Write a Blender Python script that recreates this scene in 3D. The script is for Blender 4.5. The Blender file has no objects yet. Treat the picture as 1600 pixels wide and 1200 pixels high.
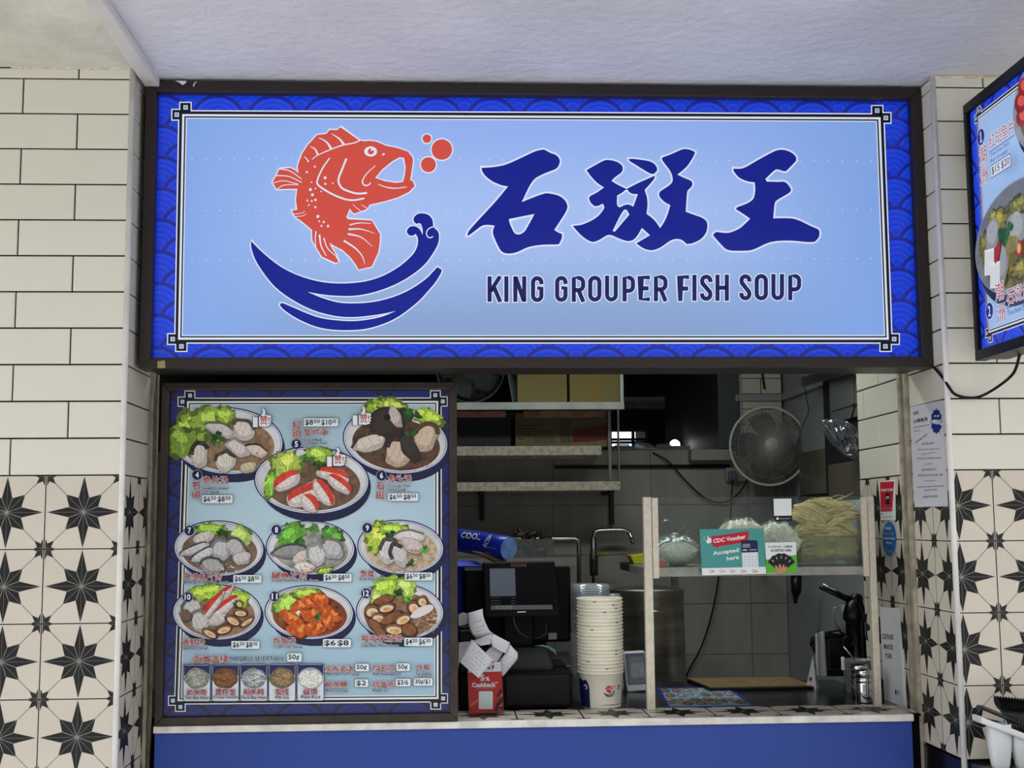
import bpy, bmesh, math, random
from mathutils import Vector, Matrix
from mathutils.geometry import tessellate_polygon
SC = bpy.context.scene
COL = SC.collection
PI = math.pi
# ------------------------------------------------------------------ camera, sky, sun, exposure
FPX = 1964.93
R0 = Vector((0.99870756, -0.05018809, -0.00802252))
R1 = Vector((0.00239815, -0.11113691, 0.99380221))
R2 = Vector((0.05076863, 0.99253702, 0.11087292))
CAM = Vector((0.0, -3.55, 1.55))
cd = bpy.data.cameras.new('camera')
cd.sensor_fit = 'HORIZONTAL'; cd.sensor_width = 36.0; cd.lens = FPX / 1600 * 36
cd.clip_start = 0.05; cd.clip_end = 200
cam = bpy.data.objects.new('camera', cd); COL.objects.link(cam)
cam.matrix_world = Matrix(((R0.x, R1.x, -R2.x, CAM.x), (R0.y, R1.y, -R2.y, CAM.y), (R0.z, R1.z, -R2.z, CAM.z), (0, 0, 0, 1)))
SC.camera = cam
SC.view_settings.view_transform = 'Standard'; SC.view_settings.look = 'None'
SC.view_settings.exposure = 0.0; SC.view_settings.gamma = 1.0
SC.view_settings.use_curve_mapping = False
wd = bpy.data.worlds.new('sky'); SC.world = wd; wd.use_nodes = True
wn = wd.node_tree.nodes; wl = wd.node_tree.links
sky = wn.new('ShaderNodeTexSky'); sky.sky_type = 'HOSEK_WILKIE'; sky.turbidity = 5.0; sky.ground_albedo = 0.4
sky.sun_direction = Vector((0.35, -0.55, 0.75)).normalized()
mixw = wn.new('ShaderNodeMixRGB'); mixw.inputs[0].default_value = 0.75; mixw.inputs[2].default_value = (0.97, 0.98, 1.0, 1)
wl.new(sky.outputs[0], mixw.inputs[1]); wl.new(mixw.outputs[0], wn['Background'].inputs[0])
wn['Background'].inputs[1].default_value = 2.3
sd = bpy.data.lights.new('sun', 'SUN'); sd.energy = 3.6; sd.angle = 0.02; sd.color = (1, 0.985, 0.97)
sun = bpy.data.objects.new('sun', sd); COL.objects.link(sun); sun.location = (3, -9, 9)
sun.rotation_euler = Vector((0.35, -0.30, 0.9)).to_track_quat('Z', 'Y').to_euler()
for nm, loc, en, sz in (('kitchen_fill', (0.6, 1.15, 2.7), 19.0, 1.6),):  # added fill lamp without a fitting, lifts the dark kitchen
    ld = bpy.data.lights.new(nm, 'AREA'); ld.energy = en; ld.shape = 'RECTANGLE'; ld.size = sz; ld.size_y = 0.2; ld.color = (0.93, 1.0, 0.97)
    lo = bpy.data.objects.new(nm, ld); COL.objects.link(lo); lo.location = loc

# ------------------------------------------------------------------ pixel -> world
def ray(px, py):
    return R0 * ((px - 800) / FPX) + R1 * ((600 - py) / FPX) + R2
def aY(px, py, Y): d = ray(px, py); return CAM + d * ((Y - CAM.y) / d.y)
def aX(px, py, X): d = ray(px, py); return CAM + d * ((X - CAM.x) / d.x)
def aZ(px, py, Z): d = ray(px, py); return CAM + d * ((Z - CAM.z) / d.z)

# ------------------------------------------------------------------ materials
def lin(c):
    o = []
    for v in c:
        v = v / 255.0
        o.append(v / 12.92 if v <= 0.04045 else ((v + 0.055) / 1.055) ** 2.4)
    return (*o, 1.0)
MATS = {}
def mat(name, rgb, rough=0.5, metal=0.0, em=0.0, noise=None, bump=None, coat=0.0, spec=0.5, rgb2=None, base=1.0, stretch=None):
    if name in MATS: return MATS[name]
    m = bpy.data.materials.new(name); MATS[name] = m; m.use_nodes = True
    nt = m.node_tree; b = nt.nodes['Principled BSDF']; L = nt.links
    c = lin(rgb); cb = tuple(v * base for v in c[:3]) + (1.0,)
    b.inputs['Base Color'].default_value = cb
    b.inputs['Roughness'].default_value = rough; b.inputs['Metallic'].default_value = metal
    b.inputs['Specular IOR Level'].default_value = 0.3 if name.startswith('ink_') else spec
    b.inputs['Coat Weight'].default_value = coat * 0.3; b.inputs['Coat Roughness'].default_value = 0.08
    vec = None
    if noise or bump:
        tc = nt.nodes.new('ShaderNodeTexCoord'); vec = tc.outputs['Object']
        if stretch:
            mp = nt.nodes.new('ShaderNodeMapping'); mp.inputs['Scale'].default_value = stretch
            L.new(vec, mp.inputs[0]); vec = mp.outputs[0]
    if noise:
        n = nt.nodes.new('ShaderNodeTexNoise'); n.inputs['Scale'].default_value = noise[0]; n.inputs['Detail'].default_value = 5
        L.new(vec, n.inputs['Vector'])
        r = nt.nodes.new('ShaderNodeValToRGB')
        c2 = lin(rgb2) if rgb2 else tuple(v * (1 - noise[1]) for v in c[:3]) + (1.0,)
        c1 = c if rgb2 else tuple(min(1, v * (1 + noise[1] * 0.5)) for v in c[:3]) + (1.0,)
        r.color_ramp.elements[0].color = tuple(v * base for v in c2[:3]) + (1,); r.color_ramp.elements[1].color = tuple(v * base for v in c1[:3]) + (1,)
        r.color_ramp.elements[0].position = 0.36; r.color_ramp.elements[1].position = 0.62
        L.new(n.outputs[0], r.inputs[0]); L.new(r.outputs[0], b.inputs['Base Color'])
        if em: L.new(r.outputs[0], b.inputs['Emission Color'])
    if em:
        if not noise: b.inputs['Emission Color'].default_value = c
        b.inputs['Emission Strength'].default_value = em
    if bump:
        n = nt.nodes.new('ShaderNodeTexNoise'); n.inputs['Scale'].default_value = bump[0]; n.inputs['Detail'].default_value = 6
        L.new(vec, n.inputs['Vector'])
        bp = nt.nodes.new('ShaderNodeBump'); bp.inputs['Strength'].default_value = bump[1]; bp.inputs['Distance'].default_value = 0.01
        L.new(n.outputs[0], bp.inputs['Height']); L.new(bp.outputs[0], b.inputs['Normal'])
    return m
def clear(name, tint=(235, 240, 240), gloss=0.12, edge=0.5, haze=0.0, rough=0.08, bump=None):
    """thin clear plastic or glass: see-through with a sheen that grows towards its edges"""
    if name in MATS: return MATS[name]
    m = bpy.data.materials.new(name); MATS[name] = m; m.use_nodes = True
    nt = m.node_tree; nt.nodes.clear(); L = nt.links
    out = nt.nodes.new('ShaderNodeOutputMaterial')
    t = nt.nodes.new('ShaderNodeBsdfTransparent'); t.inputs[0].default_value = lin(tint)
    g = nt.nodes.new('ShaderNodeBsdfGlossy'); g.inputs['Roughness'].default_value = rough; g.inputs[0].default_value = (0.9, 0.95, 1, 1)
    d = nt.nodes.new('ShaderNodeBsdfDiffuse'); d.inputs[0].default_value = (0.75, 0.78, 0.78, 1)
    lw = nt.nodes.new('ShaderNodeLayerWeight'); lw.inputs[0].default_value = 0.25
    ma = nt.nodes.new('ShaderNodeMath'); ma.operation = 'MULTIPLY_ADD'; ma.inputs[1].default_value = edge; ma.inputs[2].default_value = gloss
    L.new(lw.outputs['Facing'], ma.inputs[0])
    m0 = nt.nodes.new('ShaderNodeMixShader'); m0.inputs[0].default_value = haze
    L.new(t.outputs[0], m0.inputs[1]); L.new(d.outputs[0], m0.inputs[2])
    m1 = nt.nodes.new('ShaderNodeMixShader'); L.new(ma.outputs[0], m1.inputs[0]); L.new(m0.outputs[0], m1.inputs[1]); L.new(g.outputs[0], m1.inputs[2])
    if bump:
        tc = nt.nodes.new('ShaderNodeTexCoord')
        n = nt.nodes.new('ShaderNodeTexNoise'); n.inputs['Scale'].default_value = bump[0]; n.inputs['Detail'].default_value = 4
        L.new(tc.outputs['Object'], n.inputs['Vector'])
        bp = nt.nodes.new('ShaderNodeBump'); bp.inputs['Strength'].default_value = bump[1]; bp.inputs['Distance'].default_value = 0.01
        L.new(n.outputs[0], bp.inputs['Height']); L.new(bp.outputs[0], g.inputs['Normal']); L.new(bp.outputs[0], lw.inputs['Normal'])
    L.new(m1.outputs[0], out.inputs[0])
    return m

# ------------------------------------------------------------------ mesh builder
class MB:
    def __init__(s): s.v = []; s.f = []; s.mi = []; s.mats = []; s.sm = []
    def m(s, material):
        if material not in s.mats: s.mats.append(material)
        return s.mats.index(material)
    def add(s, vs, fs, material, smooth=False):
        b = len(s.v); k = s.m(material)
        s.v += [tuple(p) for p in vs]
        for f in fs: s.f.append([i + b for i in f]); s.mi.append(k); s.sm.append(smooth)
        return s
    def box(s, x0, y0, z0, x1, y1, z1, material):
        if x0 > x1: x0, x1 = x1, x0
        if y0 > y1: y0, y1 = y1, y0
        if z0 > z1: z0, z1 = z1, z0
        vs = [(x, y, z) for z in (z0, z1) for y in (y0, y1) for x in (x0, x1)]
        return s.add(vs, [(0, 2, 3, 1), (4, 5, 7, 6), (0, 1, 5, 4), (2, 6, 7, 3), (0, 4, 6, 2), (1, 3, 7, 5)], material)
    def hexa(s, b4, t4, material):
        return s.add(list(b4) + list(t4), [(3, 2, 1, 0), (4, 5, 6, 7), (0, 1, 5, 4), (1, 2, 6, 5), (2, 3, 7, 6), (3, 0, 4, 7)], material)
    def lathe(s, prof, cx, cy, cz, material, n=32, closed=False, smooth=True, axis='Z', rot=None):
        vs = []; fs = []
        for (r, z) in prof:
            for k in range(n):
                a = 2 * PI * k / n
                p = Vector((r * math.cos(a), r * math.sin(a), z))
                if axis == 'Y': p = Vector((p.x, p.z, p.y))
                if axis == 'X': p = Vector((p.z, p.x, p.y))
                if rot is not None: p = rot @ p
                vs.append((p.x + cx, p.y + cy, p.z + cz))
        m_ = len(prof)
        for j in range(m_ - 1 if not closed else m_):
            j2 = (j + 1) % m_
            for k in range(n):
                k2 = (k + 1) % n
                fs.append((j * n + k, j * n + k2, j2 * n + k2, j2 * n + k))
        return s.add(vs, fs, material, smooth)
    def tube(s, pts, r, material, n=8, caps=True, radii=None):
        pts = [Vector(p) for p in pts]; vs = []; fs = []; up = None
        for i, p in enumerate(pts):
            a = pts[max(0, i - 1)]; b = pts[min(len(pts) - 1, i + 1)]
            t = (b - a)
            if t.length < 1e-9: t = Vector((0, 0, 1))
            t.normalize()
            if up is None: up = Vector((0, 0, 1)) if abs(t.z) < 0.9 else Vector((1, 0, 0))
            u = (up - t * up.dot(t))
            if u.length < 1e-6: u = t.orthogonal()
            u.normalize(); w = t.cross(u); up = u
            rr = radii[i] if radii else r
            for k in range(n):
                an = 2 * PI * k / n
                vs.append(p + u * (rr * math.cos(an)) + w * (rr * math.sin(an)))
        for i in range(len(pts) - 1):
            for k in range(n):
                k2 = (k + 1) % n
                fs.append((i * n + k, i * n + k2, (i + 1) * n + k2, (i + 1) * n + k))
        if caps:
            fs.append(tuple(range(n))[::-1]); fs.append(tuple((len(pts) - 1) * n + k for k in range(n)))
        return s.add(vs, fs, material, True)
    def ring(s, c, R, r, material, axis='Y', n=48, m=6):
        vs = []; fs = []
        for i in range(n):
            a = 2 * PI * i / n
            for j in range(m):
                b = 2 * PI * j / m
                q = R + r * math.cos(b); h = r * math.sin(b)
                p = {'Y': (q * math.cos(a), h, q * math.sin(a)), 'Z': (q * math.cos(a), q * math.sin(a), h), 'X': (h, q * math.cos(a), q * math.sin(a))}[axis]
                vs.append((c[0] + p[0], c[1] + p[1], c[2] + p[2]))
        for i in range(n):
            for j in range(m):
                i2 = (i + 1) % n; j2 = (j + 1) % m
                fs.append((i * m + j, i * m + j2, i2 * m + j2, i2 * m + j))
        return s.add(vs, fs, material, True)
    def grid(s, fn, nu, nv, material, smooth=True):
        vs = [fn(i / nu, j / nv) for j in range(nv + 1) for i in range(nu + 1)]
        fs = [(j * (nu + 1) + i, j * (nu + 1) + i + 1, (j + 1) * (nu + 1) + i + 1, (j + 1) * (nu + 1) + i) for j in range(nv) for i in range(nu)]
        return s.add(vs, fs, material, smooth)
    def build(s, name, parent=None, bevel=0.0, kind=None, label=None, solid=0.0):
        me = bpy.data.meshes.new(name); me.from_pydata(s.v, [], s.f)
        for m_ in s.mats: me.materials.append(m_)
        me.polygons.foreach_set('material_index', s.mi); me.polygons.foreach_set('use_smooth', s.sm)
        me.update()
        o = bpy.data.objects.new(name, me); COL.objects.link(o)
        if solid:
            md = o.modifiers.new('thick', 'SOLIDIFY'); md.thickness = solid; md.offset = 0
        if bevel:
            md = o.modifiers.new('bevel', 'BEVEL'); md.width = bevel; md.segments = 2; md.limit_method = 'ANGLE'; md.angle_limit = 0.7
        if parent is not None: put(o, parent)
        if kind: o['kind'] = kind
        if label: o['label'] = label
        return o
def wpos(o):
    p = Vector(o.location)
    while o.parent: o = o.parent; p = p + Vector(o.location)
    return p
def put(o, parent):
    o.parent = parent; o.location = Vector(o.location) - wpos(parent)
def thing(name, label, cat, loc, group=None):
    o = bpy.data.objects.new(name, None); COL.objects.link(o); o.empty_display_size = 0.05
    o.location = loc; o['label'] = label; o['category'] = cat
    if group: o['group'] = group
    return o
def tag(o, label, cat, group=None, kind=None):
    o['label'] = label; o['category'] = cat
    if group: o['group'] = group
    if kind: o['kind'] = kind
    return o
def bx(name, parent, x0, y0, z0, x1, y1, z1, material, bevel=0.0, **k):
    return MB().box(x0, y0, z0, x1, y1, z1, material).build(name, parent, bevel, **k)
def pxbox(name, parent, px0, py0, px1, py1, Y0, Y1, material, bevel=0.0, **k):
    """a box whose front face at depth Y0 spans the given picture rectangle"""
    a = aY(px0, py0, Y0); b = aY(px1, py1, Y0)
    return bx(name, parent, a.x, Y0, a.z, b.x, Y1, b.z, material, bevel, **k)
def struct(o): o['kind'] = 'structure'; return o

# ------------------------------------------------------------------ flat print: polygons given in picture pixels, laid on a panel's plane
def smooth_path(pts, closed=True, sub=4, corner=0.75):
    n = len(pts); P = [Vector((p[0], p[1])) for p in pts]
    def is_c(i):
        if not closed and i in (0, n - 1): return True
        a = P[i] - P[i - 1]; b = P[(i + 1) % n] - P[i]
        if a.length < 1e-9 or b.length < 1e-9: return True
        return a.angle(b) > corner
    C = [is_c(i) for i in range(n)]; out = []
    for i in range(n if closed else n - 1):
        p1 = P[i]; p2 = P[(i + 1) % n]
        p0 = p1 * 2 - p2 if C[i] else P[i - 1]
        p3 = p2 * 2 - p1 if C[(i + 1) % n] else P[(i + 2) % n]
        for k in range(sub):
            t = k / sub
            out.append(0.5 * ((2 * p1) + (p2 - p0) * t + (2 * p0 - 5 * p1 + 4 * p2 - p3) * t * t + (3 * p1 - p0 - 3 * p2 + p3) * t ** 3))
    if not closed: out.append(P[-1])
    return [(p.x, p.y) for p in out]
def area(pts): return 0.5 * sum(pts[i - 1][0] * pts[i][1] - pts[i][0] * pts[i - 1][1] for i in range(len(pts)))
def offset_path(pts, d):
    n = len(pts); sg = 1 if area(pts) > 0 else -1; out = []
    for i in range(n):
        a = Vector(pts[i]) - Vector(pts[i - 1]); b = Vector(pts[(i + 1) % n]) - Vector(pts[i])
        if a.length < 1e-9: a = b
        if b.length < 1e-9: b = a
        a.normalize(); b.normalize()
        na = Vector((a.y, -a.x)) * sg; nb = Vector((b.y, -b.x)) * sg
        m_ = na + nb
        if m_.length < 0.3: m_ = na
        m_.normalize(); q = max(0.5, m_.dot(na))
        out.append((pts[i][0] + m_.x * d / q, pts[i][1] + m_.y * d / q))
    return out
def ribbon(pts, w0, w1=None, closed=False, ws=None):
    n = len(pts); L = []; Rr = []
    for i in range(n):
        a = Vector(pts[i - 1] if (i > 0 or closed) else pts[i]); b = Vector(pts[(i + 1) % n] if (i < n - 1 or closed) else pts[i])
        t = b - a
        if t.length < 1e-9: t = Vector((1, 0))
        t.normalize(); nn = Vector((-t.y, t.x))
        w = ws[i] if ws else (w0 if w1 is None else w0 + (w1 - w0) * i / (n - 1))
        k = 1.0
        if 0 < i < n - 1 or closed:
            s_ = Vector(pts[i]) - Vector(pts[i - 1])
            if s_.length > 1e-9: k = 1 / max(0.6, abs(s_.normalized().dot(t)))
        L.append((pts[i][0] + nn.x * w * k / 2, pts[i][1] + nn.y * w * k / 2)); Rr.append((pts[i][0] - nn.x * w * k / 2, pts[i][1] - nn.y * w * k / 2))
    fs = [(i, i + 1, n + i + 1, n + i) for i in range(n - 1)]
    if closed: fs.append((n - 1, 0, n, 2 * n - 1))
    return L + Rr, fs
TXT = {}
def text_geo(s, bold=0.0):
    key = (s, bold)
    if key in TXT: return TXT[key]
    c = bpy.data.curves.new('lettering', 'FONT'); c.body = s; c.resolution_u = 2; c.offset = bold
    o = bpy.data.objects.new('lettering', c); COL.objects.link(o); bpy.context.view_layer.update()
    me = bpy.data.meshes.new_from_object(o.evaluated_get(bpy.context.evaluated_depsgraph_get()))
    vs = [(v.co.x, v.co.y) for v in me.vertices]; fs = [tuple(p.vertices) for p in me.polygons]
    bpy.data.objects.remove(o); bpy.data.curves.remove(c); bpy.data.meshes.remove(me)
    x0 = min(v[0] for v in vs); x1 = max(v[0] for v in vs); y0 = min(v[1] for v in vs); y1 = max(v[1] for v in vs)
    TXT[key] = ([((v[0] - x0) / max(1e-6, x1 - x0), (v[1] - y0) / max(1e-6, y1 - y0)) for v in vs], fs)
    return TXT[key]
def ell(cx, cy, rx, ry, rot=0.0, n=40, a0=0.0, a1=2 * PI):
    c, s = math.cos(rot), math.sin(rot); out = []
    full = abs(a1 - a0 - 2 * PI) < 1e-6
    for k in range(n):
        a = a0 + (a1 - a0) * k / (n if full else n - 1)
        x, y = rx * math.cos(a), ry * math.sin(a)
        out.append((cx + x * c - y * s, cy + x * s + y * c))
    return out
def blob(rng, cx, cy, rx, ry, rot=0.0, jag=0.15, n=14, sub=3):
    c, s = math.cos(rot), math.sin(rot); out = []
    for k in range(n):
        a = 2 * PI * k / n; q = 1 + jag * rng.uniform(-1, 1)
        x, y = rx * math.cos(a) * q, ry * math.sin(a) * q
        out.append((cx + x * c - y * s, cy + x * s + y * c))
    return smooth_path(out, True, sub, 3.0) if sub > 1 else out
class Print:
    """printed layers on the plane Y = c (facing -Y), X = c (facing -X) or Z = c (facing up); every layer lies a hair proud of the one below"""
    def __init__(s, kind, c, parent, step=0.00025):
        s.k = kind; s.c = c; s.parent = parent; s.step = step; s.parts = {}; s.name = 'print'
    def w(s, px, py, layer):
        d = s.c - layer * s.step
        if s.k == 'Y': return tuple(aY(px, py, d))
        if s.k == 'X': return tuple(aX(px, py, d))
        return tuple(aZ(px, py, s.c + layer * s.step))
    def mb(s, part=None):
        part = part or s.name
        if part not in s.parts: s.parts[part] = MB()
        return s.parts[part]
    def poly(s, pts, material, layer, holes=(), part=None):
        loops = [[Vector((p[0], p[1], 0)) for p in pts]] + [[Vector((p[0], p[1], 0)) for p in h] for h in holes]
        tris = tessellate_polygon(loops); flat = [p for l in loops for p in l]
        s.mb(part).add([s.w(p.x, p.y, layer) for p in flat], [tuple(t) for t in tris], material)
    def rib(s, pts, material, layer, w0, w1=None, closed=False, part=None, ws=None):
        v, f = ribbon(pts, w0, w1, closed, ws); s.mb(part).add([s.w(p[0], p[1], layer) for p in v], f, material)
    def rect(s, x0, y0, x1, y1, material, layer, part=None, r=0.0):
        if r > 0:
            pts = []
            for cx, cy, a in ((x1 - r, y0 + r, -90), (x1 - r, y1 - r, 0), (x0 + r, y1 - r, 90), (x0 + r, y0 + r, 180)):
                for k in range(4):
                    t = math.radians(a + 30 * k); pts.append((cx + r * math.cos(t), cy + r * math.sin(t)))
        else: pts = [(x0, y0), (x1, y0), (x1, y1), (x0, y1)]
        s.poly(pts, material, layer, part=part)
    def quad(s, q, material, layer, part=None): s.poly(q, material, layer, part=part)
    def text(s, t, x0, y0, x1, y1, material, layer, bold=0.0, part=None, quad=None, halo=None, halo_w=0.6):
        q = quad or ((x0, y0), (x1, y0), (x1, y1), (x0, y1))
        def place(g, lay, mt):
            vs, fs = g; o = []
            for (u, v) in vs:
                v = 1 - v
                x = (q[0][0] * (1 - u) + q[1][0] * u) * (1 - v) + (q[3][0] * (1 - u) + q[2][0] * u) * v
                y = (q[0][1] * (1 - u) + q[1][1] * u) * (1 - v) + (q[3][1] * (1 - u) + q[2][1] * u) * v
                o.append(s.w(x, y, lay))
            s.mb(part).add(o, fs, mt)
        if halo:
            q0 = q
            for dx, dy in ((-1, 0), (1, 0), (0, -1), (0, 1), (-.7, -.7), (.7, .7), (-.7, .7), (.7, -.7)):
                q = tuple((p[0] + dx * halo_w, p[1] + dy * halo_w) for p in q0); place(text_geo(t, 0.0), layer - 1, halo)
            q = q0
        place(text_geo(t, bold), layer, material)
    def done(s, kinds=None):
        for n, m_ in s.parts.items():
            base = n.split('#')[0]
            m_.build(base, s.parent)
# ------------------------------------------------------------------ setting: tiled pillars, ceiling, floor, back room
M_TILE = mat('white_glazed_tile', (215, 211, 196), 0.16, noise=(1.6, 0.05), bump=(3.0, 0.03))
M_STARW = mat('cream_tile', (199, 190, 174), 0.35, noise=(5, 0.05))
M_STARB = mat('black_star_print', (24, 24, 26), 0.4, spec=0.3)
M_STARL = mat('star_line_print', (150, 140, 125), 0.4)
M_GROUT = mat('black_grout', (12, 12, 12), 0.9, spec=0.1)
M_TRIMW = mat('white_corner_trim', (215, 212, 205), 0.3, noise=(9, 0.1))
M_STEEL = mat('brushed_steel', (178, 176, 170), 0.3, 1.0, noise=(14, 0.12), stretch=(1, 1, 12))
M_STEELD = mat('dull_steel', (120, 120, 116), 0.42, 1.0, noise=(8, 0.25))
M_CHROME = mat('chrome', (205, 205, 205), 0.1, 1.0)
M_BLACK = mat('black_plastic', (9, 9, 10), 0.4, spec=0.2)
M_DARKM = mat('dark_bronze_frame', (50, 42, 40), 0.4, 0.3, spec=0.3)
M_RUST = mat('aged_aluminium', (176, 166, 146), 0.45, 0.2, noise=(25, 0.3))
M_CEIL = mat('ceiling_paint_sign_spill', (208, 206, 212), 0.8, noise=(2.2, 0.10), bump=(28, 0.9))  # cool tint puts the sign's blue spill into the ceiling colour
M_CEILR = mat('rough_ceiling_plaster', (207, 203, 188), 0.85, noise=(4, 0.14), bump=(16, 1.0))
M_GREYT = mat('grey_wall_tile', (154, 151, 142), 0.3, noise=(2.5, 0.15), stretch=(3, 1, 0.6))
M_PAVE = mat('pale_pavement', (190, 190, 190), 0.8, noise=(3, 0.1))
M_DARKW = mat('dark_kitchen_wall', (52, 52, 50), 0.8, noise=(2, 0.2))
M_BLUEP = mat('blue_panel', (46, 70, 146), 0.4, noise=(1.2, 0.06), spec=0.25)
PX0, PX1 = -0.903, 1.440          # inner edges of the two pillars
ZS, RS, RB = 1.6945, 0.2025, 0.1034     # top of the star tiles, star row, subway row
ZC = 2.868
TILES = {}
def tile_mesh(w, h, t=0.008):
    key = ('t', round(w, 3), round(h, 3), t)
    if key not in TILES:
        b = MB(); e = 0.0022
        vs = [(0, 0, 0), (w, 0, 0), (w, 0, h), (0, 0, h), (0, -t + e, 0), (w, -t + e, 0), (w, -t + e, h), (0, -t + e, h), (e, -t, e), (w - e, -t, e), (w - e, -t, h - e), (e, -t, h - e)]
        fs = [(8, 9, 10, 11)]
        for i in range(4):
            j = (i + 1) % 4; fs += [(i, j, 4 + j, 4 + i), (4 + i, 4 + j, 8 + j, 8 + i)]
        b.add(vs, fs, M_TILE); o = b.build('tile'); TILES[key] = o.data; bpy.data.objects.remove(o)
    return TILES[key]
def star_polys(s):
    """the printed star of one square tile of side s about its centre: list of (polygon, material)"""
    out = []
    def pol(r, a): return (r * s * math.cos(math.radians(a)), r * s * math.sin(math.radians(a)))
    def tri(c, a, b, cx=0, cy=0, g=0.0035):
        mx = (c[0] + a[0] + b[0]) / 3; my = (c[1] + a[1] + b[1]) / 3
        return [(cx + p[0] + (mx - p[0]) * 0.05, cy + p[1] + (my - p[1]) * 0.05) for p in (c, a, b)]
    for k in range(4):
        a = 90 * k
        for sg in (-1, 1):
            v = pol(0.21, a + 20 * sg)
            out.append((tri((0, 0), v, pol(0.498, a)), M_STARB)); out.append((tri((0, 0), v, pol(0.345, a + 45 * sg)), M_STARB))
    out.append(([pol(0.016, 45 * k) for k in range(8)], M_STARL))
    for sx in (-1, 1):
        for sy in (-1, 1):
            cx, cy = sx * s / 2, sy * s / 2; base = math.degrees(math.atan2(-sy, -sx))
            for sg in (-1, 1):
                v = pol(0.085, base + 24 * sg)
                out.append((tri((0, 0), v, pol(0.17, base), cx, cy), M_STARB))
                out.append((tri((0, 0), v, pol(0.146, base + 45 * sg), cx, cy), M_STARB))
            a = math.radians(base); d = (math.cos(a), math.sin(a)); n = (-d[1] * 0.0006, d[0] * 0.0006)
            p = (cx + d[0] * 0.16 * s, cy + d[1] * 0.16 * s); q = (cx + d[0] * 0.37 * s, cy + d[1] * 0.37 * s)
            out.append(([(p[0] + n[0], p[1] + n[1]), (q[0] + n[0], q[1] + n[1]), (q[0] - n[0], q[1] - n[1]), (p[0] - n[0], p[1] - n[1])], M_STARB))
    return out
def clip(poly, u0, u1, v0, v1):
    for ax, lim, sg in ((0, u0, 1), (0, u1, -1), (1, v0, 1), (1, v1, -1)):
        res = []
        for i in range(len(poly)):
            a, b = poly[i - 1], poly[i]; da = (a[ax] - lim) * sg; db = (b[ax] - lim) * sg
            if (da >= 0) != (db >= 0):
                t = da / (da - db); res.append((a[0] + (b[0] - a[0]) * t, a[1] + (b[1] - a[1]) * t))
            if db >= 0: res.append(b)
        poly = res
        if len(poly) < 3: return []
    return poly
def star_mesh(u0, u1, v0, v1, s=0.2025, t=0.008):
    """the part u0..u1, v0..v1 (about the tile centre) of a star tile"""
    key = ('s', round(u0, 3), round(u1, 3), round(v0, 3), round(v1, 3), round(s, 4))
    if key not in TILES:
        b = MB(); e = 0.0003
        vs = [(x, y, z) for y in (0, -t) for (x, z) in ((u0, v0), (u1, v0), (u1, v1), (u0, v1))]
        b.add(vs, [(4, 5, 6, 7)], M_STARW); b.add(vs, [(0, 1, 5, 4), (1, 2, 6, 5), (2, 3, 7, 6), (3, 0, 4, 7)], M_GROUT)
        for pts, m_ in star_polys(s):
            c = clip(pts, u0 + e, u1 - e, v0 + e, v1 - e)
            if len(c) >= 3:
                if area(c) < 0: c = c[::-1]
                b.add([(p[0], -t - (0.0004 if m_ is M_STARB else 0.0007), p[1]) for p in c], [tuple(range(len(c)))], m_)
        o = b.build('tile'); TILES[key] = o.data; bpy.data.objects.remove(o)
    return TILES[key]
def lay(mesh, parent, loc, rot, name='tile'):
    o = bpy.data.objects.new(name, mesh); COL.objects.link(o); o.rotation_euler = rot; o.location = loc
    put(o, parent); return o
G = 0.0042; GS = 0.0028
FRONT, TOLEFT, TORIGHT, UP = (0, 0, 0), (0, 0, -PI / 2), (0, 0, PI / 2), (-PI / 2, 0, 0)
def subway_face(parent, org, rot, u0, u1, seam, L=0.31, z0=ZS, z1=ZC - 0.004, odd_shift=True, mirror=1):
    """running-bond white tiles on a face; org/rot place the face, u runs along it; seam is where a full tile starts on even rows"""
    k = 0
    while z0 + k * RB < z1 - 0.01:
        a = z0 + k * RB; b = min(z1, a + RB); off = seam + (L / 2 if k % 2 else 0)
        n0 = math.floor((u0 - off) / L); x = off + n0 * L
        while x < u1 - 1e-4:
            xa = max(u0, x); xb = min(u1, x + L)
            if xb - xa > 0.012: place_face(tile_mesh(xb - xa - G, b - a - G), parent, org, rot, xa + G / 2, a + G / 2)
            x += L
        k += 1
def place_face(mesh, parent, org, rot, u, z, name='tile'):
    ox, oy = org
    if rot is FRONT: loc = (ox + u, oy, z)
    elif rot is TOLEFT: loc = (ox, oy - u, z)
    else: loc = (ox, oy + u, z)
    lay(mesh, parent, loc, rot, name)
def star_face(parent, org, rot, u0, u1, centre, rows=4, s=0.2025, su=None, ztop=ZS):
    su = su or s
    n0 = math.floor((u0 - centre) / su - 0.5) + 1
    for r in range(rows):
        zc = ztop - (r + 0.5) * s; k = n0
        while centre + k * su - su / 2 < u1 - 0.008:
            c = centre + k * su; a = max(u0, c - su / 2) + GS / 2; b = min(u1, c + su / 2) - GS / 2
            if b - a > 0.01: place_face(star_mesh(a - c, b - c, -s / 2 + GS / 2, s / 2 - GS / 2, s), parent, org, rot, c, zc)
            k += 1
T = 0.008
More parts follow.
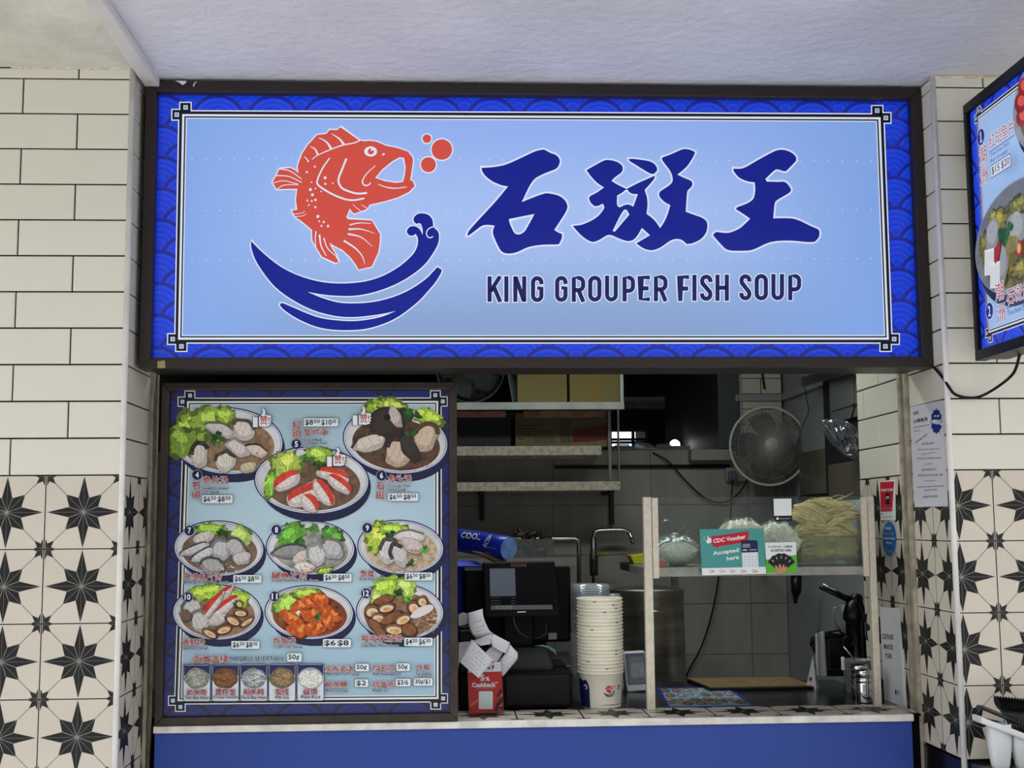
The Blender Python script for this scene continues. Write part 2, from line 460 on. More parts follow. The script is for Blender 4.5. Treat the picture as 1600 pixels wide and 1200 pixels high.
# left pillar
wl_ = struct(bx('wall_left', None, -2.6, T, 0.0, PX0 - T, 0.30, ZC, M_GROUT))
subway_face(wl_, (PX0, T), FRONT, -1.69, -0.004, 0.0 - 0.31)
star_face(wl_, (PX0, T), FRONT, -1.69, -0.004, -0.1045, su=0.2085)
subway_face(wl_, (PX0 - T, 0.0), TORIGHT, 0.012, 0.30, 0.012, 0.9)
star_face(wl_, (PX0 - T, 0.0), TORIGHT, 0.012, 0.30, 0.087, rows=5)
b = MB()
b.tube([(PX0 - 0.003, 0.004, 0.0), (PX0 - 0.003, 0.004, ZC - 0.002)], 0.0085, M_TRIMW, 10)
struct(b.build('trim_1'))
rgc = random.Random(8)
def caulk(name, x0, x1):
    n_ = 60; b = MB(); b.tube([(x0 + (x1 - x0) * i / n_, 0.001, ZC - 0.003 + rgc.uniform(-.0015, .0015)) for i in range(n_ + 1)], .005, mat('old_caulk', (206, 198, 172), .8, noise=(30, .25)), 6, radii=[rgc.uniform(.0035, .0065) for i in range(n_ + 1)]); struct(b.build(name))
caulk('trim_6', -1.25, PX0 + .004); caulk('trim_7', PX1 - .002, 2.3)
# right pillar
wr_ = struct(bx('wall_right', None, PX1 + T, T, 0.0, 3.0, 0.30, ZC, M_GROUT))
subway_face(wr_, (PX1, T), FRONT, 0.004, 1.55, 0.0)
star_face(wr_, (PX1, T), FRONT, 0.004, 1.55, 0.0175, su=0.2085)
subway_face(wr_, (PX1 + T, 0.0), TOLEFT, -0.30, -0.012, -0.30, 0.9)
star_face(wr_, (PX1 + T, 0.0), TOLEFT, -0.30, -0.012, -0.2455)
b = MB(); b.tube([(PX1 + 0.003, 0.004, 0.86), (PX1 + 0.003, 0.004, ZC - 0.002)], 0.0085, M_TRIMW, 10)
struct(b.build('trim_2'))
for k in range(2):      # dark skirting tiles under the star tiles of the right pillar
    for i, (ua, ub) in enumerate(((-0.30, -0.157), (-0.154, -0.012))):
        mb_ = MB(); mb_.box(0, -T, 0, ub - ua, 0, 0.2, mat('black_tile', (18, 18, 22), 0.2)); o = mb_.build('tile')
        o.rotation_euler = TOLEFT; o.location = (PX1 + T, -ua, 0.8815 - 0.203 * (k + 1)); put(o, wr_)
    for i in range(3):
        mb_ = MB(); mb_.box(0, -T, 0, 0.28, 0, 0.2, MATS['black_tile']); o = mb_.build('tile')
        o.location = (PX1 + 0.006 + i * 0.283, T, 0.8815 - 0.203 * (k + 1)); put(o, wr_)
# shutter guides at the back of the pillars
for i, (xa, xb, sx) in enumerate(((PX0 - 0.02, PX0 + 0.010, 1), (PX1 - 0.010, PX1 + 0.02, -1))):
    b = MB(); xo = xb if sx > 0 else xa
    b.box(xa, 0.302, 0.0, xb, 0.322, 2.02, M_RUST); b.box(xa, 0.352, 0.0, xb, 0.372, 2.02, M_RUST)
    b.box(xa if sx > 0 else xb - 0.012, 0.322, 0.0, xa + 0.012 if sx > 0 else xb, 0.352, 2.02, M_BLACK)
    struct(b.build('trim_%d' % (3 + i)))
# ceiling, its raised strip and the floor
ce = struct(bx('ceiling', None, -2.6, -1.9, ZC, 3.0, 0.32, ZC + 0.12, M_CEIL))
bx('plaster_patch', ce, -2.6, -1.9, ZC - 0.004, PX0 + 0.012, 0.0, ZC, M_CEILR)
tr = MB(); tr.box(PX0 + 0.012, -1.9, ZC - 0.028, PX0 + 0.056, 0.085, ZC, mat('white_strip', (206, 202, 196), 0.4, noise=(6, 0.08)))
struct(tr.build('trim_5', bevel=0.004))
struct(bx('floor', None, -14, -16, -0.1, 14, 7.5, 0.0, M_PAVE))
op = struct(bx('wall_unseen_opposite', None, -16, -15.0, 0, 16, -14.0, 5.5, mat('unseen_wall_grey', (130, 130, 128), 0.8, noise=(.4, .2))))  # unseen wall added to darken reflections and limit the low skylight
# back room shell
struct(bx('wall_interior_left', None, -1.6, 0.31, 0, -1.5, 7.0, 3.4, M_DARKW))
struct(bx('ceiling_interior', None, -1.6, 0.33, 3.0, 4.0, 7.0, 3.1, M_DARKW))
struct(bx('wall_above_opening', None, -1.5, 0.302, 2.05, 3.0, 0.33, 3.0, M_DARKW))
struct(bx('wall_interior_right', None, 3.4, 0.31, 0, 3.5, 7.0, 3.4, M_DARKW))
# side wall of the serving hatch with tiles, facing left, behind the right pillar
ws_ = struct(bx('wall_hatch_right', None, PX1 + T, 0.385, 0.0, PX1 + 0.10, 0.80, 2.6, M_GROUT))
subway_face(ws_, (PX1 + T, 0.0), TOLEFT, -0.80, -0.385, -0.575 - 0.155, 0.31, z1=2.55)
star_face(ws_, (PX1 + T, 0.0), TOLEFT, -0.80, -0.385, -0.418 , rows=4)
# tiled back wall, waist to above head height
YB = 3.0
wb_ = struct(bx('wall_back', None, -1.5, YB + T, 0.0, 1.762, YB + 0.14, 1.935, mat('pale_grout', (128, 128, 122), 0.9)))
tw, th, gx = 0.512, 0.2585, 0.003
zt = [1.935 - 0.0325, 1.645, 1.3885, 1.132, 0.8735]
zr = [(1.645, 1.93), (1.3885, 1.645), (1.132, 1.3885), (0.8735, 1.132), (0.617, 0.8735)]
GT = {}
for (a, c) in zr:
    for k in range(-2, 3):
        xa = 0.545 + k * tw; xb = min(xa + tw, 1.76)
        key = (round(xb - xa, 3), round(c - a, 3))
        if key not in GT:
            o = MB().box(0, -T, 0, xb - xa - gx, 0, c - a - gx, M_GREYT).build('tile'); GT[key] = o.data; bpy.data.objects.remove(o)
        lay(GT[key], wb_, (xa + gx / 2, YB + T, a + gx / 2), FRONT)
# upper room beyond the half-height wall, with its small barred window
YU = 6.2
w0 = aY(953, 672, YU); w1 = aY(1011, 699, YU)
b = MB()
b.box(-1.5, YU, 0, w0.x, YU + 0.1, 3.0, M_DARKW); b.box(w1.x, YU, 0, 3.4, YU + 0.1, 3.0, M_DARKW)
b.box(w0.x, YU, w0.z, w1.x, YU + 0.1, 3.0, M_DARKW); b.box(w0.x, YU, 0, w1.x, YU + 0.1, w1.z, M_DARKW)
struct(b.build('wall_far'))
b = MB(); fr = mat('grey_window_frame', (70, 72, 70), 0.5)
for t in (0.0, 0.62, 1.0): x = w0.x + (w1.x - w0.x) * t; b.box(x - 0.012, YU - 0.02, w1.z, x + 0.012, YU + 0.01, w0.z, fr)
for t in (0.0, 0.28, 0.45, 0.96): z = w1.z + (w0.z - w1.z) * t; b.box(w0.x, YU - 0.022, z - 0.01, w1.x, YU - 0.002, z + 0.01, fr)
wf = struct(b.build('window_1'))
pn = MB(); pn.box(w0.x, YU + 0.02, w1.z, w0.x + (w1.x - w0.x) * 0.7, YU + 0.026, w0.z, mat('bright_window_glass', (255, 255, 255), 0.3, em=2.0)); pn.build('pane', wf)
pn = MB(); pn.box(w0.x + (w1.x - w0.x) * 0.7, YU + 0.02, w1.z, w1.x, YU + 0.026, w0.z, mat('dim_window_glass', (120, 125, 120), 0.3, em=0.12)); pn.build('pane', wf)
# tiled column behind the fan and the wall beside it
cx0, cx1 = 1.541, 1.756
cl = struct(bx('wall_column', None, cx0 + T, 2.96, 1.9355, cx1, 3.3, 3.0, M_GROUT))
z = 1.98; k = 0
while z < 2.75:
    for (a, c) in ([(cx0, cx0 + 0.105), (cx0 + 0.105, cx1)] if k % 2 else [(cx0, cx0 + 0.215)]):
        lay(tile_mesh(c - a - G, 0.078), cl, (a, 2.96, z), FRONT)
    z += 0.081; k += 1
wq = struct(bx('wall_kitchen_right', None, 1.762, 1.45, 0.0, 1.86, 3.14, 3.0, mat('pale_grey_wall_panel', (150, 156, 158), 0.4, noise=(2, 0.1))))
struct(bx('wall_upper_side', None, 1.42, 2.98, 1.937, 1.548, 4.6, 3.0, mat('dark_grey_cabinet_side', (74, 78, 80), 0.5)))
# ------------------------------------------------------------------ lightboxes: print inks
def ink(rgb, em=0.0, noise=None, rough=0.3, coat=0.25, rgb2=None):
    key = 'ink_%d_%d_%d_%g_%s_%s' % (*rgb, em, noise, rgb2)
    return mat(key, rgb, rough, em=em, noise=noise, coat=coat, base=(0.45 if em else 1.0), rgb2=rgb2)
def waves_mat(name, em, w, ox, oz, dark, mid, light, ux='X'):
    """overlapping-scale wave pattern printed in blues, drawn from the panel's own metres"""
    m = bpy.data.materials.new(name); m.use_nodes = True; nt = m.node_tree; L = nt.links; b = nt.nodes['Principled BSDF']
    tc = nt.nodes.new('ShaderNodeTexCoord'); sp = nt.nodes.new('ShaderNodeSeparateXYZ'); L.new(tc.outputs['Object'], sp.inputs[0])
    def M(op, a, c=None, d=None):
        n = nt.nodes.new('ShaderNodeMath'); n.operation = op
        for i, v in enumerate((a, c, d)):
            if v is None: continue
            if isinstance(v, (int, float)): n.inputs[i].default_value = v
            else: L.new(v, n.inputs[i])
        return n.outputs[0]
    u = M('ADD', sp.outputs[ux], ox + 50 * w); v = M('ADD', sp.outputs['Z'], oz + 50 * w)
    h = w * 0.29; R = w * 0.5
    k = M('FLOOR', M('DIVIDE', v, h))
    def cand(dk):
        row = M('SUBTRACT', k, float(dk)); par = M('MODULO', row, 2.0)
        uu = M('ADD', u, M('MULTIPLY', par, w / 2))
        dx = M('SUBTRACT', M('MODULO', uu, w), w / 2); dz = M('SUBTRACT', v, M('MULTIPLY', row, h))
        return M('SQRT', M('ADD', M('MULTIPLY', dx, dx), M('MULTIPLY', dz, dz)))
    d1 = cand(1); d0 = cand(0)
    use1 = M('LESS_THAN', d1, R)
    d = M('ADD', M('MULTIPLY', d1, use1), M('MULTIPLY', d0, M('SUBTRACT', 1.0, use1)))
    r = nt.nodes.new('ShaderNodeValToRGB'); L.new(M('DIVIDE', d, R), r.inputs[0]); cr = r.color_ramp; cr.interpolation = 'CONSTANT'
    st = [(0.0, mid), (0.16, light), (0.24, mid), (0.36, light), (0.44, mid), (0.56, light), (0.66, mid), (0.74, light), (0.86, dark), (0.985, mid)]
    cr.elements[0].position = 0; cr.elements[0].color = lin(st[0][1]); cr.elements[1].position = st[1][0]; cr.elements[1].color = lin(st[1][1])
    for p, c in st[2:]: e_ = cr.elements.new(p); e_.color = lin(c)
    L.new(r.outputs[0], b.inputs['Base Color']); b.inputs['Roughness'].default_value = 0.3; b.inputs['Coat Weight'].default_value = 0.08; b.inputs['Coat Roughness'].default_value = 0.08
    if em:
        L.new(r.outputs[0], b.inputs['Emission Color']); b.inputs['Emission Strength'].default_value = em
    return m
def sky_gradient(name, em, top, mid, bottom, z0, z1, xm, xw, side):
    """pale blue gradient: paler in the middle, deeper blue at both ends and below"""
    m = bpy.data.materials.new(name); m.use_nodes = True; nt = m.node_tree; L = nt.links; b = nt.nodes['Principled BSDF']
    tc = nt.nodes.new('ShaderNodeTexCoord'); sp = nt.nodes.new('ShaderNodeSeparateXYZ'); L.new(tc.outputs['Object'], sp.inputs[0])
    mr = nt.nodes.new('ShaderNodeMapRange'); mr.inputs[1].default_value = z0; mr.inputs[2].default_value = z1; L.new(sp.outputs['Z'], mr.inputs[0])
    r = nt.nodes.new('ShaderNodeValToRGB'); cr = r.color_ramp; cr.interpolation = 'EASE'
    cr.elements[0].color = lin(bottom); cr.elements[1].color = lin(top); e_ = cr.elements.new(0.55); e_.color = lin(mid)
    L.new(mr.outputs[0], r.inputs[0])
    ab = nt.nodes.new('ShaderNodeMath'); ab.operation = 'SUBTRACT'; ab.inputs[1].default_value = xm; L.new(sp.outputs['X'], ab.inputs[0])
    a2 = nt.nodes.new('ShaderNodeMath'); a2.operation = 'ABSOLUTE'; L.new(ab.outputs[0], a2.inputs[0])
    m2 = nt.nodes.new('ShaderNodeMapRange'); m2.interpolation_type = 'SMOOTHSTEP'; m2.inputs[1].default_value = xw * 0.35; m2.inputs[2].default_value = xw; L.new(a2.outputs[0], m2.inputs[0])
    mx = nt.nodes.new('ShaderNodeMixRGB'); L.new(m2.outputs[0], mx.inputs[0]); L.new(r.outputs[0], mx.inputs[1]); mx.inputs[2].default_value = lin(side)
    L.new(mx.outputs[0], b.inputs['Base Color']); b.inputs['Roughness'].default_value = 0.3; b.inputs['Coat Weight'].default_value = 0.08
    b.inputs['Coat Roughness'].default_value = 0.08
    if em:
        ml = nt.nodes.new('ShaderNodeMixRGB'); ml.blend_type = 'MULTIPLY'; ml.inputs[0].default_value = 1; ml.inputs[2].default_value = (0.45, 0.45, 0.45, 1)
        L.new(mx.outputs[0], ml.inputs[1]); L.new(ml.outputs[0], b.inputs['Base Color'])
        L.new(mx.outputs[0], b.inputs['Emission Color']); b.inputs['Emission Strength'].default_value = em
    return m
def mitred_frame(name, parent, X0, X1, Z0, Z1, wd_, Yf, Yb, material):
    """four mitred frame bars round the opening"""
    def bar(p):
        (a, b_, c, d) = p
        MB().hexa([(q[0], Yb, q[1]) for q in p], [(q[0], Yf, q[1]) for q in p], material).build(name, parent, 0.0025)
    bar([(X0, Z1), (X1, Z1), (X1 - wd_, Z1 - wd_), (X0 + wd_, Z1 - wd_)]); bar([(X0, Z0), (X0 + wd_, Z0 + wd_), (X1 - wd_, Z0 + wd_), (X1, Z0)])
    bar([(X0, Z0), (X0, Z1), (X0 + wd_, Z1 - wd_), (X0 + wd_, Z0 + wd_)]); bar([(X1, Z0), (X1 - wd_, Z0 + wd_), (X1 - wd_, Z1 - wd_), (X1, Z1)])
def border_lines(pr, TL, TR, BR, BL, inner, white, black, part, lay0=1, sc=1.0, knots=True):
    """the white-black-white-black-white frame lines and the square knots at its corners; corners are the outermost white line in pixels"""
    def inset(d):
        return [(TL[0] + d, TL[1] + d), (TR[0] - d, TR[1] + d), (BR[0] - d, BR[1] - d), (BL[0] + d, BL[1] - d)]
    if knots:
        a, b_ = 13.0 * sc, 18.5 * sc
        for (cx, cy), sx, sy in ((TL, 1, 1), (TR, -1, 1), (BR, -1, -1), (BL, 1, -1)):
            for (xa, ya, xb, yb) in ((-11, -2, 9, 16.5), (1.5, -13, 21, 6)):
                for e_, mt, l in ((0, white, lay0), (1.7, black, lay0 + 1)):
                    x0, x1 = sorted((cx + sx * (xa + e_) * sc, cx + sx * (xb - e_) * sc)); y0, y1 = sorted((cy + sy * (ya + e_) * sc, cy + sy * (yb - e_) * sc))
                    pr.quad([(x0, y0), (x1, y0), (x1, y1), (x0, y1)], mt, l, part)
    pr.quad(inset(0), white, lay0, part); pr.quad(inset(1.9 * sc), black, lay0 + 2, part); pr.quad(inset(6.2 * sc), white, lay0 + 3, part)
    pr.quad(inset(9.6 * sc), black, lay0 + 4, part); pr.quad(inset(11.8 * sc), white, lay0 + 5, part); pr.quad(inset(13.4 * sc), inner, lay0 + 6, part + '_field')
    if knots:
        for (cx, cy), sx, sy in ((TL, 1, 1), (TR, -1, 1), (BR, -1, -1), (BL, 1, -1)):
            for (ox, oy) in ((-2.2, 7.2), (11.5, -4.2)):
                for h, mt, l in ((3.4, white, lay0 + 5), (2.3, ink((150, 185, 235)), lay0 + 6)):
                    x, y = cx + sx * ox * sc, cy + sy * oy * sc; h *= sc
                    pr.quad([(x - h, y - h), (x + h, y - h), (x + h, y + h), (x - h, y + h)], mt, l, part)
    return lay0 + 7

# ------------------------------------------------------------------ the big lit sign over the hatch
ES = 0.58
sign = thing('shop_sign', 'long backlit blue shop sign with a red fish above the serving hatch', 'sign', (0.277, 0.2, 2.0))
SX0, SX1, SZ0, SZ1 = PX0 + 0.016, PX1 - 0.002, 2.003, 2.858
bx('housing', sign, SX0 + 0.01, 0.12, SZ0 + 0.006, SX1 - 0.01, 0.295, SZ1 - 0.004, M_DARKM)
mitred_frame('frame_bar', sign, SX0, SX1, SZ0, SZ1, 0.032, 0.082, 0.16, M_DARKM)
YS = 0.116
wv = waves_mat('lit_wave_print', 0.5, 0.163, 0.03, 0.02, (16, 26, 128), (8, 46, 184), (14, 58, 202))
MB().box(SX0 + 0.03, YS + 0.0005, SZ0 + 0.03, SX1 - 0.03, 0.125, SZ1 - 0.03, wv).build('wave_panel', sign)
P = Print('Y', YS, sign, 0.0003)
W1 = ink((228, 236, 252), ES); K1 = ink((16, 15, 26), 0); BL1 = ink((2, 26, 148), ES * 0.9); RD1 = ink((214, 80, 66), ES)
BL2 = ink((20, 24, 100), ES * 0.8); SKY = sky_gradient('lit_sky_backlight', ES, (150, 182, 246), (170, 197, 248), (134, 162, 206), 2.07, 2.78, 0.25, 1.15, (135, 174, 240))  # brighter middle and dimmer edges: LED backlight falloff put into the colour
l0 = border_lines(P, (278.5, 172), (1382, 177), (1395, 537), (272, 537), SKY, W1, K1, 'border')
def trans(o, sc): return lambda pts: [(o[0] + p[0] / sc, o[1] + p[1] / sc) for p in pts]
def badge(pts, fill, part, layer, edge=2.4, holes=(), sm=0, corner=0.75):
    if sm: pts = smooth_path(pts, True, sm, corner); holes = [smooth_path(h, True, sm, corner) for h in holes]
    P.rib(pts, W1, layer, edge * 2, closed=True, part=part)
    for h in holes: P.rib(h, W1, layer, edge * 2, closed=True, part=part)
    P.poly(pts, fill, layer + 1, holes, part=part)
# red fish
T4 = trans((410, 180), 4.8)
fish = T4([(730,190),(765,195),(810,192),(860,200),(930,230),(1010,245),(1090,272),(1125,315),(1130,345),(1122,400),(1108,487),(1128,495),(1142,532),(1100,575),(1020,615),(920,645),(800,672),(795,690),(780,705),(690,738),(675,728),(655,700),(640,740),(628,762),(640,780),(820,790),(850,840),(882,892),(880,960),(868,1030),(820,1135),(722,1158),(700,1120),(660,1065),(600,1010),(530,975),(503,955),(522,1000),(560,1058),(550,1062),(572,1098),(550,1108),(445,1060),(400,985),(375,940),(372,860),(300,800),(285,788),(262,775),(235,745),(222,715),(262,710),(252,640),(255,600),(262,552),(200,552),(110,556),(75,505),(100,460),(130,402),(210,395),(240,410),(270,435),(265,380),(275,350),(300,285),(340,225),(410,148),(480,140),(505,110),(560,112),(585,90),(720,185)])
mouth = T4([(845,470),(900,405),(975,345),(1030,315),(1062,320),(1075,390),(1068,450),(1055,500),(1000,508),(920,495)])
badge(fish, RD1, 'fish_emblem', l0, 1.9, [mouth])
def fl(pts, *w):
    pts = smooth_path(T4(pts), False, 4, 3.0); n = len(pts)
    ws = [w[0] + (w[-1] - w[0]) * i / (n - 1) if len(w) < 3 else (w[0] + (w[1] - w[0]) * 2 * i / (n - 1) if i < n / 2 else w[1] + (w[2] - w[1]) * (2 * i / (n - 1) - 1)) for i in range(n)]
    P.rib(pts, W1, l0 + 2, 1, part='fish_emblem', ws=[v / 4.8 for v in ws])
fl([(372,332),(415,300),(510,258),(600,225),(680,210),(730,190)], 5, 9, 9)
fl([(358,233),(395,255),(415,295)], 4, 16); fl([(422,168),(480,200),(515,250)], 4, 18); fl([(520,140),(575,175),(612,220)], 4, 18); fl([(313,310),(330,325),(346,352)], 4, 11)
fl([(505,320),(450,400),(412,490),(425,530),(520,590),(620,630),(690,637),(765,623)], 9, 14, 12); fl([(630,325),(600,400),(570,485),(595,545),(660,575),(720,588),(785,583)], 14, 14, 14)
fl([(848,378),(790,430),(755,480),(752,510),(775,528),(800,520),(812,505)], 5, 11, 8); fl([(868,518),(930,540),(1000,548),(1082,538)], 5, 9, 5)
fl([(655,822),(730,808),(815,812)], 10, 4); fl([(645,855),(740,855),(842,886)], 14, 3); fl([(640,890),(740,915),(825,985)], 14, 3); fl([(610,940),(700,1000),(750,1060),(768,1118)], 14, 4)
fl([(402,870),(396,930),(402,990)], 10, 5); fl([(428,895),(440,980),(480,1055)], 13, 6); fl([(460,920),(490,1000),(560,1062)], 9, 6)
fl([(130,402),(210,420),(295,480)], 8, 6); fl([(105,452),(200,460),(295,505)], 8, 6); fl([(80,508),(160,492),(270,518)], 6, 6); fl([(110,556),(160,525),(270,520)], 6, 6)
fl([(235,742),(290,735),(318,722)], 5, 4); fl([(250,760),(300,755),(330,740)], 5, 4); fl([(678,668),(705,695),(735,715)], 4, 5); fl([(742,672),(790,700)], 4, 5)
for x, y, r in [(393,386,8),(333,427,9),(470,470,12),(472,516,9),(528,510,6),(368,503,6),(360,558,12),(398,550,6),(440,572,6),(375,597,12),(337,640,8),(370,643,8),(398,635,10),(348,674,7),(397,690,9),(416,760,12),(426,796,7),(460,801,9),(443,830,8),(492,832,10)]:
    P.poly(T4([(x + r * math.cos(a * PI / 3 + x), y + r * math.sin(a * PI / 3 + x)) for a in range(6)]), W1, l0 + 2, part='fish_emblem')
P.poly(T4(ell(812, 272, 48, 38)), W1, l0 + 2, part='fish_emblem'); P.poly(T4(ell(813, 272, 23, 22)), RD1, l0 + 3, part='fish_emblem')
P.poly(T4([(813, 272), (818, 250), (838, 258)]), W1, l0 + 4, part='fish_emblem'); P.poly(T4(ell(908, 293, 12, 7, -0.6, 12)), W1, l0 + 2, part='fish_emblem')
T3 = trans((350, 150), 3.0)
for x, y, r in ((951, 200, 20), (1021, 251, 48), (958, 322, 35)):
    P.poly(T3(ell(x, y, r + 6, r + 6)), W1, l0, part='bubble#%d' % r); P.poly(T3(ell(x, y, r, r)), RD1, l0 + 1, part='bubble#%d' % r)
# blue wave under the fish
TW = trans((370, 320), 4.706)
wave = TW([(103,265),(200,360),(330,460),(480,530),(640,570),(800,578),(950,562),(1080,520),(1200,450),(1290,370),(1325,310),(1332,250),(1315,214),(1298,225),(1275,227),(1254,210),(1252,185),(1275,161),(1310,158),(1345,180),(1366,222),(1366,180),(1354,140),(1340,135),(1322,141),(1304,125),(1300,98),(1322,72),(1360,62),(1410,75),(1438,110),(1444,152),(1455,172),(1478,195),(1487,230),(1480,285),(1440,360),(1370,450),(1250,540),(1120,605),(980,650),(850,670),(720,668),(620,658),(520,640),(620,682),(740,717),(860,725),(1000,715),(1150,678),(1280,620),(1390,545),(1440,495),(1474,458),(1505,475),(1503,498),(1460,570),(1400,640),(1330,715),(1200,815),(1080,875),(950,912),(830,922),(700,918),(580,895),(450,840),(350,775),(316,738),(322,724),(345,726),(420,757),(520,800),(620,833),(740,850),(860,855),(980,842),(1080,818),(1170,780),(1080,800),(980,815),(860,826),(740,820),(600,788),(480,738),(350,660),(250,570),(150,430),(110,330)])
badge(wave, BL1, 'wave_emblem', l0, 1.9, sm=3, corner=0.9)
P.rib(smooth_path(TW([(1446,160),(1412,175),(1394,205),(1404,235),(1425,242),(1443,232)]), False, 4, 3), W1, l0 + 2, 1.6, part='wave_emblem')
# brush lettering
TS = trans((725, 220), 6.317)
ch1 = TS([(172,268),(300,258),(420,232),(560,170),(700,105),(770,88),(798,90),(850,118),(905,138),(940,175),(945,215),(925,260),(890,285),(800,320),(720,360),(685,390),(650,440),(610,520),(570,605),(680,560),(795,520),(860,523),(930,540),(985,575),(1015,620),(1020,660),(1000,710),(950,790),(890,880),(930,905),(968,920),(965,960),(945,1005),(925,1022),(800,1025),(700,1035),(620,1055),(540,1092),(480,1110),(420,1112),(375,1095),(345,1055),(305,970),(285,910),(290,870),(303,838),(240,830),(180,838),(120,880),(60,925),(32,940),(45,895),(90,840),(200,720),(320,590),(435,450),(370,438),(280,400),(210,345),(180,300)])
h1 = TS([(443,772),(695,722),(660,790),(605,885),(570,915),(535,925),(500,912),(475,870),(450,810)])
badge(ch1, BL1, 'brush_character#1', l0, 2.7, [h1], 3, 0.8)
TB = trans((885, 220), 6.315)
ch2 = TB([(197,290),(270,248),(370,195),(430,190),(500,208),(545,240),(557,275),(540,315),(480,360),(445,395),(500,430),(583,470),(595,474),(607,468),(700,420),(800,375),(870,345),(872,365),(840,410),(772,485),(795,560),(800,640),(790,720),(850,765),(890,810),(925,862),(965,800),(1000,720),(1025,635),(970,605),(925,560),(915,525),(930,495),(1000,450),(1045,405),(1045,350),(1025,300),(985,245),(945,190),(945,165),(1050,125),(1140,85),(1190,82),(1240,95),(1270,115),(1250,160),(1200,240),(1150,290),(1095,333),(1160,365),(1230,395),(1245,430),(1230,460),(1195,495),(1185,580),(1178,700),(1260,730),(1340,760),(1385,800),(1390,860),(1370,920),(1320,975),(1240,1012),(1185,1018),(1150,985),(1110,970),(1060,972),(1010,995),(940,1045),(880,1072),(830,1080),(770,1065),(720,1035),(690,1012),(760,970),(825,932),(745,860),(710,920),(670,970),(620,990),(570,982),(510,960),(440,930),(395,935),(330,975),(270,998),(220,985),(160,945),(100,885),(62,838),(110,835),(160,825),(240,790),(310,745),(365,680),(372,645),(355,620),(320,640),(275,645),(240,610),(222,570),(235,545),(300,510),(372,460),(310,420),(250,360)])
h2 = TB([(500,540),(545,515),(585,484),(595,481),(604,484),(625,510),(660,525),(705,525),(660,650),(620,630),(580,632),(525,658),(500,630)]); h3 = TB([(455,892),(480,840),(530,740),(570,678),(595,682),(622,728),(560,800),(480,895)])
badge(ch2, BL1, 'brush_character#2', l0, 2.4, [h2, h3], 3, 0.8)
badge(TB([(612,180),(660,178),(740,188),(820,202),(870,230),(895,270),(890,300),(865,325),(830,325),(760,285),(680,235),(625,200)]), BL1, 'brush_character#2', l0, 2.4, sm=3)
TK = trans((1100, 220), 6.315)
badge(TK([(287,275),(360,275),(420,255),(540,185),(680,110),(740,90),(800,92),(860,115),(905,155),(910,195),(880,230),(810,300),(780,298),(720,282),(680,305),(605,378),(620,402),(720,405),(795,405),(835,440),(860,480),(845,510),(780,550),(715,590),(698,620),(690,690),(683,765),(780,763),(880,768),(960,795),(1050,840),(1120,870),(1137,890),(1137,940),(1110,980),(1080,998),(1000,998),(900,988),(800,985),(700,992),(620,1012),(540,1050),(470,1078),(400,1085),(280,1085),(220,1070),(180,1035),(95,940),(95,920),(120,898),(170,905),(240,908),(310,885),(370,850),(455,770),(400,730),(315,675),(330,655),(420,620),(480,580),(500,530),(505,470),(500,410),(430,400),(350,365),(300,310)]), BL1, 'brush_character#3', l0, 2.7, sm=3, corner=0.8)
